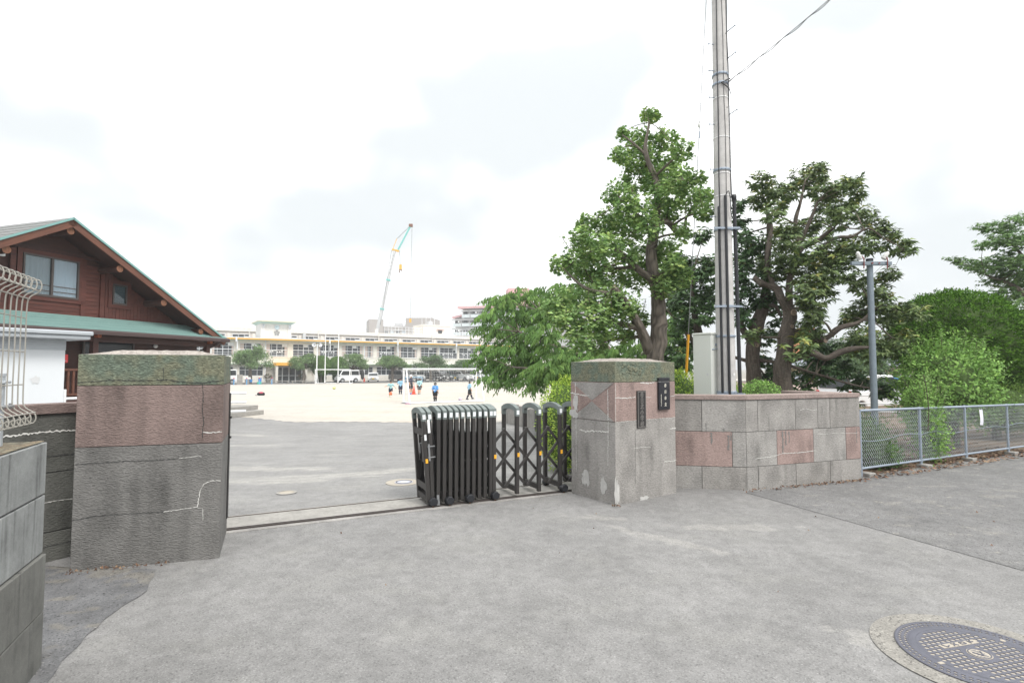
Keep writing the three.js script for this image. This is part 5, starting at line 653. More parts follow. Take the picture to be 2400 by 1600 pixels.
  // roof edge: yellow fascia, pale rail above, bluish metal roof behind
  part(S, 'fascia', box(Lx + 1, 0.2, 0.12, cx, 6.08, 0.86), M.yellow); part(S, 'soffit', box(Lx + 1, 0.08, 0.98, cx, 5.97, 0.35), M.pale_green); part(S, 'roof_edge', box(Lx + 1, 0.12, 0.2, cx, 6.24, 0.84), M.alu); part(S, 'roof', muv(box(Lx + 1, 0.1, 9.6, cx, 6.45, -3.9, 0.045, 0, 0)), M.school_roof);
  for (const s of [0.9, 14.3, 25.8, 37.2]) part(S, 'roof_hopper', [box(0.22, 0.7, 0.22, s, 6.0, 0.98), box(0.16, 1.4, 0.16, s + 0.2, 5.2, 0.5)], M.alu); part(S, 'gutter_pipe', [bar([10.2, 5.85, 0.7], [13.8, 5.9, 0.85], 0.06)], M.alu);
  // entrance with glass doors under a yellow canopy
  const E = sub(S, 'entrance', [8.4, 0, 0.2]); part(E, 'canopy', box(4.6, 0.45, 2.2, 0, 2.35, 0.9), M.yellow); part(E, 'pillar', [box(0.35, 2.7, 0.35, -2.1, 0.85, 1.7), box(0.35, 2.7, 0.35, 2.1, 0.85, 1.7)], M.school); part(E, 'glass_doors', box(3.8, 2.3, 0.06, 0, 0.75, -0.05), M.school_glass); part(E, 'door_frames', [-1.9, -0.95, 0, 0.95, 1.9].map((x) => box(0.14, 2.35, 0.1, x, 0.75, 0)).concat([box(3.9, 0.12, 0.11, 0, 1.9, 0), box(3.9, 0.08, 0.11, 0, 0.6, 0)]), M.alu);
  // clock tower
  const Tw = sub(S, 'clock_tower', [7.05, 0, -3]); part(Tw, 'tower_wall', muv(box(4.5, 2.6, 4.5, 0, 7.6, -2.25)), M.school); part(Tw, 'corner_pier', [box(0.55, 2.5, 0.14, -1.97, 7.6, 0.05), box(0.55, 2.5, 0.14, 1.97, 7.6, 0.05), box(4.45, 0.14, 0.1, 0, 8.62, 0.04)], M.school_band);
  { const g = new THREE.CylinderGeometry(1, 1, 1, 4, 1); part(Tw, 'flared_roof', (() => { const a = [[-2.25, 8.66, 0.05], [2.25, 8.66, 0.05], [2.25, 8.66, -4.6], [-2.25, 8.66, -4.6]], b = [[-2.75, 9.02, 0.9], [2.75, 9.02, 0.9], [2.75, 9.02, -5.3], [-2.75, 9.02, -5.3]], P = [], id = []; for (let k = 0; k < 4; k++) { const n = (k + 1) % 4, o = P.length / 3; P.push(...a[k], ...a[n], ...b[n], ...b[k]); id.push(o, o + 1, o + 2, o, o + 2, o + 3); } const q = new THREE.BufferGeometry(); q.setAttribute('position', new THREE.Float32BufferAttribute(P, 3)); q.setIndex(id); q.computeVertexNormals(); return q; })(), M.pale_green); part(Tw, 'roof_slab', box(5.6, 0.12, 6.3, 0, 9.08, -2.2), mat([0.75, 0.66, 0.45], 0.8)); }
  part(Tw, 'clock_face', cyl(0.34, 0.34, 0.06, 28, 0.1, 8.2, 0.05, Math.PI / 2), mat([0.62, 0.74, 0.76], 0.4)); part(Tw, 'clock_rim', mv(lathe([[0.32, 0], [0.37, 0], [0.37, 0.08], [0.32, 0.08]], 28), 0.1, 8.2, 0.02, Math.PI / 2), M.alu); part(Tw, 'clock_hands', [box(0.03, 0.18, 0.02, 0.1, 8.28, 0.09), box(0.22, 0.03, 0.02, 0.0, 8.2, 0.092)], M.cable);
  part(Tw, 'star_emblem', Array.from({ length: 5 }, (_, k) => { const a = Math.PI / 2 + k * 1.2566; return [extrude([[0, 0.06], [-0.17, 0.3], [-0.08, 0.46], [0, 0.4], [0.08, 0.46], [0.17, 0.3]], 0.06).applyMatrix4(new THREE.Matrix4().makeRotationZ(a - Math.PI / 2)).translate(0.1, 7.32, 0.02)]; }).flat(), mat([0.36, 0.35, 0.33], 0.5, { metal: 0.4 }));
  for (const x of [-1.9, 1.95]) part(Tw, 'loudspeaker', [mv(lathe([[0, 0], [0.06, 0], [0.09, 0.12], [0.2, 0.32], [0.19, 0.32], [0.05, 0.1]], 16), x, 8.45, 0.1, Math.PI / 2), cyl(0.08, 0.08, 0.2, 10, x, 8.1, 0.14)], M.alu);
  part(S, 'aerial', [bar([6.9, 9, -5.5], [6.9, 12.2, -5.5], 0.04), bar([6.2, 11.9, -5.5], [7.3, 11.9, -5.5], 0.025), bar([6.7, 11.2, -5.5], [7.1, 11.2, -5.5], 0.02), bar([6.3, 11.75, -5.5], [6.3, 12.05, -5.5], 0.015), bar([6.6, 11.7, -5.5], [6.6, 12.1, -5.5], 0.015), bar([7.2, 11.6, -5.5], [7.2, 12.2, -5.5], 0.015)], M.alu); part(S, 'roof_ladder', [bar([4.9, 9, -5], [4.9, 10.1, -5], 0.05), bar([5.4, 9, -5], [5.4, 10.1, -5], 0.05), bar([4.9, 10.1, -5], [5.4, 10.1, -5], 0.04)], M.alu);
}
{ // rear school block with parapet
  const B = thing('rear_school_block', 'cream three storey rear school block rising behind the front roof', 'school', [SO[0], 0, SO[1]], ST), x0 = -14, x1 = 64, c = (x0 + x1) / 2, L = x1 - x0;
  part(B, 'wall', muv(box(L, 8.4, 8, c, GY + 4.2, -18.05)), M.school_rear); part(B, 'parapet', muv(box(L + 0.4, 0.65, 8.5, c, 8.35, -18.0)), M.school_band);
  for (let i = 0; i < 20; i++) { const s = x0 + 2.2 + i * 3.85; const w = sub(B, 'window', [s, 7.15, -14.0]); part(w, 'pane', box(2.7, 0.8, 0.06, 0, 0, -0.02), M.school_glass); part(w, 'frame', [box(2.8, 0.08, 0.1, 0, 0.4, 0), box(2.8, 0.08, 0.1, 0, -0.4, 0), ...[-1.35, -0.45, 0.45, 1.35].map((x) => box(0.07, 0.8, 0.1, x, 0, 0))], M.alu); part(w, 'unit', box(0.8, 0.35, 0.1, 0.9, -0.1, 0.06), M.white); part(B, 'pier', box(0.5, 8, 0.3, s + 1.9, 3.7, -13.98), M.school_rear); if (i % 3 === 1) part(B, 'roof_drain', [box(0.5, 0.9, 0.4, s + 1, 9.0, -14.4), box(0.14, 1.6, 0.14, s + 1.2, 7.9, -13.7)], M.school_band); }
  part(B, 'flue', [box(0.5, 2.4, 0.4, 13.8, 6.9, -13.4)], M.flat_grey);
  const R = thing('roof_house', 'cream rooftop stair house with water tank frame on the rear block', 'roof house', [SO[0], 0, SO[1]], ST); part(R, 'wall', muv(box(6.4, 2.3, 5, 41.5, 9.7, -18)), M.school); part(R, 'parapet', box(6.6, 0.25, 5.2, 41.5, 10.85, -18), M.school_band); part(R, 'window', [box(0.9, 0.7, 0.06, 42.2, 9.5, -15.48)], M.school_glass); part(R, 'hood', box(1.7, 0.1, 0.5, 42.2, 10.05, -15.3), M.pink_roof);
  const fr = []; for (const x of [39.6, 41.6]) for (const z of [-19, -17]) fr.push(bar([x, 10.9, z], [x, 12.8, z], 0.05)); for (const z of [-19, -17]) fr.push(bar([39.6, 12.8, z], [41.6, 12.8, z], 0.05)); for (const x of [39.6, 41.6]) fr.push(bar([x, 12.8, -19], [x, 12.8, -17], 0.05)); part(R, 'frame', fr, M.alu); part(R, 'tank', box(0.9, 0.8, 0.9, 41.0, 11.5, -18), M.flat_grey);
  const F = thing('roof_fence', 'white rooftop safety fence along the rear school block', 'fence', [SO[0], 0, SO[1]], ST), bars = []; for (let i = 0; i < 40; i++) bars.push(bar([30 + i * 0.75, 8.6, -16], [30 + i * 0.75, 10.2, -16], 0.04, 5)); part(F, 'posts', bars, M.alu); part(F, 'rails', [9.0, 9.6, 10.2].map((y) => bar([30, y, -16], [59.5, y, -16], 0.035, 5)), M.alu); F.children[0].userData.kind = 'stuff';
}
// ---------------------------------------------------------------- town beyond
function block(o, name, x, y, z, w, h, d, m, ry = 0) { return part(o, name, muv(box(w, h, d, 0, h / 2, 0)), m, [x, y, z], [0, ry, 0]); }
{
  const B = thing('grey_building', 'large grey institutional building with small windows behind the school', 'building', [0, -0.5, 0]);
  block(B, 'wing', -60.5, 0, -238, 6.0, 23.4, 12, M.grey_tile, 0.35); block(B, 'wing', -52.5, 0, -244, 14, 20.9, 12, M.grey_tile, 0.0); block(B, 'tower', -39.5, 0, -240, 11.5, 24.1, 14, M.grey_tile, -0.12); block(B, 'wing', -20, 0, -262, 34, 16.6, 12, M.grey_tile_light, 0);
  for (let f = 0; f < 3; f++) for (let k = 0; k < 5; k++) { const w = sub(B, 'window', [-58 + k * 2.6, 18.2 - f * 3.4, -237.85]); part(w, 'pane', box(1.5, 1.2, 0.1), f % 2 || k % 2 ? M.tinted : mat([0.5, 0.56, 0.6], 0.2)); part(w, 'frame', [box(1.6, 0.12, 0.2, 0, 0.62, 0), box(1.6, 0.12, 0.2, 0, -0.62, 0), box(0.1, 1.2, 0.2, 0, 0, 0.02)], M.alu); }
  for (let f = 0; f < 3; f++) for (let k = 0; k < 2; k++) { const w = sub(B, 'window', [-62.6 + k * 0.1, 16 - f * 3.6, -231.6]); part(w, 'pane', box(0.9, 1.2, 0.15), M.tinted); }
  part(B, 'balcony', [box(3.2, 1.0, 1.2, -37.5, 16.0, -232.6)], M.grey_tile_light); part(B, 'roof_unit', [box(3, 1.5, 3, -51, 21.7, -243), box(2, 1.0, 2, -47, 21.4, -243)], M.flat_grey);
}
{ // apartment slab with access balconies, pink roof
  const A = thing('apartment_block', 'pale apartment block with glass fronted balconies and pink roof', 'apartment building', [-21.4, -0.5, -198], -0.24), r = seeded(801), n = 15, w = 3.3; A.scale.set(1, 1.16, 1);
  part(A, 'wall', muv(box(n * w, 20.6, 11, n * w / 2 + 3.4, 10.3, -5.6)), mat([0.6, 0.59, 0.58], 0.9)); part(A, 'wall', muv(box(3.4, 18.2, 9, 1.7, 9.1, -6.6)), mat([0.6, 0.59, 0.58], 0.9));
  for (let f = 0; f < 7; f++) { const y = 2.2 + f * 2.75, st = f === 6 ? 3.2 : -0.3; const wd = n * w + 3.4 - st; part(A, 'floor_slab', box(wd, 0.24, 1.7, st + wd / 2, y + 1.2, 0.6), M.flat_grey); for (let k = f === 6 ? 1 : 0; k < 9; k++) { const x = k * w + 0.1; const b = sub(A, 'balcony', [x + w / 2, y, 1.2]); part(b, 'glass_front', box(w - 0.3, 1.05, 0.06, 0, -0.4, 0), r() < 0.12 ? mat([0.2, 0.4, 0.38], 0.3) : M.balcony); part(b, 'door', box(1.5, 1.9, 0.1, -0.4, 0.05, -1.1), M.tinted); part(b, 'divider', box(0.1, 2.4, 1.2, w / 2 - 0.05, 0, -0.5), M.flat_grey); if (r() < 0.35) part(b, 'dish', cyl(0.3, 0.3, 0.08, 12, 0.6, 0.6, 0.1, 1.2), M.white); } }
  part(A, 'roof', [box(n * w + 2.4, 0.7, 13.5, n * w / 2 + 3.3, 21.3, -4.9, 0.05)], M.pink_roof); part(A, 'roof', [box(4.6, 0.6, 10, 1.4, 18.6, -5.8, 0.03, 0, 0.18)], M.pink_roof); part(A, 'roof_rail', Array.from({ length: 14 }, (_, k) => bar([4 + k * 3.4, 21.6, 0.5], [4 + k * 3.4, 22.8, 0.5], 0.05, 5)).concat([bar([4, 22.8, 0.5], [50, 22.8, 0.5], 0.05)]), M.alu);
  const P = thing('pink_tower', 'dusky pink stair tower with rooftop rail above the trees', 'tower', [2.2, -0.5, -214], 0.15); part(P, 'wall', muv(box(8.4, 33.6, 7, 0, 16.8, 0)), M.pink); part(P, 'roof_rail', [...[-1, 0, 1, 2, 3].map((x) => bar([x, 33.6, 1], [x, 35.4, 1], 0.08)), bar([-1, 35.4, 1], [3, 35.4, 1], 0.08), bar([-1, 34.5, 1], [3, 34.5, 1], 0.06)], M.alu); part(P, 'mast', bar([-3, 33.6, 0], [-3, 39, 0], 0.06), M.alu);
}
{ // mobile crane boom behind the school
  const C = thing('mobile_crane', 'mobile crane with long grey boom and turquoise luffing jib', 'crane', [-34.2, -0.4, -130]); const dir = (a, b, t) => a.map((v, i) => lerp(v, b[i], t)), a = [0, 2.5, 0], b = [5.75, 30.6, 0], j = [9.6, 36.8, 0], teal = mat([0.16, 0.52, 0.48], 0.5);
  part(C, 'boom', [strap(dir(a, b, 0.2), dir(a, b, 0.5), 0.72, 0.7, [0, 0, 1]), strap(dir(a, b, 0.5), dir(a, b, 0.75), 0.6, 0.6, [0, 0, 1]), strap(dir(a, b, 0.75), b, 0.5, 0.5, [0, 0, 1])], M.flat_grey); part(C, 'boom_base', [strap(a, dir(a, b, 0.28), 1.1, 1.0, [0, 0, 1])], teal); part(C, 'boom_collar', [0.49, 0.74].map((t) => strap(dir(a, b, t), dir(a, b, t + 0.012), 0.95, 0.9, [0, 0, 1])), teal); for (let k = 0; k < 6; k++) part(C, 'boom_slot', strap(dir(a, b, 0.8 + k * 0.03), dir(a, b, 0.812 + k * 0.03), 0.24, 0.54, [0, 0, 1]), M.flat_grey_mid);
  part(C, 'boom_head', [box(1.7, 0.4, 0.5, b[0] + 0.2, b[1] + 0.1, 0, 0, 0, -0.25), strap([b[0] - 0.6, b[1], 0], [b[0] + 0.5, b[1] + 3, 0], 0.12, 0.12, [0, 0, 1])], M.yellow); part(C, 'jib', [strap([b[0] + 0.8, b[1] + 0.2, 0], j, 0.32, 0.3, [0, 0, 1])], teal); part(C, 'jib_head', box(0.9, 0.7, 0.5, j[0], j[1], 0), M.log_end);
  part(C, 'rope', [bar([b[0] + 0.4, b[1] + 2.8, 0], j, 0.05, 5), bar([b[0] - 0.7, b[1], 0.3], [b[0] - 3.2, b[1] - 18, 0.3], 0.04, 5), bar([j[0] + 0.3, j[1], 0], [j[0] + 0.1, 14, 0], 0.035, 5), bar([b[0] + 1.2, b[1], 0.2], [b[0] + 1.5, b[1] - 3.5, 0.2], 0.04, 5)], M.cable); part(C, 'hook_block', [box(0.6, 1.2, 0.4, b[0] + 1.5, b[1] - 4, 0.2), box(0.5, 0.9, 0.3, j[0] + 0.1, 13.6, 0)], M.yellow); part(C, 'hook', [mv(new THREE.TorusGeometry(0.35, 0.12, 8, 14, 4.5), b[0] + 1.5, b[1] - 5, 0.2)], M.rust);
  part(C, 'carrier', [box(9, 2.0, 2.6, 1, 1.2, 0), box(2.4, 1.6, 1.2, -1.2, 2.9, 1.0)], teal);
}
{ // houses beyond the planted bed at the right
  function hip(o, w, d, y0, h, m, lip = 0.5) { const a = w / 2 + lip, b = d / 2 + lip, rl = Math.max(0.4, w / 2 - d / 2), P = [[-a, y0, b], [a, y0, b], [a, y0, -b], [-a, y0, -b], [-rl, y0 + h, 0], [rl, y0 + h, 0]], f = [[0, 1, 5], [0, 5, 4], [1, 2, 5], [2, 3, 4], [2, 4, 5], [3, 0, 4], [0, 2, 1], [0, 3, 2]], q = []; for (const t of f) for (const i of t) q.push(...P[i]); const g = new THREE.BufferGeometry(); g.setAttribute('position', new THREE.Float32BufferAttribute(q, 3)); g.computeVertexNormals(); part(o, 'roof', muv(g), m);
    const ribs = []; for (let k = 0; k <= Math.floor(w / 0.42); k++) { const x = -w / 2 + k * 0.42, t = Math.abs(x) <= rl ? 1 : 1 - (Math.abs(x) - rl) / (a - rl); if (t > 0.08) ribs.push(bar([x, y0 + 0.03, b], [x, y0 + h * t + 0.03, b * (1 - t)], 0.05, 5)); } part(o, 'tile_ribs', ribs, m); }
  const tile = mat([0.23, 0.245, 0.29], 0.45), ochre = mat([0.42, 0.34, 0.22], 0.9), H1 = thing('tiled_house', 'house with blue grey tiled hip roof seen under the evergreen branches', 'house', [26.5, -0.5, -44], -0.35);
  part(H1, 'wall', muv(box(9.5, 2.4, 6.5, 0, 1.2, 0)), ochre); hip(H1, 9.5, 6.5, 2.35, 1.5, tile); part(H1, 'window', [box(1.6, 1.0, 0.06, 1.5, 1.3, 3.27), box(1.2, 1.0, 0.06, -2.2, 1.3, 3.27)], M.tinted); part(H1, 'window_frame', [box(1.7, 0.06, 0.1, 1.5, 1.82, 3.28), box(1.7, 0.06, 0.1, 1.5, 0.8, 3.28), box(1.3, 0.06, 0.1, -2.2, 1.82, 3.28)], M.alu); part(H1, 'lower_eave', [muv(box(8.5, 0.1, 1.4, 0.5, 1.5, 4.0, 0.25))], tile);
  const H2 = thing('white_house', 'white two storey house with grey roof behind the tiled house', 'house', [34, -0.5, -56], -0.3); part(H2, 'wall', muv(box(10, 4.0, 7, 0, 2.0, 0)), M.school_band); hip(H2, 10, 7, 3.95, 1.3, M.roof_grey, 0.4); part(H2, 'window', [box(1.4, 1.0, 0.06, -2.5, 2.6, 3.52), box(1.4, 1.0, 0.06, 1.5, 2.6, 3.52)], M.tinted); part(H2, 'pipe', bar([-0.5, 0, 3.6], [-0.5, 3.8, 3.6], 0.1), M.alu);
  const H3 = thing('cream_house', 'cream house with grey tile roof at the far right edge', 'house', [46, -0.5, -47], -0.5); part(H3, 'wall', muv(box(11, 5.4, 7, 0, 2.7, 0)), M.school_band); hip(H3, 11, 7, 5.35, 1.6, M.roof_grey, 0.5); part(H3, 'window', [box(1.5, 1.0, 0.06, -2.5, 4.3, 3.52), box(1.5, 1.0, 0.06, 1.8, 4.3, 3.52)], M.tinted); part(H3, 'lower_roof', muv(box(12, 0.1, 1.8, 0, 3.2, 4.2, 0.3)), M.roof_grey);
  const H4 = thing('orange_building', 'orange terracotta wall glimpsed between the evergreen trunks', 'building', [27.5, -0.5, -48.5], -0.1); part(H4, 'wall', muv(box(1.5, 5.6, 3, -1.0, 2.8, -2)), mat([0.55, 0.24, 0.12], 0.9)); part(H4, 'roof', box(1.7, 0.2, 3.3, -1.0, 5.7, -2), mat([0.45, 0.17, 0.1], 0.8));
  const W = thing('garden_wall', 'low pinkish wall across the street behind the garden', 'wall', [26, -0.5, -37], -0.25); part(W, 'wall', muv(box(30, 1.2, 0.2, 0, 0.6, 0)), mat([0.6, 0.48, 0.44], 0.9)); part(W, 'coping', box(30, 0.08, 0.3, 0, 1.24, 0), M.slab);
  const G = thing('pipe_railing', 'thin white pipe railing beyond the steel post', 'railing', [13.2, -0.4, -20.5], -0.3); for (const y of [0.45, 0.75, 1.05]) part(G, 'rail', bar([-6, y, 0], [9, y, 0], 0.025, 7), M.white_paint); for (let k = 0; k < 8; k++) part(G, 'upright', bar([-6 + k * 2.14, 0, 0], [-6 + k * 2.14, 1.05, 0], 0.03, 7), M.white_paint);
}
// ---------------------------------------------------------------- vegetation: clump centres and radii in metres
const GINKGO = [[2.63,6.41,-10.0,0.14],[2.49,6.04,-10.19,0.26],[2.96,6.11,-10.27,0.22],[2.22,6.29,-10.51,0.11],[2.41,5.65,-10.18,0.31],[2.94,5.73,-10.48,0.28],[2.89,5.34,-9.05,0.18],[1.98,5.55,-9.74,0.14],[2.44,5.35,-10.51,0.34],[2.74,5.22,-10.04,0.29],[3.19,5.4,-10.44,0.32],[3.18,4.92,-9.18,0.15],[1.94,4.83,-9.75,0.25],[2.73,4.71,-9.39,0.31],[3.3,4.76,-9.87,0.3],[3.58,4.88,-9.92,0.14],[3.25,4.29,-9.02,0.16],[2.23,4.38,-9.35,0.3],[2.02,4.48,-9.45,0.2],[1.85,4.48,-10.47,0.32],[1.43,4.41,-10.23,0.17],[1.19,3.91,-9.26,0.18],[2.11,4.27,-10.28,0.35],[2.37,4.07,-9.22,0.23],[2.9,4.57,-9.99,0.22],[2.94,4.0,-9.2,0.15],[1.55,3.72,-9.0,0.28],[1.53,3.92,-10.39,0.23],[1.1,3.59,-9.34,0.19],[0.86,3.45,-9.34,0.17],[1.2,3.65,-10.57,0.23],[1.6,3.61,-10.4,0.3],[1.98,3.68,-9.46,0.24],[2.66,3.87,-10.54,0.29],[2.85,3.84,-9.86,0.25],[2.73,3.48,-10.08,0.33],[2.8,3.45,-9.33,0.2],[2.38,3.44,-10.51,0.3],[1.81,3.37,-10.11,0.29],[1.51,3.41,-10.55,0.23],[1.3,3.05,-10.43,0.36],[0.8,2.71,-9.48,0.27],[1.61,2.93,-9.58,0.35],[1.93,2.76,-9.27,0.27],[1.35,2.52,-9.23,0.37],[0.93,2.4,-9.1,0.26],[1.73,2.44,-9.48,0.31],[2.1,2.33,-9.96,0.25],[1.12,2.13,-9.01,0.21],[2.42,2.56,-10.08,0.16],[2.72,3.14,-9.54,0.26],[2.98,3.27,-9.5,0.21],[1.61,2.13,-10.31,0.22],[0.89,2.64,-9.77,0.21]];
const OAK_FRONT = [[5.0,5.41,-10.71,0.16],[5.34,5.27,-10.97,0.22],[5.31,5.22,-11.33,0.2],[5.0,4.65,-10.29,0.19],[5.97,5.36,-11.76,0.14],[5.35,5.06,-10.24,0.13],[6.24,5.69,-11.4,0.2],[6.53,5.92,-11.55,0.15],[5.96,5.4,-10.23,0.1],[6.53,5.5,-11.46,0.23],[6.4,5.25,-10.79,0.17],[6.84,5.39,-11.13,0.19],[6.4,5.18,-10.21,0.09],[6.62,5.2,-10.27,0.07],[6.8,5.1,-10.49,0.09],[6.88,5.21,-11.73,0.12],[6.48,4.68,-10.51,0.23],[7.33,5.01,-11.41,0.17],[7.13,4.85,-11.69,0.15],[7.73,4.99,-11.71,0.17],[7.31,4.46,-10.75,0.17],[7.47,4.24,-10.77,0.22],[7.95,4.21,-11.04,0.19],[8.4,4.18,-11.44,0.12],[6.83,4.05,-10.37,0.17],[6.48,4.73,-11.4,0.13],[6.18,4.62,-11.48,0.2],[6.71,4.57,-11.58,0.15],[5.28,4.18,-10.26,0.21],[5.75,4.47,-11.71,0.19],[5.62,3.92,-10.35,0.23],[5.58,3.88,-10.75,0.23],[5.47,3.84,-11.18,0.26],[5.91,3.66,-11.67,0.24],[6.41,4.01,-10.74,0.22],[7.34,4.29,-11.68,0.19],[6.43,3.82,-11.07,0.29],[6.56,3.81,-10.7,0.22],[6.4,3.5,-10.71,0.23],[5.87,3.4,-10.48,0.24],[5.59,3.12,-10.33,0.21],[5.89,3.05,-10.44,0.24],[6.58,3.33,-11.3,0.16],[6.48,2.99,-11.79,0.17],[5.86,2.68,-10.46,0.15],[6.57,3.36,-10.28,0.13],[7.62,3.37,-11.78,0.12],[7.54,3.36,-11.05,0.18],[7.63,3.52,-10.85,0.11],[7.15,3.1,-10.58,0.15],[6.96,2.62,-11.15,0.13],[7.34,2.82,-11.52,0.2],[7.15,2.83,-10.93,0.16],[7.4,2.79,-10.87,0.19],[7.19,2.88,-10.29,0.15],[8.24,2.7,-11.67,0.17],[7.43,2.69,-10.25,0.15],[8.22,2.78,-10.99,0.13],[8.17,2.18,-11.54,0.2],[7.49,2.22,-10.41,0.15],[7.91,2.04,-11.37,0.17],[7.54,2.26,-11.72,0.24],[7.44,2.04,-11.21,0.23],[7.21,2.08,-11.46,0.17],[6.83,2.31,-10.37,0.15],[5.97,2.31,-10.9,0.24],[5.5,2.07,-10.44,0.21],[5.82,2.22,-11.55,0.17],[5.94,2.45,-10.67,0.16],[4.87,2.31,-10.93,0.1]];
const OAK_REAR = [[5.64,4.16,-12.4,0.29],[5.32,4.34,-12.25,0.21],[5.35,4.74,-12.38,0.16],[5.07,3.8,-11.85,0.19],[5.34,4.41,-11.89,0.16],[5.24,3.1,-12.13,0.21],[5.07,3.42,-11.88,0.17],[5.05,2.7,-11.69,0.15],[5.49,3.2,-11.8,0.17],[5.37,3.47,-11.55,0.15],[5.78,3.16,-11.78,0.14],[6.08,2.87,-12.39,0.18],[5.87,2.36,-12.36,0.16],[5.11,5.3,-12.03,0.12],[5.12,4.94,-11.9,0.12],[6.58,1.58,-11.74,0.24],[6.78,1.64,-11.49,0.23],[7.22,1.48,-11.67,0.24],[7.78,1.33,-12.18,0.18],[6.52,1.5,-12.27,0.21],[6.31,1.24,-11.76,0.19],[5.77,1.68,-12.19,0.2],[5.76,1.33,-12.17,0.18],[8.18,1.26,-12.09,0.16],[8.27,1.15,-12.06,0.16],[5.55,1.86,-12.16,0.14],[6.74,1.95,-11.76,0.17],[7.15,2.07,-12.1,0.16],[6.55,1.85,-11.68,0.14]];
const DARK_TREE = [[4.51,4.75,-12.58,0.16],[4.14,4.0,-12.98,0.26],[4.45,4.02,-12.87,0.26],[4.51,3.77,-12.31,0.22],[4.21,3.66,-13.22,0.27],[4.38,3.48,-12.81,0.22],[4.6,3.21,-12.71,0.2],[3.79,3.07,-11.92,0.21],[4.29,3.16,-12.67,0.2],[3.89,2.75,-12.25,0.18],[3.95,4.17,-12.84,0.19],[4.63,4.11,-12.55,0.15],[3.81,3.75,-13.04,0.23],[3.7,3.25,-12.81,0.22],[4.29,2.67,-13.02,0.15],[4.44,2.8,-12.39,0.14],[3.95,2.35,-12.8,0.19],[4.21,2.13,-12.93,0.15],[4.81,3.44,-13.06,0.15],[3.92,1.86,-12.39,0.2],[3.91,1.68,-13.08,0.23],[3.69,1.95,-13.12,0.23]];
const CHERRY = [[-0.22,3.67,-15.95,0.32],[0.26,3.94,-16.64,0.33],[0.86,3.87,-16.6,0.33],[1.31,3.9,-15.54,0.28],[1.71,3.91,-15.57,0.28],[-0.52,3.14,-14.7,0.24],[0.01,3.3,-16.31,0.41],[0.61,3.32,-16.55,0.42],[1.13,3.21,-15.45,0.39],[-0.68,2.8,-15.96,0.23],[-0.22,2.81,-16.03,0.32],[0.36,2.69,-16.05,0.41],[0.86,2.6,-14.71,0.37],[-0.51,2.23,-16.17,0.32],[0.07,2.21,-15.69,0.4],[0.65,2.1,-15.9,0.4],[1.18,2.14,-15.31,0.39],[-0.9,1.99,-15.8,0.14],[-0.57,1.76,-16.16,0.26],[-0.1,1.76,-15.83,0.31],[0.48,1.65,-16.03,0.41],[0.94,1.65,-14.37,0.36],[1.39,1.86,-14.68,0.32],[-0.49,1.37,-15.36,0.19],[-0.1,1.3,-15.86,0.23],[0.44,1.32,-14.83,0.24],[1.05,1.36,-15.95,0.26],[1.38,1.47,-15.81,0.26],[0.63,1.15,-14.4,0.08],[1.68,1.42,-15.43,0.31],[1.84,1.97,-14.84,0.38],[2.2,1.85,-14.43,0.37],[2.65,1.96,-14.62,0.37],[3.17,2.08,-15.06,0.33],[3.48,2.34,-14.74,0.24],[2.04,1.54,-14.76,0.32],[2.5,1.49,-14.39,0.31],[3.24,1.53,-15.42,0.33],[3.75,1.86,-15.21,0.27],[4.64,2.56,-15.77,0.31],[4.79,2.1,-15.72,0.31],[4.65,2.88,-14.87,0.3],[5.04,3.5,-16.47,0.27],[4.3,1.7,-14.3,0.26],[4.04,2.03,-15.27,0.22]];
const FEATHER = [[14.6,6.0,-16.47,0.16],[15.28,6.0,-16.78,0.28],[15.07,5.98,-16.08,0.27],[16.96,6.66,-17.8,0.15],[16.28,6.39,-16.7,0.24],[13.98,5.32,-15.89,0.13],[15.62,5.7,-17.27,0.25],[14.89,5.53,-16.03,0.31],[16.3,5.62,-17.11,0.37],[16.25,5.71,-16.61,0.36],[14.27,5.16,-17.19,0.12],[15.33,5.23,-18.1,0.17],[15.34,5.08,-17.76,0.21],[14.8,4.85,-16.81,0.24],[16.02,5.12,-17.75,0.3],[16.08,5.12,-17.34,0.38],[15.87,4.91,-16.69,0.36],[15.75,4.8,-16.14,0.39],[15.54,4.68,-17.23,0.25],[15.88,4.54,-17.15,0.33],[17.18,4.52,-18.1,0.39],[17.64,4.44,-18.12,0.44],[15.47,4.39,-17.26,0.17],[15.3,3.96,-16.64,0.28],[16.97,3.97,-17.94,0.3],[15.36,3.54,-15.8,0.34],[15.07,3.3,-16.06,0.15],[16.57,3.2,-17.16,0.25]];
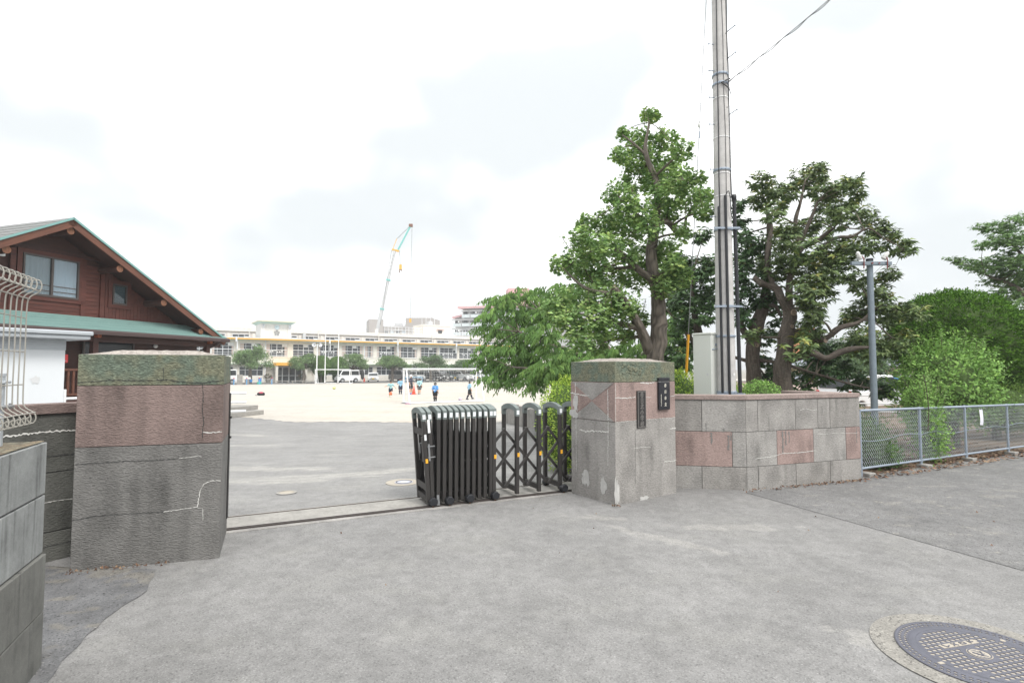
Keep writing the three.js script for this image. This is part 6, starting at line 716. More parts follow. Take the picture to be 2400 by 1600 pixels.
class Leaves {
  constructor() { this.P = []; this.C = []; this.I = []; this.n = 0; }
  // one leaf: base, two shoulders, tip and a mid point, folded along its midrib
  add(p, ax, nr, len, wid, col, fold = 0.25, bend = 0.15, fan = 0) {
    const l = Math.hypot(ax[0], ax[1], ax[2]) || 1, a = [ax[0] / l, ax[1] / l, ax[2] / l]; let s = [a[1] * nr[2] - a[2] * nr[1], a[2] * nr[0] - a[0] * nr[2], a[0] * nr[1] - a[1] * nr[0]]; const sl = Math.hypot(...s) || 1; s = s.map((x) => x / sl); const n = [s[1] * a[2] - s[2] * a[1], s[2] * a[0] - s[0] * a[2], s[0] * a[1] - s[1] * a[0]];
    const o = this.P.length / 3, q = (u, v, w) => this.P.push(p[0] + a[0] * u * len + s[0] * v * wid + n[0] * w * len, p[1] + a[1] * u * len + s[1] * v * wid + n[1] * w * len, p[2] + a[2] * u * len + s[2] * v * wid + n[2] * w * len);
    if (fan) { q(0, 0, 0); q(0.75, 0.5, fold * 0.4); q(0.95, 0, -bend); q(0.75, -0.5, fold * 0.4); q(1.02, 0.26, 0); q(1.02, -0.26, 0); this.I.push(o, o + 1, o + 4, o, o + 4, o + 2, o, o + 2, o + 5, o, o + 5, o + 3); for (let i = 0; i < 6; i++) this.C.push(...col); }
    else { q(0, 0, 0); q(0.42, 0.5, fold * 0.3); q(1, 0, -bend); q(0.42, -0.5, fold * 0.3); q(0.5, 0, -fold * 0.12); this.I.push(o, o + 1, o + 4, o + 1, o + 2, o + 4, o + 4, o + 2, o + 3, o, o + 4, o + 3); for (let i = 0; i < 5; i++) this.C.push(...col); }
    this.n++;
  }
  quad(p, ax, nr, len, wid, col) { // small far leaf or needle: two triangles
    const l = Math.hypot(...ax) || 1, a = ax.map((x) => x / l); let s = [a[1] * nr[2] - a[2] * nr[1], a[2] * nr[0] - a[0] * nr[2], a[0] * nr[1] - a[1] * nr[0]]; const sl = Math.hypot(...s) || 1; s = s.map((x) => x / sl); const o = this.P.length / 3;
    for (const [u, v] of [[0, 0], [0.45, 0.5], [1, 0], [0.45, -0.5]]) this.P.push(p[0] + a[0] * u * len + s[0] * v * wid, p[1] + a[1] * u * len + s[1] * v * wid, p[2] + a[2] * u * len + s[2] * v * wid);
    this.I.push(o, o + 1, o + 2, o, o + 2, o + 3); for (let i = 0; i < 4; i++) this.C.push(...col); this.n++;
  }
  geo() { const g = new THREE.BufferGeometry(); g.setAttribute('position', new THREE.Float32BufferAttribute(this.P, 3)); g.setAttribute('color', new THREE.Float32BufferAttribute(this.C, 3)); g.setIndex(this.I); g.computeVertexNormals(); return g; }
}
const unit = (r) => { const z = 2 * r() - 1, a = r() * 6.2832, q = Math.sqrt(1 - z * z); return [q * Math.cos(a), z, q * Math.sin(a)]; };
const tone = (r, list, spread = 0.25) => { const c = list[Math.floor(r() * list.length)], k = 1 + spread * (r() * 2 - 1), h = 0.08 * (r() - 0.5); return [c[0] * k * (1 + h), c[1] * k, c[2] * k * (1 - h)]; };
const addv = (a, b, k = 1) => [a[0] + b[0] * k, a[1] + b[1] * k, a[2] + b[2] * k];
function crown(o, L, m) { const c = part(o, 'crown', L.geo(), m); c.userData.kind = 'stuff'; return c; }
// thin boughs from the nearest limb to every clump
function boughs(o, limbs, clumps, r, min = 0.012) {
  const pts = []; for (const l of limbs) { const c = curve(l); for (let i = 1; i <= 16; i++) { const p = c.getPoint(i / 16); pts.push([p.x, p.y, p.z, lerp(l[0][3], l[l.length - 1][3], i / 16)]); } }
  const g = []; for (const [x, y, z] of clumps) { let best = null, bd = 1e9; for (const p of pts) { const d = Math.hypot(p[0] - x, (p[1] - y) * (p[1] > y ? 1.5 : 1), p[2] - z); if (d < bd) { bd = d; best = p; } } if (bd < 0.12) continue; const r0 = Math.min(best[3] * 0.6, 0.012 + bd * 0.022), mid = [lerp(best[0], x, 0.5) + 0.12 * (r() - 0.5), lerp(best[1], y, 0.45) + 0.1 * (r() - 0.3), lerp(best[2], z, 0.5) + 0.12 * (r() - 0.5)]; g.push(limb([[best[0], best[1], best[2], r0], [...mid, r0 * 0.75], [x, y, z, min * 0.4]], 6, 5, 0.05)); }
  if (g.length) { const b = part(o, 'boughs', join(g), M.twig); b.userData.kind = 'stuff'; }
}
function treeBase(name, label, trunk, limbs, barkM, limbM = barkM, n = 14) {
  const o = thing(name, label, 'tree'); part(o, 'trunk', limb(trunk, n, 8, 0.13), barkM); for (const l of limbs) part(o, 'branch', limb(l, 10, 6, 0.1), limbM); return o;
}
{ // ginkgo behind the right pillar
  const trunk = [[2.55, -0.1, -9.8, 0.24], [2.56, 0.8, -9.8, 0.19], [2.574, 1.717, -9.8, 0.17], [2.652, 2.214, -9.8, 0.149], [2.661, 2.927, -9.8, 0.12], [2.546, 3.646, -9.8, 0.106], [2.627, 4.37, -9.8, 0.085], [2.672, 5.026, -9.8, 0.06], [2.464, 5.65, -9.8, 0.039], [2.543, 6.204, -9.8, 0.014]];
  const limbs = [[[2.5, 1.95, -9.8, 0.1], [2.235, 2.446, -9.6, 0.083], [1.921, 2.875, -9.4, 0.068], [1.75, 3.049, -9.3, 0.057]], [[2.647, 3.214, -9.8, 0.078], [2.247, 3.429, -9.6, 0.062], [1.86, 3.703, -9.4, 0.048], [1.367, 3.887, -9.3, 0.02]], [[2.59, 4.297, -9.8, 0.064], [2.871, 4.361, -9.9, 0.057], [3.152, 4.129, -10, 0.036], [3.3, 4.528, -10.1, 0.022]], [[2.553, 4.152, -9.8, 0.05], [2.258, 4.386, -9.6, 0.035], [1.89, 4.71, -9.5, 0.017]], [[1.853, 2.944, -9.4, 0.041], [1.293, 3.032, -9.3, 0.027], [0.846, 3.388, -9.2, 0.013]], [[2.2, 2.377, -9.6, 0.049], [1.458, 2.523, -9.3, 0.03], [0.842, 2.648, -9.2, 0.013]], [[2.652, 4.917, -9.8, 0.035], [3.095, 5.17, -10, 0.025], [3.534, 5.205, -10.1, 0.011]], [[2.481, 5.576, -9.8, 0.028], [2.226, 5.755, -9.7, 0.021], [2.013, 5.919, -9.7, 0.011]]];
  const o = treeBase('ginkgo_tree', 'tall pruned ginkgo tree with fan leaves behind the right gate pillar', trunk, limbs, M.bark); part(o, 'cut_end', [cyl(0.056, 0.056, 0.01, 12, 1.745, 3.056, -9.297, 0.3, 0, 0.75)], M.cut_wood);
  const r = seeded(901), L = new Leaves(), cols = [[0.25, 0.385, 0.135], [0.3, 0.45, 0.16], [0.19, 0.31, 0.115], [0.37, 0.5, 0.17]]; boughs(o, [trunk.slice(2), ...limbs], GINKGO, r); const tw = [];
  for (const [x, y, z, R] of GINKGO) {
    const k = Math.round(78 * (R / 0.25) ** 2 * 0.8) + 22;
    for (let i = 0; i < k; i++) { const d = unit(r), q = R * (0.35 + 0.72 * Math.sqrt(r())), c = addv([x, y, z], [d[0] * q, d[1] * q * 0.85, d[2] * q]), cl = tone(r, cols, 0.18), m = 4 + Math.floor(r() * 4); for (let j = 0; j < m; j++) { const a = unit(r), ax = [a[0] + d[0] * 0.6, a[1] * 0.6 - 0.15, a[2] + d[2] * 0.6], b = addv(c, a, 0.03), s = 0.034 + 0.034 * r(), t = tone(r, [cl], 0.18); L.add(b, ax, [d[0] * 0.5 + (r() - 0.5) * 0.9, 1, d[2] * 0.5 + (r() - 0.5) * 0.9], s * 1.05, s * 1.45, t, 0.3, 0.15, 1); } }
    if (r() < 0.6) for (let i = 0; i < 2; i++) { const d = unit(r); if (d[1] < -0.1) continue; let p = addv([x, y, z], d, R * 0.8), dir = [d[0] * 0.7, 0.75 + 0.3 * r(), d[2] * 0.4]; const pts = [p]; for (let k2 = 0; k2 < 6; k2++) { p = addv(p, dir, 0.05 + 0.02 * r()); dir = [dir[0] + 0.25 * (r() - 0.5), dir[1], dir[2] + 0.2 * (r() - 0.5)]; pts.push(p); for (let j = 0; j < 2; j++) { const a = unit(r), s = 0.026 + 0.022 * r(); L.add(addv(p, a, 0.012), [a[0], 0.3 + a[1] * 0.4, a[2]], [r() - 0.5, 1, r() - 0.5], s, s * 1.4, tone(r, cols, 0.2), 0.3, 0.1, 1); } } tw.push(tube(pts, 0.0055, 10, 4)); }
  }
  part(o, 'shoots', join(tw), M.twig).userData.kind = 'stuff'; crown(o, L, M.leaf);
}
function rosettes(L, clumps, r, cols, young, dens = 1, size = 1, yf = 0.12) {
  for (let [x, y, z, R] of clumps) { const k = Math.round((30 * (R / 0.25) ** 2 + 9) * dens); const bright = tone(r, [[1, 1, 1]], 0.22)[0];
    for (let i = 0; i < k; i++) { const d = unit(r), q = R * (0.3 + 0.78 * Math.sqrt(r())), c = addv([x, y, z], [d[0] * q, d[1] * q * 1.05, d[2] * q]), ax = [d[0] * 0.9 + 0.5 * (r() - 0.5), d[1] * 0.6 + 0.35, d[2] * 0.9 + 0.5 * (r() - 0.5)], m = 7 + Math.floor(r() * 4), yg = r() < yf && d[1] > 0, ph = r() * 6.28;
      for (let j = 0; j < m; j++) { const a = ph + j * 2.4, e = [Math.cos(a), 0.25 - 1.15 * r(), Math.sin(a)], s = (0.1 + 0.06 * r()) * size, dr = [e[0] + ax[0] * 0.5, e[1] + ax[1] * 0.45, e[2] + ax[2] * 0.5], cc = tone(r, yg && j % 3 < 2 ? young : cols, 0.25).map((v) => v * bright); L.add(addv(c, ax, 0.012 * j), dr, [ax[0] + 1.1 * (r() - 0.5), ax[1] + 0.5, ax[2] + 1.1 * (r() - 0.5) + 0.25], s, s * 0.38, cc, 0.3, 0.22); } } }
}
const EVER = [[0.125, 0.185, 0.07], [0.155, 0.22, 0.08], [0.09, 0.14, 0.058], [0.185, 0.255, 0.085]], YOUNG = [[0.26, 0.3, 0.08], [0.32, 0.31, 0.09], [0.22, 0.29, 0.08]];
{ // two evergreen oaks right of the pole
  const tA = [[5.46, -0.1, -11, 0.2], [5.48, 1.039, -11, 0.165], [5.498, 1.74, -11, 0.165], [5.612, 2.446, -11, 0.135], [5.668, 2.769, -11, 0.122], [5.53, 3.027, -11, 0.09], [5.457, 3.302, -11.1, 0.081], [5.213, 3.416, -11.2, 0.072], [5.097, 3.565, -11.3, 0.055]];
  const lA = [[[5.501, 1.8, -11, 0.1], [5.748, 1.896, -10.8, 0.088], [5.89, 1.953, -10.6, 0.068], [6.076, 1.858, -10.5, 0.061], [6.325, 1.978, -10.4, 0.061], [6.506, 2.035, -10.3, 0.048], [6.801, 2.061, -10.2, 0.021]], [[5.649, 2.64, -11, 0.08], [5.706, 3.612, -11, 0.058], [5.858, 4.046, -10.9, 0.051], [6.185, 4.241, -10.9, 0.044], [6.485, 4.474, -10.8, 0.025]], [[5.8, 3.75, -11, 0.058], [6.177, 3.981, -10.9, 0.044], [6.483, 4.257, -10.7, 0.037], [6.799, 4.289, -10.7, 0.031], [7.053, 4.422, -10.6, 0.015], [7.289, 4.208, -10.5, 0.012], [7.61, 3.967, -10.4, 0.006]], [[5.858, 4.046, -10.9, 0.044], [5.778, 4.63, -10.9, 0.041], [5.885, 5.022, -10.9, 0.029], [5.994, 5.48, -10.9, 0.013]], [[5.86, 4.2, -10.9, 0.038], [6.08, 4.765, -10.8, 0.031], [6.183, 5.023, -10.8, 0.019]], [[5.644, 2.446, -11, 0.07], [6.141, 2.237, -10.7, 0.069], [6.369, 2.441, -10.5, 0.055], [6.708, 2.555, -10.4, 0.036], [7.014, 2.819, -10.3, 0.015], [7.39, 2.717, -10.2, 0.006]], [[5.423, 3.269, -11.1, 0.052], [5.322, 3.846, -11.2, 0.046], [5.449, 4.437, -11.3, 0.05], [5.486, 4.605, -11.3, 0.033], [5.351, 5.382, -11.4, 0.017]], [[6.71, 2.6, -10.4, 0.015], [6.884, 2.547, -10.3, 0.012], [7.164, 2.239, -10.2, 0.009]]];
  const o = treeBase('evergreen_tree', 'front evergreen tree with pruned twisting limbs and dark glossy leaves', tA, lA, M.bark_lichen), r = seeded(911), L = new Leaves(); boughs(o, [tA.slice(2), ...lA], OAK_FRONT, r); rosettes(L, OAK_FRONT, r, EVER, YOUNG, 1.05, 1, 0.26); crown(o, L, M.leaf_gloss);
  for (const [x, y, z, R] of [[5.68, 2.78, -10.865, 0.05], [6.16, 2.2, -10.62, 0.034], [5.64, 2.5, -10.86, 0.03]]) part(o, 'knot', [mv(new THREE.TorusGeometry(R, R * 0.35, 8, 16), x, y, z, 0, 0.15, 0), cyl(R, R, 0.02, 14, x, y, z - 0.005, Math.PI / 2)], M.cut_wood);
  const tB = [[5.3, -0.1, -11.9, 0.19], [5.307, 0.989, -11.9, 0.155], [5.305, 1.679, -11.9, 0.145], [5.299, 2.164, -11.9, 0.156], [5.45, 2.721, -11.9, 0.139], [5.602, 3.245, -11.9, 0.104], [5.653, 3.948, -11.9, 0.076], [5.753, 4.681, -12, 0.049], [5.73, 5.218, -12, 0.021]];
  const lB = [[[5.301, 2.2, -11.9, 0.09], [5.141, 2.519, -12, 0.07], [5.121, 2.881, -12.1, 0.042], [5.211, 3.465, -12.2, 0.018]], [[5.361, 1.852, -11.9, 0.049], [5.697, 1.779, -11.6, 0.034], [6.277, 1.547, -11.2, 0.026], [6.924, 1.3, -10.8, 0.016], [7.224, 1.245, -10.6, 0.009]], [[5.528, 3.0, -11.9, 0.049], [5.659, 3.0, -11.6, 0.041], [5.739, 2.752, -11.5, 0.02]], [[5.325, 1.782, -11.9, 0.049], [5.071, 1.892, -12.2, 0.036], [4.761, 2.044, -12.5, 0.018]]];
  const p = treeBase('evergreen_tree', 'rear evergreen tree just right of the pole, low spreading boughs', tB, lB, M.bark_lichen), L2 = new Leaves(); boughs(p, [tB.slice(2), ...lB], OAK_REAR, r); rosettes(L2, OAK_REAR, r, [[0.08, 0.155, 0.06], [0.1, 0.19, 0.07], [0.065, 0.12, 0.05]], YOUNG, 0.95, 1.1, 0.05); crown(p, L2, M.leaf_gloss);
  part(p, 'knot', [mv(new THREE.TorusGeometry(0.035, 0.012, 8, 14), 5.32, 2.16, -11.74), cyl(0.034, 0.034, 0.02, 12, 5.32, 2.16, -11.745, Math.PI / 2)], M.cut_wood);
  const tC = [[4.5, -0.1, -12.9, 0.16], [4.5, 1.2, -12.9, 0.13], [4.45, 2.2, -12.8, 0.11], [4.3, 3.0, -12.7, 0.07], [4.2, 3.7, -12.6, 0.03]], lC = [[[4.48, 1.9, -12.9, 0.07], [4.9, 2.3, -12.8, 0.05], [5.0, 2.9, -12.7, 0.02]], [[4.47, 2.0, -12.8, 0.06], [4.0, 2.6, -12.6, 0.04], [3.6, 3.0, -12.5, 0.015]]];
  const q = treeBase('broadleaf_tree', 'dense dark tree between the ginkgo and the utility pole', tC, lC, M.bark_lichen), L3 = new Leaves(); boughs(q, [tC.slice(1), ...lC], DARK_TREE, r); rosettes(L3, DARK_TREE, r, [[0.09, 0.165, 0.06], [0.11, 0.2, 0.07], [0.07, 0.13, 0.05]], YOUNG, 1.15, 1.1, 0.04); crown(q, L3, M.leaf_gloss);
}
{ // cherry with drooping leaves behind the ginkgo
  const t = [[3.2, -0.2, -16, 0.24], [3.15, 0.9, -16, 0.2], [3.0, 1.7, -15.9, 0.17], [2.6, 2.5, -15.8, 0.11], [2.2, 3.2, -15.7, 0.04]], l = [[[3.05, 1.5, -15.9, 0.13], [2.2, 1.95, -15.6, 0.1], [1.2, 2.3, -15.4, 0.07], [0.2, 2.7, -15.3, 0.03]], [[3.0, 1.7, -15.9, 0.1], [1.9, 2.6, -15.6, 0.07], [0.8, 3.3, -15.4, 0.03]], [[3.1, 1.3, -15.9, 0.1], [2.1, 1.5, -15.4, 0.07], [1.0, 1.6, -15.1, 0.05], [0.0, 1.7, -15, 0.02]], [[3.05, 1.5, -16, 0.1], [3.9, 2.1, -15.9, 0.07], [4.6, 2.7, -15.7, 0.03]]];
  const o = treeBase('cherry_tree', 'wide cherry tree with drooping leaves overhanging the sand behind the ginkgo', t, l, M.bark), r = seeded(921), L = new Leaves(); boughs(o, [t.slice(2), ...l], CHERRY, r); const cols = [[0.12, 0.22, 0.055], [0.15, 0.27, 0.07], [0.095, 0.18, 0.048], [0.19, 0.32, 0.085]];
  for (const [x, y, z, R] of CHERRY) { const k = Math.round(44 * (R / 0.35) ** 2) + 10; for (let i = 0; i < k; i++) { const d = unit(r), q = R * (0.25 + 0.85 * Math.sqrt(r())); let p = addv([x, y, z], [d[0] * q, d[1] * q * 0.75 + 0.05, d[2] * q]), dir = [d[0] * 0.8 - 0.25, 0.15 - 0.5 * r(), d[2] * 0.7]; const n = 7 + Math.floor(r() * 5), cl = tone(r, cols, 0.2); for (let j = 0; j < n; j++) { p = addv(p, dir, 0.04); dir = [dir[0], dir[1] - 0.08, dir[2]]; const sd = j % 2 ? 1 : -1, s = 0.1 + 0.06 * r(); L.add(p, [dir[0] * 0.5 + sd * 0.5 * (r() + 0.3), -0.75 - 0.3 * r(), dir[2] * 0.5 + sd * 0.3 * (r() - 0.2)], [0.3 * (r() - 0.5) + sd * 0.4, 0.7, 0.6 + 0.4 * r()], s, s * 0.4, tone(r, [cl], 0.18), 0.25, 0.15); } } }
  crown(o, L, M.leaf);
}
{ // feathery tree at the right edge
  const t = [[17.2, -0.3, -17.5, 0.26], [17.2, 1.5, -17.5, 0.22], [17.1, 3.0, -17.4, 0.15], [17.2, 5.0, -17.3, 0.08], [17.2, 6.8, -17.2, 0.02]], l = [[[17.1, 3.2, -17.4, 0.1], [16.2, 4.2, -17.2, 0.06], [15.0, 4.6, -17, 0.02]], [[17.15, 4, -17.4, 0.08], [16.4, 5.2, -17.2, 0.05], [15.6, 5.9, -17, 0.015]], [[17.1, 2.6, -17.4, 0.09], [16.5, 3.0, -17, 0.06], [15.6, 3.3, -16.8, 0.02]]];
  const o = treeBase('feathery_tree', 'light feathery tree reaching in at the right edge', t, l, M.bark), r = seeded(931), L = new Leaves(); boughs(o, [t.slice(1), ...l], FEATHER, r); const cols = [[0.13, 0.23, 0.07], [0.16, 0.275, 0.085], [0.1, 0.185, 0.06]];
  for (let [x, y, z, R] of FEATHER) { R *= 1.15; const k = Math.round(52 * (R / 0.3) ** 2) + 14; for (let i = 0; i < k; i++) { const d = unit(r), q = R * (0.2 + 0.9 * Math.sqrt(r())); let p = addv([x, y, z], [d[0] * q * 1.15, d[1] * q * 0.75, d[2] * q]); const dir = [-0.55 * r() - 0.2 + 0.5 * d[0], 0.1 + 0.5 * (r() - 0.5), 1.1 * (r() - 0.5)], n = 6, cl = tone(r, cols, 0.2); for (let j = 0; j < n; j++) { p = addv(p, dir, 0.035); const sd = j % 2 ? 1 : -1, s = 0.09 + 0.045 * r(); L.add(p, [dir[0] * 0.6 + 0.7 * (r() - 0.5), dir[1] - 0.2 - 0.4 * r(), dir[2] * 0.6 + sd * 0.6], [r() - 0.5, 1, r() * 0.8], s, s * 0.5, tone(r, [cl], 0.15), 0.2, 0.1); } } }
  crown(o, L, M.leaf);
}
// clipped and shrubby growth: leaves through a shell of an uneven ellipsoid
function shell(L, c, R, n, r, cols, len, wid, o = {}) {
  const { spiky = 0, down = -0.35, depth = 0.18, lump = 0.12, quad = false, wave = 2.4 } = o;
  for (let i = 0; i < n; i++) { const d = unit(r); if (d[1] < down) { i--; continue; } const b = 1 + lump * fbm3(d[0] * wave + c[0], d[1] * wave + c[1], d[2] * wave + c[2], 3) * 2, q = b * (1 - depth * r() ** 1.6), p = [c[0] + d[0] * R[0] * q, c[1] + d[1] * R[1] * q, c[2] + d[2] * R[2] * q], a = unit(r), ax = [d[0] * (0.6 + spiky) + a[0] * 0.7, d[1] * (0.6 + spiky) + a[1] * 0.6 + 0.25, d[2] * (0.6 + spiky) + a[2] * 0.7], s = len * (0.7 + 0.6 * r()), nr = [d[0] + 0.8 * (r() - 0.5), d[1] + 0.5, d[2] + 0.8 * (r() - 0.5)]; if (quad) L.quad(p, ax, nr, s, wid * s / len, tone(r, cols, 0.25)); else L.add(p, ax, nr, s, wid * s / len, tone(r, cols, 0.25)); }
}
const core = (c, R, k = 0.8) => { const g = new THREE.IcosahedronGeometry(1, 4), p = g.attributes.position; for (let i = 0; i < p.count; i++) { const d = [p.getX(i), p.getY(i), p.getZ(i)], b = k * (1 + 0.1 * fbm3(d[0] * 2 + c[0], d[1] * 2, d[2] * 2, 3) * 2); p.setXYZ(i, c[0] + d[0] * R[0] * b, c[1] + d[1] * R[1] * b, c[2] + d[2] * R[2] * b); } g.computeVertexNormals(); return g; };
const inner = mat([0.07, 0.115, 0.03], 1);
function shrub(name, label, cat, blobs, n, cols, len, wid, opt, m = M.leaf, stems = []) {
  const o = thing(name, label, cat), r = seeded(Math.round(blobs[0][0][0] * 971 + blobs[0][0][2] * 377) + 5000), L = new Leaves(); let tot = 0; for (const [, R] of blobs) tot += R[0] * R[1];
  for (const [c, R] of blobs) { part(o, 'opaque_core', core(c, R, opt.core ?? 0.74), inner); shell(L, c, R, Math.round(n * R[0] * R[1] / tot), r, cols, len, wid, opt); }  // solid core added inside each blob to stop light leaking through the leaf shell
  const tw = []; for (const [c, R, k] of opt.shoots || []) for (let i = 0; i < k; i++) { const d = unit(r); if (d[1] < 0.05) { i--; continue; } let p = [c[0] + d[0] * R[0] * 0.85, c[1] + d[1] * R[1] * 0.85, c[2] + d[2] * R[2] * 0.85]; let dir = [d[0] * 0.5 + 0.2 * (r() - 0.5), 1, d[2] * 0.4]; const pts = [p], steps = 5 + Math.floor(r() * 5); for (let j = 0; j < steps; j++) { p = addv(p, dir, 0.045); dir = [dir[0] + 0.2 * (r() - 0.5), dir[1], dir[2] + 0.2 * (r() - 0.5)]; pts.push(p); for (let q = 0; q < 3; q++) { const a = unit(r); L.add(p, [a[0], 0.35 + 0.4 * a[1], a[2]], [r() - 0.5, 1, r() - 0.5], len * (0.7 + 0.4 * r()), wid * (0.7 + 0.4 * r()), tone(r, cols, 0.25)); } } tw.push(tube(pts, 0.004, 8, 4)); } if (tw.length) part(o, 'shoots', join(tw), M.twig).userData.kind = 'stuff';
  for (const s of stems) part(o, 'stem', limb(s, 8, 5, 0.1), M.bark); const f = part(o, 'foliage', L.geo(), m); f.userData.kind = 'stuff'; return o;
}
{
  const jun = [[0.07, 0.155, 0.02], [0.085, 0.185, 0.024], [0.055, 0.125, 0.018], [0.105, 0.21, 0.027]], lime = [[0.42, 0.56, 0.09], [0.48, 0.62, 0.1], [0.34, 0.5, 0.085], [0.27, 0.42, 0.075]], mid = [[0.23, 0.4, 0.1], [0.29, 0.48, 0.12], [0.19, 0.34, 0.09]], dark = [[0.09, 0.165, 0.055], [0.12, 0.21, 0.06]];
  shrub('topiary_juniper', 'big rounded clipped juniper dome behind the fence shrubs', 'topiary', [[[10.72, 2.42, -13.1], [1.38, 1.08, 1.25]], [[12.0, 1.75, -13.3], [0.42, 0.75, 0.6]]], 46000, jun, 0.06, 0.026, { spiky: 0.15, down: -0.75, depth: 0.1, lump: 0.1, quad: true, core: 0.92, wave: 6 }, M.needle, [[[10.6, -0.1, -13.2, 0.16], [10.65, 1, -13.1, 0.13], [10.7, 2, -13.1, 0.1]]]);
  shrub('garden_shrub', 'leafy bright green shrub with upright shoots in front of the juniper', 'shrub', [[[8.75, 1.35, -11], [0.85, 0.85, 0.7]], [[9.35, 1.15, -11.2], [0.6, 0.8, 0.6]], [[8.2, 1.05, -10.9], [0.45, 0.7, 0.5]]], 8000, mid, 0.078, 0.04, { down: -0.9, depth: 0.35, lump: 0.34, core: 0.66, shoots: [[[8.75, 1.45, -11], [0.85, 0.85, 0.6], 46], [[9.4, 1.3, -11.2], [0.6, 0.75, 0.5], 22]] }, M.leaf, [[[8.8, 0, -11, 0.06], [8.8, 0.5, -11, 0.05], [8.7, 1.2, -11, 0.03]], [[9.3, 0, -11.4, 0.07], [9.2, 0.6, -11.3, 0.06], [9.3, 1.2, -11.2, 0.03]]]);
  shrub('hedge_growth', 'unruly shrub pushing through the chain link fence', 'shrub', [[[7.22, 0.62, -9.5], [0.28, 0.62, 0.26]], [[7.45, 0.4, -9.65], [0.26, 0.4, 0.24]], [[7.05, 1.0, -9.5], [0.2, 0.4, 0.22]]], 3600, mid, 0.05, 0.026, { down: -0.95, depth: 0.4, lump: 0.3, core: 0.5, shoots: [[[7.2, 0.85, -9.45], [0.25, 0.5, 0.2], 22]] });
  { const o = thing('climbing_sapling', 'pale green sapling standing above the fence rail', 'sapling'), r = seeded(77), L = new Leaves(), pts = [[7.02, 0.6, -9.2], [7.03, 1.0, -9.18], [7.0, 1.35, -9.18], [6.98, 1.55, -9.2]]; part(o, 'stem', tube(pts, 0.008, 14, 5), M.twig); const c = curve(pts); for (let i = 0; i < 34; i++) { const p = c.getPoint(0.25 + 0.75 * (i / 34)), a = i * 2.4, s = 0.075 + 0.035 * r(); L.add([p.x, p.y, p.z], [Math.cos(a), -0.1 + 0.2 * r(), Math.sin(a)], [0, 1, 0.3], s, s * 0.55, tone(r, [[0.2, 0.32, 0.09], [0.24, 0.37, 0.11]], 0.15)); } part(o, 'foliage', L.geo(), M.leaf).userData.kind = 'stuff'; }
  shrub('low_shrub', 'low dark shrub behind the first fence panel', 'shrub', [[[5.95, 0.3, -9.1], [0.38, 0.48, 0.4]], [[6.2, 0.16, -9.2], [0.35, 0.28, 0.3]]], 3000, dark, 0.055, 0.028, { down: -0.6, depth: 0.3, lump: 0.18, core: 0.7 });
  shrub('box_hedge', 'bright lime green clipped bush behind the folding gate', 'hedge', [[[0.98, 0.72, -8.95], [0.56, 0.82, 0.55]], [[1.5, 0.85, -9.0], [0.6, 0.75, 0.55]]], 17000, lime, 0.042, 0.016, { spiky: 0.2, down: -0.95, depth: 0.2, lump: 0.08, core: 0.82, wave: 4 });
  shrub('box_hedge', 'bright lime green bush between right pillar and cabinet', 'hedge', [[[2.95, 1.0, -9.6], [0.5, 0.62, 0.45]], [[3.75, 0.95, -9.7], [0.5, 0.5, 0.45]]], 9000, lime, 0.042, 0.016, { spiky: 0.2, down: -0.9, depth: 0.2, lump: 0.08, core: 0.82, wave: 4 });
  shrub('box_hedge', 'bright green bush right of the pole above the wing wall', 'hedge', [[[4.35, 0.95, -9.6], [0.5, 0.5, 0.45]]], 5000, mid, 0.042, 0.018, { down: -0.9, depth: 0.25, lump: 0.12, core: 0.78 });
  shrub('far_hedge', 'yellow green hedge at the right edge behind the fence', 'hedge', [[[12.6, 1.0, -13.2], [1.0, 0.95, 0.8]], [[11.4, 0.7, -12.6], [0.7, 0.6, 0.6]]], 13000, [[0.13, 0.22, 0.04], [0.16, 0.27, 0.05], [0.1, 0.18, 0.035]], 0.05, 0.02, { down: -0.9, depth: 0.25, lump: 0.14, core: 0.8, shoots: [[[12.6, 1.2, -13], [0.9, 0.8, 0.6], 26]] }, M.leaf, [[[11.2, 0, -12.6, 0.09], [11.2, 0.4, -12.6, 0.08], [11.3, 0.9, -12.6, 0.05]]]);
  shrub('ground_cover', 'low green plants between the steel post and the railing', 'plants', [[[7.5, 0.15, -13.5], [1.0, 0.3, 0.6]], [[8.8, 0.2, -14.6], [1.1, 0.4, 0.6]], [[6.6, 0.12, -12.8], [0.6, 0.25, 0.5]]], 6000, [[0.15, 0.24, 0.06], [0.11, 0.19, 0.05], [0.2, 0.27, 0.08]], 0.07, 0.035, { down: -0.2, depth: 0.6, lump: 0.4, core: 0.6 });
  shrub('far_tree', 'soft green round tree beyond the railing, left of the juniper', 'tree', [[[20.2, 1.7, -32], [2.2, 1.6, 1.8]], [[18.6, 1.2, -31], [1.2, 1.0, 1.0]]], 6500, [[0.085, 0.145, 0.06], [0.11, 0.175, 0.075]], 0.2, 0.1, { down: -0.8, depth: 0.4, lump: 0.25, core: 0.7 }, M.leaf, [[[20.2, -0.45, -32, 0.14], [20.2, 0.4, -32, 0.11], [20.1, 1.2, -32, 0.07]]]);
  // trees standing in front of the school
  const trees = [[1.98, 6.5, 3.5, 2.5, 1.7, 'broad green tree left of the school entrance'], [9.08, 6.5, 2.5, 2.0, 1.5, 'green tree right of the school entrance doors'], [16.5, 6.0, 2.7, 2.0, 1.45, 'spreading tree above the white van'], [22.73, 6.2, 3.1, 2.0, 1.3, 'pale green tree by the white hatchback'], [29.65, 5.8, 3.3, 2.15, 1.4, 'dark green tree behind the near goal'], [36.2, 5.6, 3.3, 1.7, 1.1, 'dark rounded tree at the right of the near goal'], [44, 5.6, 3.0, 1.7, 1.2, 'school tree half hidden by the cherry boughs']];
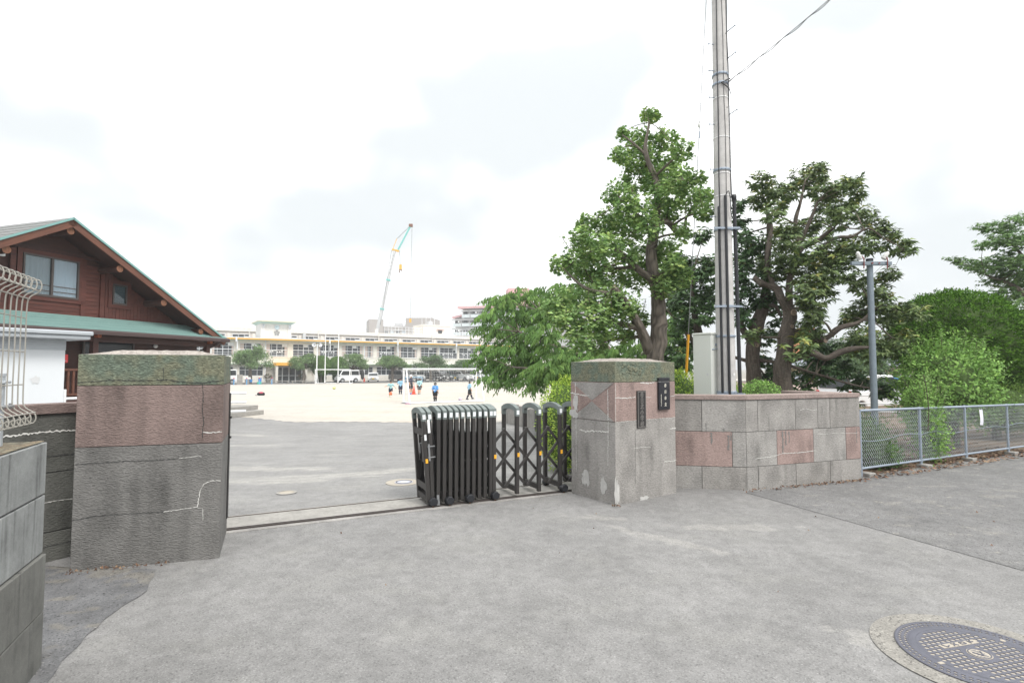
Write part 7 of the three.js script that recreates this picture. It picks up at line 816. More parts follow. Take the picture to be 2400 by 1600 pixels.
  trees.forEach(([s, z, w, h, yb, label], k) => {
    const [x, zz] = sp(s, z), o = thing('school_tree', label, 'tree', [0, 0, 0], 0, 'trees in front of the school'), r = seeded(1200 + k), L = new Leaves(), blobs = []; for (let i = 0; i < 17; i++) { const a = r() * 6.28, q = Math.sqrt(r()), v = r(); blobs.push([[x + Math.cos(a) * q * w * 0.75 * (1.1 - 0.55 * v), yb + 0.35 + v * h * 0.9, zz + Math.sin(a) * q * w * 0.7 * (1.1 - 0.55 * v)], [w * (0.2 + 0.14 * r()), h * (0.16 + 0.1 * r()), w * 0.25]]); }
    const cols = [[[0.16, 0.25, 0.1], [0.19, 0.29, 0.115], [0.13, 0.21, 0.085]], [[0.12, 0.2, 0.085], [0.145, 0.23, 0.095], [0.1, 0.165, 0.075]]][k === 4 || k === 5 ? 1 : 0]; for (const [c, R] of blobs) shell(L, c, R, 330, r, cols, 0.22, 0.12, { down: -0.8, depth: 0.75, lump: 0.45, quad: true });
    const tr = [[x, GY, zz, 0.26], [x + 0.05, yb * 0.5, zz, 0.22], [x, yb + 0.5, zz, 0.17], [x + 0.1, yb + h * 0.7, zz, 0.05]]; part(o, 'trunk', limb(tr, 9, 5, 0.12), M.bark); const br = []; for (let i = 0; i < 10; i++) { const b = blobs[i][0]; br.push(limb([[x, yb + 0.1, zz, 0.11], [lerp(x, b[0], 0.5), lerp(yb, b[1], 0.6), lerp(zz, b[2], 0.5), 0.07], [...b, 0.03]], 6, 4, 0.1)); } part(o, 'branches', join(br), M.bark).userData.kind = 'stuff'; crown(o, L, M.leaf);
  });
  [[11.94, 5.2, 1.5, 1.55, 'left of two egg shaped clipped bushes by the far goal'], [14.4, 5.0, 1.4, 1.45, 'right of two egg shaped clipped bushes by the far goal']].forEach(([s, z, w, h, label]) => { const [x, zz] = sp(s, z); shrub('clipped_bush', label, 'topiary', [[[x, 2.05, zz], [w, h, w]]], 6000, [[0.075, 0.16, 0.03], [0.09, 0.19, 0.035]], 0.14, 0.06, { down: -0.95, depth: 0.1, lump: 0.04, quad: true, core: 0.93 }, M.needle, [[[x, GY, zz, 0.15], [x, 0.5, zz, 0.12], [x, 1.5, zz, 0.1]]]).userData.group = 'clipped bushes by the far goal'; });
  [[12.2, 4.0, 0.75, 'round low clipped bush left of the white school door'], [15.0, 3.6, 0.9, 'round low clipped bush right of the white school door']].forEach(([s, z, w, label]) => { const [x, zz] = sp(s, z); shrub('round_bush', label, 'bush', [[[x, GY + w * 0.9, zz], [w, w, w]]], 2000, [[0.04, 0.08, 0.03], [0.05, 0.1, 0.035]], 0.14, 0.06, { down: -0.95, depth: 0.15, lump: 0.08, quad: true, core: 0.9 }, M.needle); });
}
// ---------------------------------------------------------------- people: one continuous body each, clothes and hair as children
const PY = -0.414;
function capDist(p, b) { const [ax, ay, az, bx, by, bz, ra, rb] = b, dx = bx - ax, dy = by - ay, dz = bz - az, l2 = dx * dx + dy * dy + dz * dz, t = l2 ? clamp(((p[0] - ax) * dx + (p[1] - ay) * dy + (p[2] - az) * dz) / l2) : 0; return Math.hypot(p[0] - ax - dx * t, p[1] - ay - dy * t, p[2] - az - dz * t) - (ra + (rb - ra) * t); }
function flesh(bones, cell, k, clip) {
  let lo = [1e9, 1e9, 1e9], hi = [-1e9, -1e9, -1e9]; for (const b of bones) for (let i = 0; i < 3; i++) { lo[i] = Math.min(lo[i], b[i] - b[6], b[3 + i] - b[7]); hi[i] = Math.max(hi[i], b[i] + b[6], b[3 + i] + b[7]); }
  const c = lo.map((v, i) => (v + hi[i]) / 2), half = Math.max(...hi.map((v, i) => (v - lo[i]) / 2)) + cell * 3, n = Math.min(92, Math.max(16, Math.ceil((2 * half) / cell))), mc = new MarchingCubes(n, new THREE.MeshBasicMaterial(), false, false, 60000); mc.isolation = 0; const hs = n / 2;
  for (let z = 0; z < n; z++) for (let y = 0; y < n; y++) for (let x = 0; x < n; x++) { const p = [c[0] + ((x - hs) / hs) * half, c[1] + ((y - hs) / hs) * half, c[2] + ((z - hs) / hs) * half]; let d = 1e9; for (const b of bones) { const e = capDist(p, b), h = clamp(0.5 + (0.5 * (d - e)) / k); d = d > 1e8 ? e : lerp(d, e, h) - k * h * (1 - h); } if (clip) d = Math.max(d, clip(p)); mc.field[x + y * n + z * n * n] = -d; }
  mc.update(); const P = new Float32Array(mc.count * 3); for (let i = 0; i < mc.count; i++) for (let j = 0; j < 3; j++) P[i * 3 + j] = c[j] + mc.positionArray[i * 3 + j] * half;
  // weld and smooth
  const key = new Map(), V3 = [], idx = []; for (let i = 0; i < mc.count; i++) { const q = [P[i * 3], P[i * 3 + 1], P[i * 3 + 2]], s = q.map((v) => Math.round(v * 2e4)).join(); let id = key.get(s); if (id === undefined) { id = V3.length / 3; key.set(s, id); V3.push(...q); } idx.push(id); }
  const g = new THREE.BufferGeometry(); g.setAttribute('position', new THREE.Float32BufferAttribute(V3, 3)); g.setIndex(idx); g.computeVertexNormals(); return g;
}
// pose: [kneeL, ankleL, kneeR, ankleR, elbowL, wristL, elbowR, wristR] as offsets in body heights, facing +z, L = +x
function person(label, group, pos, turn, h, pose, wear) {
  const o = thing('person', label, 'person', pos, turn, group), S = (a) => a.map((v) => v * h), lean = pose.lean ?? 0;
  const hip = (s) => [s * 0.05, 0.5, 0], sh = (s) => [s * 0.105, 0.785, lean * 0.28], chest = [0, 0.72, lean * 0.22], neck = [0, 0.83, lean * 0.32], hd = [pose.headX ?? 0, 0.915, lean * 0.38 + 0.012];
  const Lg = { '1': [pose.kneeL, pose.ankleL], '-1': [pose.kneeR, pose.ankleR] }, Am = { '1': [pose.elbowL, pose.wristL], '-1': [pose.elbowR, pose.wristR] };
  const B = (a, b, ra, rb) => [...S(a), ...S(b), ra * h, rb * h], bones = [B([0, 0.53, 0], chest, 0.07, 0.082), B([0, 0.74, lean * 0.24], neck, 0.07, 0.036), B(neck, hd, 0.034, 0.034), B([hd[0], 0.9, hd[2] + 0.012], [hd[0], 0.928, hd[2] - 0.004], 0.052, 0.068), B([hd[0], 0.905, hd[2] + 0.066], [hd[0], 0.912, hd[2] + 0.062], 0.011, 0.008)];
  for (const s of [1, -1]) { const [kn, an] = Lg[s], [el, wr] = Am[s]; bones.push(B([hd[0] + s * 0.068, 0.913, hd[2] - 0.006], [hd[0] + s * 0.07, 0.925, hd[2] - 0.008], 0.012, 0.013)); bones.push(B(hip(s), kn, 0.066, 0.042), B(kn, [lerp(kn[0], an[0], 0.35), lerp(kn[1], an[1], 0.35), lerp(kn[2], an[2], 0.35) - 0.008], 0.04, 0.042), B([lerp(kn[0], an[0], 0.35), lerp(kn[1], an[1], 0.35), lerp(kn[2], an[2], 0.35) - 0.008], an, 0.042, 0.024)); const f = pose.foot?.[s] ?? [0, -0.012, 0.075]; bones.push(B([an[0], an[1] - 0.018, an[2] - 0.012], addv([an[0], an[1] - 0.018, an[2]], f), 0.024, 0.02)); bones.push(B([s * 0.05, 0.78, lean * 0.26], sh(s), 0.05, 0.042), B(sh(s), el, 0.038, 0.029), B(el, wr, 0.029, 0.019));
    const hv = V([wr[0] - el[0], wr[1] - el[1], wr[2] - el[2]]).normalize().toArray(), palm = addv(wr, hv, 0.03); bones.push(B(wr, palm, 0.019, 0.022)); const side = V(hv).cross(new THREE.Vector3(0, 0, 1)).normalize().toArray(); for (let k = 0; k < 4; k++) { const q = addv(palm, side, (k - 1.5) * 0.011), L = [0.034, 0.042, 0.04, 0.03][k], m = addv(q, hv, L), t = addv(addv(m, hv, L * 0.5), [0, 0, 1], 0.012); bones.push(B(q, m, 0.0062, 0.0058), B(m, t, 0.0058, 0.005)); } const th = addv(palm, side, -s * 0.02); bones.push(B(th, addv(addv(th, hv, 0.02), side, -s * 0.016), 0.0072, 0.0058)); }
  part(o, 'body', flesh(bones, 0.0165 * h, 0.012 * h), M.skin);
  const inf = (b, k) => { const c = b.slice(); c[6] += k * h; c[7] += k * h; return c; }, top = [inf(bones[0], 0.014), inf(B([0, 0.74, lean * 0.24], [0, 0.795, lean * 0.29], 0.072, 0.045), 0.012), B([0, 0.5, 0], [0, 0.56, 0], 0.088, 0.088)], low = [B([0, 0.5, 0], [0, 0.53, 0], 0.088, 0.086)];
  for (const s of [1, -1]) { const [kn] = Lg[s], [el] = Am[s]; top.push(inf(B([s * 0.05, 0.78, lean * 0.26], sh(s), 0.05, 0.042), 0.012), inf(B(sh(s), sh(s).map((v, i) => lerp(v, el[i], 0.75)), 0.04, 0.037), 0.014)); low.push(inf(B(hip(s), hip(s).map((v, i) => lerp(v, kn[i], 0.72)), 0.068, 0.06), 0.014)); }
  part(o, 'shirt', flesh(top, 0.0165 * h, 0.014 * h), wear.shirt); part(o, 'shorts', flesh(low, 0.0165 * h, 0.014 * h), wear.shorts);
  for (const s of [1, -1]) { const [kn, an] = Lg[s], md = [0, 1, 2].map((i) => lerp(kn[i], an[i], 0.35) - (i === 2 ? 0.008 : 0)), f = pose.foot?.[s] ?? [0, -0.012, 0.075]; if (wear.socks) part(o, 'sock', flesh([B([0, 1, 2].map((i) => lerp(kn[i], an[i], 0.14)), md, 0.046, 0.049), B(md, an, 0.049, 0.033)], 0.014 * h, 0.01 * h), wear.socks); part(o, 'shoe', flesh([B([an[0], an[1] - 0.016, an[2] - 0.014], addv([an[0], an[1] - 0.018, an[2]], f), 0.034, 0.029)], 0.012 * h, 0.01 * h), wear.shoes ?? M.shoe); }
  const hairBone = [B([hd[0], 0.905, hd[2] - 0.012], [hd[0], 0.935, hd[2] - 0.004], 0.07, 0.075)]; part(o, wear.cap ? 'cap' : 'hair', flesh(hairBone, 0.012 * h, 0.01 * h, (p) => Math.min(0.93 * h - p[1], p[2] - (hd[2] + 0.005) * h) - 0 > 0 ? Math.min(0.93 * h - p[1], p[2] - (hd[2] + 0.005) * h) : Math.max(-1, 0.865 * h - p[1])), wear.cap ?? M.hair); if (wear.cap) { part(o, 'cap_brim', box(0.11 * h, 0.012 * h, 0.08 * h, hd[0] * h, 0.945 * h, (hd[2] + 0.085) * h), wear.cap); part(o, 'hair', box(0.12 * h, 0.04 * h, 0.08 * h, hd[0] * h, 0.9 * h, (hd[2] - 0.045) * h), M.hair); }
  part(o, 'eyes', [sph(0.008 * h, (hd[0] + 0.024) * h, 0.92 * h, (hd[2] + 0.06) * h, 1, 1, 0.6, 8), sph(0.008 * h, (hd[0] - 0.024) * h, 0.92 * h, (hd[2] + 0.06) * h, 1, 1, 0.6, 8)], M.hair); part(o, 'mouth', box(0.028 * h, 0.005 * h, 0.006 * h, hd[0] * h, 0.886 * h, (hd[2] + 0.06) * h), M.maroon);
  if (wear.number) part(o, 'number', [mv(new THREE.TorusGeometry(0.045 * h, 0.012 * h, 6, 16).scale(0.7, 1.2, 0.5), 0, 0.7 * h, -0.098 * h)], M.navy); if (wear.crest) part(o, 'badge', box(0.05 * h, 0.05 * h, 0.01, 0.02 * h, 0.6 * h, -0.098 * h), M.white); if (wear.stripe) part(o, 'stripe', [box(0.15 * h, 0.012 * h, 0.01, 0, 0.73 * h, (0.1 + lean * 0.22) * h)], M.navy);
  return o;
}
{
  const stand = { kneeL: [0.055, 0.275, 0.008], ankleL: [0.06, 0.045, 0], kneeR: [-0.055, 0.275, 0.008], ankleR: [-0.06, 0.045, 0], elbowL: [0.15, 0.62, -0.01], wristL: [0.15, 0.49, 0.03], elbowR: [-0.15, 0.62, -0.01], wristR: [-0.15, 0.49, 0.03] };
  const G = 'football players on the sand';
  person('child in light blue shirt running with arms spread, kicking the orange ball', G, [-9.0, PY, -40.3], 0.25, 1.16, { lean: 0.25, kneeL: [0.06, 0.34, 0.14], ankleL: [0.06, 0.16, 0.09], foot: { '1': [0, -0.03, 0.07] }, kneeR: [-0.055, 0.27, -0.03], ankleR: [-0.055, 0.045, -0.09], elbowL: [0.2, 0.68, -0.02], wristL: [0.29, 0.56, 0.02], elbowR: [-0.2, 0.7, 0.02], wristR: [-0.32, 0.66, 0.06] }, { shirt: M.mint_shirt, shorts: M.navy, socks: M.white, stripe: 1, shoes: mat([0.55, 0.6, 0.1], 0.6) });
  person('child in light blue shirt and navy socks standing left of the white goal post', G, [-9.1, PY, -44.3], 0.15, 1.28, { ...stand, elbowR: [-0.17, 0.64, 0.04], wristR: [-0.19, 0.66, 0.16] }, { shirt: M.sky_shirt, shorts: M.navy, socks: M.navy, cap: M.navy, stripe: 1 });
  person('adult coach in black shirt, shorts and white cap beside the cone', G, [-8.28, PY, -44.4], 1.2, 1.56, { ...stand, kneeL: [0.055, 0.275, 0.03], ankleL: [0.06, 0.045, 0.05], elbowL: [0.15, 0.63, 0.03], wristL: [0.14, 0.52, 0.1] }, { shirt: M.navy, shorts: M.black_cloth, cap: M.white, shoes: M.shoe_blue });
  person('child seen from behind in mint shirt with a number and black shorts', G, [-7.55, PY, -44.3], 3.3, 1.28, { ...stand, kneeR: [-0.045, 0.28, 0.05], ankleR: [-0.03, 0.05, -0.03] }, { shirt: M.mint_shirt, shorts: M.black_cloth, number: 1 });
  person('child in deep blue shirt seen from behind inside the near goal', G, [-4.85, PY, -34.3], 2.95, 1.2, { ...stand, ankleL: [0.045, 0.045, 0], ankleR: [-0.045, 0.045, 0.02] }, { shirt: M.blue_shirt, shorts: M.black_cloth, socks: M.black_cloth, crest: 1 });
  person('child in pale blue shirt walking to the right inside the near goal', G, [-2.85, PY, -36.4], 1.9, 1.26, { lean: 0.04, kneeL: [0.05, 0.285, 0.09], ankleL: [0.055, 0.07, 0.17], foot: { '1': [0, 0.012, 0.075] }, kneeR: [-0.05, 0.275, -0.05], ankleR: [-0.055, 0.06, -0.16], elbowL: [0.14, 0.63, -0.06], wristL: [0.13, 0.51, -0.02], elbowR: [-0.14, 0.63, 0.02], wristR: [-0.13, 0.51, 0.07] }, { shirt: M.sky_shirt, shorts: M.black_cloth, socks: M.navy });
}
// ---------------------------------------------------------------- goals, balls and other playground things
function goal(label, pos, turn, W, Hh, dt, db, netted) {
  const o = thing('football_goal', label, 'goal', pos, turn), r = 0.055, P = (n, ...b) => part(o, n, b, M.white_paint);
  P('post', bar([0, 0, 0], [0, Hh, 0], r, 10)); P('post', bar([W, 0, 0], [W, Hh, 0], r, 10)); P('crossbar', bar([-r, Hh, 0], [W + r, Hh, 0], r, 10)); P('top_rear_bar', bar([0, Hh, dt], [W, Hh, dt], 0.025, 8)); P('ground_bar', bar([0, 0.05, db], [W, 0.05, db], 0.045, 8));
  for (const x of [0, W]) { P('stay', bar([x, Hh, 0], [x, Hh, dt], 0.035, 8)); P('rear_post', bar([x, Hh, dt], [x, 0.05, db], 0.04, 8)); P('side_bar', bar([x, 0.05, 0], [x, 0.05, db], 0.045, 8)); }
  for (const x of [0.35, 0.65]) P('coupling', cyl(0.055, 0.055, 0.1, 10, x * W, 0.05, db, 0, 0, Math.PI / 2));
  if (netted) { const g = [], s = 0.16, n = 0.0048; const line = (a, b) => { const q = strap(a, b, n, n, [0.1, 0.3, 1]); q.deleteAttribute('uv'); g.push(q); }; const hN = netted; for (let x = 0; x <= W + 0.01; x += s) { const sag = 0.05 * Math.sin((x / W) * Math.PI * 5); line([x, Hh - 0.06 + 0.02 * Math.sin(x * 9), 0], [x, Hh - 0.05 - 0.09 * Math.abs(Math.sin(x * 1.3)), dt]); line([x, Hh - 0.05 - 0.09 * Math.abs(Math.sin(x * 1.3)), dt], [x + 0.05 * Math.sin(x * 4), Hh * (1 - hN), dt + (db - dt) * hN * 0.6 + sag]); } for (let k = 1; k <= Math.round(Hh * hN / s); k++) { const y = Hh - k * s; for (let i = 0; i < 12; i++) line([(i / 12) * W, y + 0.03 * Math.sin(i * 2 + k), dt + (db - dt) * (k * s / Hh) * 0.6 + 0.05 * Math.sin((i / 12) * Math.PI * 5)], [((i + 1) / 12) * W, y + 0.03 * Math.sin(i * 2 + 2 + k), dt + (db - dt) * (k * s / Hh) * 0.6 + 0.05 * Math.sin(((i + 1) / 12) * Math.PI * 5)]); } for (let z = 0.1; z < dt; z += s) line([0, Hh - 0.05, z], [W, Hh - 0.05, z]); for (const x of [0.02, W - 0.02]) for (let k = 1; k < Hh * hN / s; k++) line([x, Hh - k * s, 0.03], [x, Hh - k * s, dt + (db - dt) * (k * s / Hh) * 0.6]); part(o, 'net', join(g), M.net).userData.kind = 'stuff'; }
  return o;
}
goal('white football goal seen from behind, its net hung over parked cars', [-6.62, PY, -33.14], 0.4914, 4.85, 2.04, 0.55, 1.25, 0.62);
goal('distant white football goal without net in front of the vans', [-27.1, PY, -74.7], 0.0, 4.75, 1.95, -0.5, -1.3, 0);
function ball(label, pos, R, m, m2) { const o = thing('ball', label, 'ball', [pos[0], pos[1] + R, pos[2]]); part(o, 'shell', sph(R, 0, 0, 0, 1, 1, 1, 18), m); part(o, 'panels', Array.from({ length: 6 }, (_, k) => { const a = k * 1.05, b = (k % 3 - 1) * 0.8; return mv(new THREE.CylinderGeometry(R * 0.3, R * 0.3, 0.004, 5), Math.cos(a) * Math.cos(b) * R * 0.985, Math.sin(b) * R * 0.985, Math.sin(a) * Math.cos(b) * R * 0.985, Math.PI / 2 - b * Math.sin(a), 0, 0); }), m2); return o; }
ball('orange ball at the running child\u2019s foot', [-8.93, PY + 0.12, -39.95], 0.12, mat([0.75, 0.16, 0.05], 0.5), M.maroon); ball('yellow and white ball lying alone on the sand', [-17.85, PY, -54.5], 0.15, mat([0.6, 0.62, 0.2], 0.5), M.white); ball('pale purple ball lying inside the near goal', [-3.3, PY, -34.6], 0.12, mat([0.5, 0.42, 0.5], 0.5), M.white);
{
  const c = thing('traffic_cone', 'orange red traffic cone at the coach\u2019s feet', 'cone', [-7.95, PY, -44.0]); part(c, 'cone', lathe([[0.15, 0.03], [0.14, 0.06], [0.035, 0.66], [0.02, 0.68], [0, 0.68]], 18), M.cone); part(c, 'base', rbox(0.4, 0.035, 0.4, 0.012, 0, 0.018, 0), M.cone);
  const c2 = thing('traffic_cone', 'small red traffic cone beside the white hatchback', 'cone', [sp(18.6, 5)[0], GY + 0.05, sp(18.6, 5)[1]]); part(c2, 'cone', lathe([[0.17, 0.03], [0.15, 0.06], [0.035, 0.7], [0, 0.71]], 14), M.cone); part(c2, 'base', rbox(0.42, 0.035, 0.42, 0.012, 0, 0.018, 0), M.cone);
  const b = thing('sports_bag', 'dark red and black sports bag lying on the sand', 'bag', [-19.5, PY, -42.2]); part(b, 'body', sph(0.3, 0, 0.12, 0, 1, 0.52, 0.7, 16), M.black_cloth); part(b, 'flap', sph(0.2, 0.03, 0.19, 0.06, 1, 0.5, 0.7, 14), mat([0.4, 0.06, 0.1], 0.7)); part(b, 'strap', [tube([[-0.3, 0.05, 0.1], [-0.36, 0.02, 0.15], [-0.3, 0.01, 0.22], [-0.1, 0.015, 0.2]], 0.014, 14, 6), tube([[0.24, 0.08, 0.1], [0.34, 0.03, 0.14], [0.3, 0.02, 0.2]], 0.014, 12, 6)], M.black_cloth);
  [[-6.45, -32.3, M.navy, 'small dark bib on the sand left of the near goal'], [-6.1, -31.7, mat([0.6, 0.15, 0.35], 0.8), 'small pink and blue bib on the sand before the near goal']].forEach(([x, z, m, l]) => { const t = thing('training_bib', l, 'bib', [x, PY, z]); part(t, 'cloth', sheet(8, 6, (u, v) => [(u - 0.5) * 0.34, 0.012 + 0.03 * (1 + noise2(u * 4 + x, v * 4)) * Math.sin(u * 3.14), (v - 0.5) * 0.2]), m); part(t, 'band', box(0.1, 0.012, 0.05, 0.16, 0.016, 0), M.blue); });
  // strip along the school: rope posts, benches, boards, flagpoles, speaker pole
  [-0.57, 0.92, 2.45, 3.96].forEach((s, i) => { const [x, z] = sp(s, 11), o = thing('marker_post', ['first blue marker post from the left gate pillar', 'second blue marker post from the left gate pillar', 'third blue marker post from the left gate pillar', 'fourth blue marker post, right of the green crate'][i], 'post', [x, GY, z], 0, 'blue marker posts along the sand'); part(o, 'shaft', cyl(0.06, 0.06, 0.8, 10, 0, 0.4, 0), mat([0.1, 0.32, 0.6], 0.6)); part(o, 'cap', cyl(0.07, 0.07, 0.14, 10, 0, 0.86, 0), M.red); });
  { const o = thing('marker_rope', 'thin rope strung between the blue marker posts', 'rope'); const a = [-0.57, 0.92, 2.45, 3.96].map((s) => sp(s, 11)); for (let i = 0; i < 3; i++) part(o, 'rope', tube([[a[i][0], GY + 0.82, a[i][1]], [(a[i][0] + a[i + 1][0]) / 2, GY + 0.72, (a[i][1] + a[i + 1][1]) / 2], [a[i + 1][0], GY + 0.82, a[i + 1][1]]], 0.014, 12, 5), M.flat_grey); }
  { const [x, z] = sp(0.25, 10), o = thing('stone_marker', 'grey upright stone slab left of the first school tree', 'stone', [x, GY, z], ST); part(o, 'slab', muv(rbox(0.62, 1.35, 0.3, 0.02, 0, 0.67, 0)), M.slab); part(o, 'foot', muv(rbox(0.8, 0.15, 0.5, 0.02, 0, 0.07, 0)), M.slab); }
  { const [x, z] = sp(1.2, 9.4), o = thing('drinking_basin', 'white basin with blue bucket behind the marker posts', 'basin', [x, GY, z], ST); part(o, 'basin', rbox(0.8, 0.25, 0.4, 0.04, 0, 0.85, 0), M.white); part(o, 'stand', box(0.5, 0.75, 0.3, 0, 0.37, 0), M.slab); part(o, 'bucket', cyl(0.16, 0.2, 0.35, 12, 0.45, 0.5, 0.1), M.blue); }
  [[5.6, 9.6, 'grey bench left in front of the school entrance'], [7.4, 10.2, 'grey bench in front of the entrance doors'], [9.2, 9.8, 'grey bench under the tree right of the entrance']].forEach(([s, z, l]) => { const [x, zz] = sp(s, z), o = thing('bench', l, 'bench', [x, GY, zz], ST, 'benches before the school entrance'); part(o, 'seat', rbox(1.7, 0.08, 0.4, 0.02, 0, 0.42, 0), M.slab); for (const q of [-0.65, 0.65]) part(o, 'leg', box(0.12, 0.4, 0.34, q, 0.2, 0), M.slab); });
  { const [x, z] = sp(2.6, 9.9), o = thing('green_crate', 'green and blue plastic crates by the third marker post', 'crate', [x, GY, z], ST); part(o, 'crate', rbox(0.5, 0.35, 0.4, 0.02, 0, 0.18, 0), mat([0.06, 0.42, 0.3], 0.5)); part(o, 'bin', cyl(0.18, 0.22, 0.55, 12, 0.1, 0.62, -0.1), M.blue); }
  [[4.9, 3.2, 'potted plant left of the entrance doors'], [9.6, 3.4, 'potted plant right of the entrance doors']].forEach(([s, z, l]) => { const [x, zz] = sp(s, z), o = thing('potted_plant', l, 'plant', [x, GY, zz]); part(o, 'pot', cyl(0.28, 0.36, 0.5, 14, 0, 0.25, 0), M.slab); const L = new Leaves(); shell(L, [0, 0.9, 0], [0.6, 0.45, 0.5], 500, seeded(44), [[0.07, 0.11, 0.05], [0.16, 0.09, 0.08]], 0.16, 0.07, { down: -0.9, depth: 0.6, quad: true }); part(o, 'foliage', L.geo(), M.leaf).userData.kind = 'stuff'; });
  [[-25.97, -75.3, 6.7, 'left of the two white flagpoles before the school'], [-24.15, -75.3, 6.65, 'right of the two white flagpoles before the school']].forEach(([x, z, h, l]) => { const o = thing('flagpole', l, 'flagpole', [x, PY, z], 0, 'white flagpoles'); part(o, 'shaft', cyl(0.075, 0.045, h, 10, 0, h / 2, 0), M.white_paint); part(o, 'finial', sph(0.09, 0, h + 0.05, 0, 1, 1, 1, 10), M.alu); part(o, 'base', cyl(0.2, 0.16, 0.12, 12, 0, 0.06, 0), M.slab); });
  { const o = thing('speaker_pole', 'white pole with two horn loudspeakers left of the flagpoles', 'speaker pole', [-28.1, PY, -78]); part(o, 'shaft', cyl(0.1, 0.07, 5.6, 12, 0, 2.8, 0), M.white_paint); for (const [x, t] of [[-0.35, 0.2], [0.4, 0.9]]) { const s = sub(o, 'loudspeaker', [x, 5.5, 0.2], t); part(s, 'horn', mv(lathe([[0, 0], [0.08, 0], [0.1, 0.16], [0.3, 0.45], [0.28, 0.45], [0.06, 0.14]], 18), 0, 0, -0.2, Math.PI / 2), M.alu); part(s, 'driver', cyl(0.09, 0.09, 0.2, 12, 0, 0, -0.25, Math.PI / 2), M.flat_grey); } }
  { const [x, z] = sp(23.6, 9.5), o = thing('blue_rail', 'low blue exercise rail behind the children', 'rail', [x, GY, z], ST); part(o, 'bar', [bar([0, 0.75, 0], [2.5, 0.75, 0], 0.045, 8), bar([0, 0.75, 0.8], [2.5, 0.75, 0.8], 0.045, 8)], mat([0.16, 0.4, 0.62], 0.5)); for (const q of [0, 2.5]) for (const w of [0, 0.8]) part(o, 'leg', bar([q, 0, w], [q, 0.75, w], 0.04, 8), mat([0.16, 0.4, 0.62], 0.5)); }
  { const [x, z] = sp(17.7, 6.8), o = thing('umbrella_stand', 'folded dark parasol beside the white van', 'parasol', [x, GY, z]); part(o, 'cover', lathe([[0.05, 0.45], [0.22, 0.6], [0.3, 1.4], [0.2, 1.75], [0.05, 1.95], [0, 1.96]], 12), mat([0.05, 0.05, 0.05], 0.9)); part(o, 'pole', cyl(0.04, 0.04, 0.6, 8, 0, 0.3, 0), M.flat_grey); part(o, 'foot', cyl(0.3, 0.3, 0.1, 12, 0, 0.05, 0), M.slab); }
}
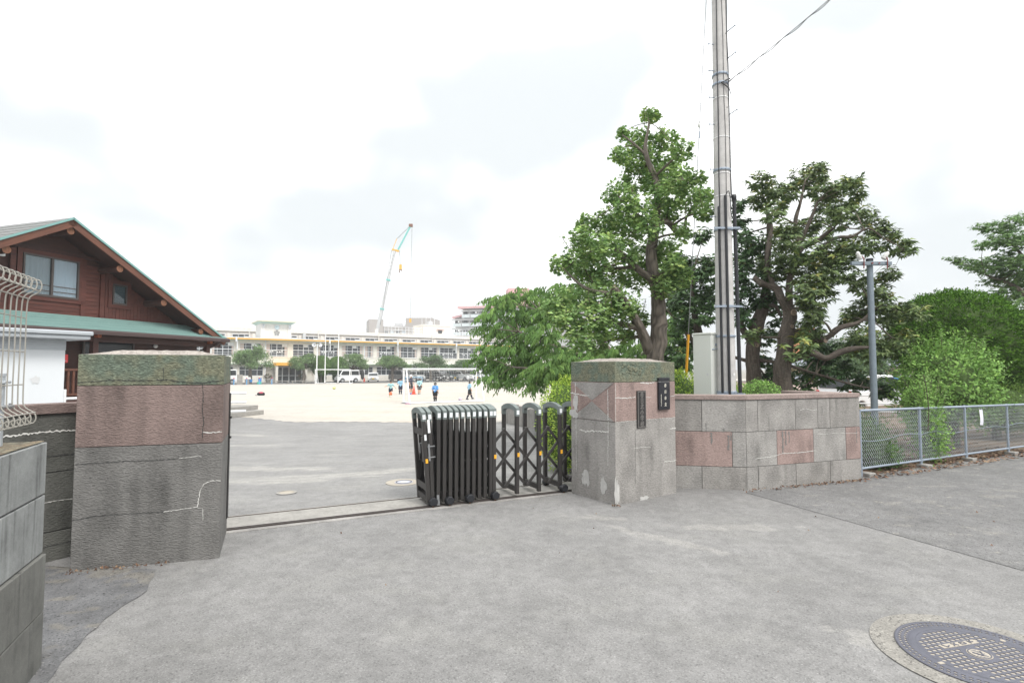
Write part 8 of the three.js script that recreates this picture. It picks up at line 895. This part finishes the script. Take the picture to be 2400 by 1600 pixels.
// ---------------------------------------------------------------- cars: nose towards +z, wheels on y = 0
function car(kind, paint, label, pos, turn, group, plate = M.plate_white) {
  const K = { hatch: { L: 3.9, W: 1.66, H: 1.5, hood: 0.92, ws: 1.15, wt: 0.35, rb: -1.75, rt: -1.45, belt: 0.92 }, suv: { L: 4.5, W: 1.84, H: 1.7, hood: 1.05, ws: 1.2, wt: 0.4, rb: -2.05, rt: -1.7, belt: 1.06 }, kei: { L: 3.4, W: 1.48, H: 1.72, hood: 1.0, ws: 1.2, wt: 0.8, rb: -1.62, rt: -1.55, belt: 1.02 }, minivan: { L: 4.6, W: 1.72, H: 1.82, hood: 1.05, ws: 1.75, wt: 0.95, rb: -2.2, rt: -2.08, belt: 1.08 }, sedan: { L: 4.5, W: 1.72, H: 1.44, hood: 0.9, ws: 0.95, wt: 0.25, rb: -1.65, rt: -0.95, belt: 0.92 }, van: { L: 4.6, W: 1.7, H: 1.98, hood: 1.12, ws: 2.05, wt: 1.35, rb: -2.24, rt: -2.18, belt: 1.12 }, keivan: { L: 3.4, W: 1.48, H: 1.88, hood: 1.0, ws: 1.5, wt: 1.0, rb: -1.66, rt: -1.6, belt: 1.05 } }[kind];
  const o = thing('parked_car', label, kind.includes('van') ? 'van' : 'car', pos, turn, group), { L, W, H } = K, f = L / 2, wr = 0.3, wz = [f - 0.68, -f + 0.68], arc = (cz) => { const p = []; for (let i = 0; i <= 8; i++) { const a = Math.PI * (i / 8); p.push([cz - Math.cos(a) * (wr + 0.06) * -1, 0.3 + Math.sin(a) * (wr + 0.06)]); } return p; };
  const prof = [[-f, 0.32], [-f + 0.02, 0.75], [-f + 0.06, K.belt], [K.ws, K.belt + 0.02], [f - 0.35, K.hood - 0.08], [f - 0.06, K.hood - 0.24], [f, 0.6], [f - 0.02, 0.26], ...arc(wz[0]).reverse().map((q) => q).filter(() => true), ...arc(wz[1]).reverse()];
  const turnX = (g) => g.applyMatrix4(new THREE.Matrix4().makeBasis(new THREE.Vector3(0, 0, 1), new THREE.Vector3(0, 1, 0), new THREE.Vector3(-1, 0, 0)));
  const low = prof.slice(0, 8), A = arc(wz[0]), Bc = arc(wz[1]); const front = A[0][0] > A[A.length - 1][0] ? A : A.slice().reverse(), rear = Bc[0][0] > Bc[Bc.length - 1][0] ? Bc : Bc.slice().reverse();
  part(o, 'body', turnX(extrude([...low, ...front.map(([z, y]) => [z, Math.max(0.26, y)]), ...rear.map(([z, y]) => [z, Math.max(0.26, y)])], W, 0.05)).translate(W / 2, 0, 0), paint);
  const cab = [[K.rb, K.belt - 0.02], [K.ws, K.belt - 0.02], [K.wt, H - 0.03], [K.rt, H - 0.02]]; part(o, 'cabin', turnX(extrude(cab, W - 0.14, 0.06)).translate((W - 0.14) / 2, 0, 0), paint);
  const gl = (z0, y0, z1, y1, w) => strap([0, y0, z0], [0, y1, z1], w, 0.02, [0, Math.abs(z1 - z0), (y1 - y0) * Math.sign(z0 - z1 || 1)]);
  part(o, 'windscreen', strap([0, K.belt + 0.05, K.ws - 0.01], [0, H - 0.1, K.wt + 0.05], W - 0.32, 0.03, [0, K.ws - K.wt, H - K.belt]), M.tinted); part(o, 'rear_window', strap([0, K.belt + 0.12, K.rb - 0.0], [0, H - 0.14, K.rt - 0.02], W - 0.36, 0.03, [0, K.rt - K.rb, -(H - K.belt)]), M.tinted);
  for (const s of [1, -1]) { const mid = (K.ws + K.rb) / 2 - 0.05, y0 = K.belt + 0.06, y1 = H - 0.14, at = (y, fr) => (fr ? lerp(K.ws, K.wt, (y - K.belt) / (H - K.belt)) - 0.12 : lerp(K.rb, K.rt, (y - K.belt) / (H - K.belt)) + 0.12), wn = (p) => turnX(extrude(p, 0.02)).translate(s * (W / 2 - 0.065) + 0.01, 0, 0); part(o, 'side_window', wn([[mid + 0.05, y0], [at(y0, 1), y0], [at(y1, 1), y1], [mid + 0.05, y1]]), M.tinted); part(o, 'side_window', wn([[at(y0, 0), y0], [mid - 0.05, y0], [mid - 0.05, y1], [at(y1, 0), y1]]), M.tinted); part(o, 'mirror', rbox(0.16, 0.13, 0.1, 0.03, s * (W / 2 + 0.06), K.belt + 0.1, K.ws - 0.25), paint); part(o, 'headlight', rbox(0.34, 0.16, 0.12, 0.04, s * (W / 2 - 0.24), K.hood - 0.3, f - 0.09), M.lamp); part(o, 'tail_light', rbox(0.14, 0.3, 0.06, 0.02, s * (W / 2 - 0.14), K.belt - 0.12, -f + 0.03), M.red_light); for (const z of wz) { const w = sub(o, 'wheel', [s * (W / 2 - 0.1), wr, z]); part(w, 'tyre', mv(new THREE.CylinderGeometry(wr, wr, 0.18, 18), 0, 0, 0, 0, 0, Math.PI / 2), M.tyre); part(w, 'rim', mv(new THREE.CylinderGeometry(wr * 0.66, wr * 0.62, 0.02, 14), s * 0.1, 0, 0, 0, 0, Math.PI / 2), M.hub); } part(o, 'door_handle', box(0.03, 0.03, 0.14, s * (W / 2 + 0.002), K.belt - 0.1, mid + 0.25), M.alu); }
  part(o, 'grille', rbox(W * 0.5, 0.12, 0.05, 0.02, 0, K.hood - 0.34, f - 0.01), M.tinted); part(o, 'lower_grille', rbox(W * 0.7, 0.12, 0.05, 0.02, 0, 0.36, f - 0.01), M.tinted); part(o, 'number_plate', box(0.33, 0.165, 0.02, 0, 0.52, f + 0.02), plate); part(o, 'number_plate', box(0.33, 0.165, 0.02, 0, 0.6, -f - 0.012), plate); part(o, 'badge', cyl(0.05, 0.05, 0.02, 12, 0, K.hood - 0.22, f - 0.03, Math.PI / 2), M.alu);
  if (kind === 'suv' || kind === 'minivan' || kind === 'hatch') part(o, 'wiper', [strap([-0.2, K.belt + 0.07, K.ws + 0.02], [0.25, K.belt + 0.12, K.ws - 0.06], 0.02, 0.02, [0, 1, 1])], M.rubber);
  return o;
}
{
  const P = (r, g, b) => mat([r, g, b], 0.3, { clearcoat: 1, clearcoatRoughness: 0.1 }), white = P(0.78, 0.79, 0.8), silver = P(0.5, 0.52, 0.53), black = P(0.018, 0.018, 0.02), grey = P(0.1, 0.1, 0.105), green = P(0.03, 0.07, 0.08), mint = P(0.36, 0.62, 0.58), G = 'cars parked along the school', y = GY + 0.046, at = (s, z) => { const q = sp(s, z); return [q[0], y, q[1]]; };
  car('hatch', white, 'white hatchback with yellow plate parked alone near the small cone', at(20.35, 4.2), ST - 0.35, G, M.plate_yellow);
  car('minivan', grey, 'dark grey minivan behind the pale green school tree', at(25.3, 3.6), ST + 0.25, G); car('kei', silver, 'silver car seen beside the left goal post', at(28.2, 3.8), ST, G); car('sedan', black, 'low black car right of the coach', at(30.1, 4.6), ST + 0.5, G); car('suv', black, 'black tall car seen through the goal net', at(32.5, 4.0), ST + 0.1, G); car('kei', green, 'dark green small car next to the white goal net car', at(34.5, 3.8), ST, G, M.plate_yellow); car('suv', white, 'white sport utility car seen through the goal net', at(36.2, 4.6), ST + 0.35, G); car('kei', green, 'dark boxy small car with yellow plate behind the goal net', at(38.9, 3.9), ST, G, M.plate_yellow); car('kei', silver, 'silver grey small car by the right goal post', at(41.0, 3.8), ST, G, M.plate_yellow); car('hatch', mint, 'mint green small car just right of the goal', at(43.2, 4.0), ST - 0.2, G);
  car('keivan', white, 'white small van standing side-on behind the far goal', at(15.1, 7.6), ST - Math.PI / 2 + 0.1, 'white vans by the school'); car('van', white, 'white delivery van at the left, partly behind the gate pillar', at(-2.1, 7.2), ST - Math.PI / 2 + 0.15, 'white vans by the school');
  car('minivan', white, 'white minivan behind the evergreen branches at the right', [16.3, -0.42, -25.2], 2.05); car('kei', P(0.03, 0.2, 0.5), 'blue vehicle half hidden by the garden shrub', [19.4, -0.42, -25.6], 1.3);
}
renderer.render(scene, camera);
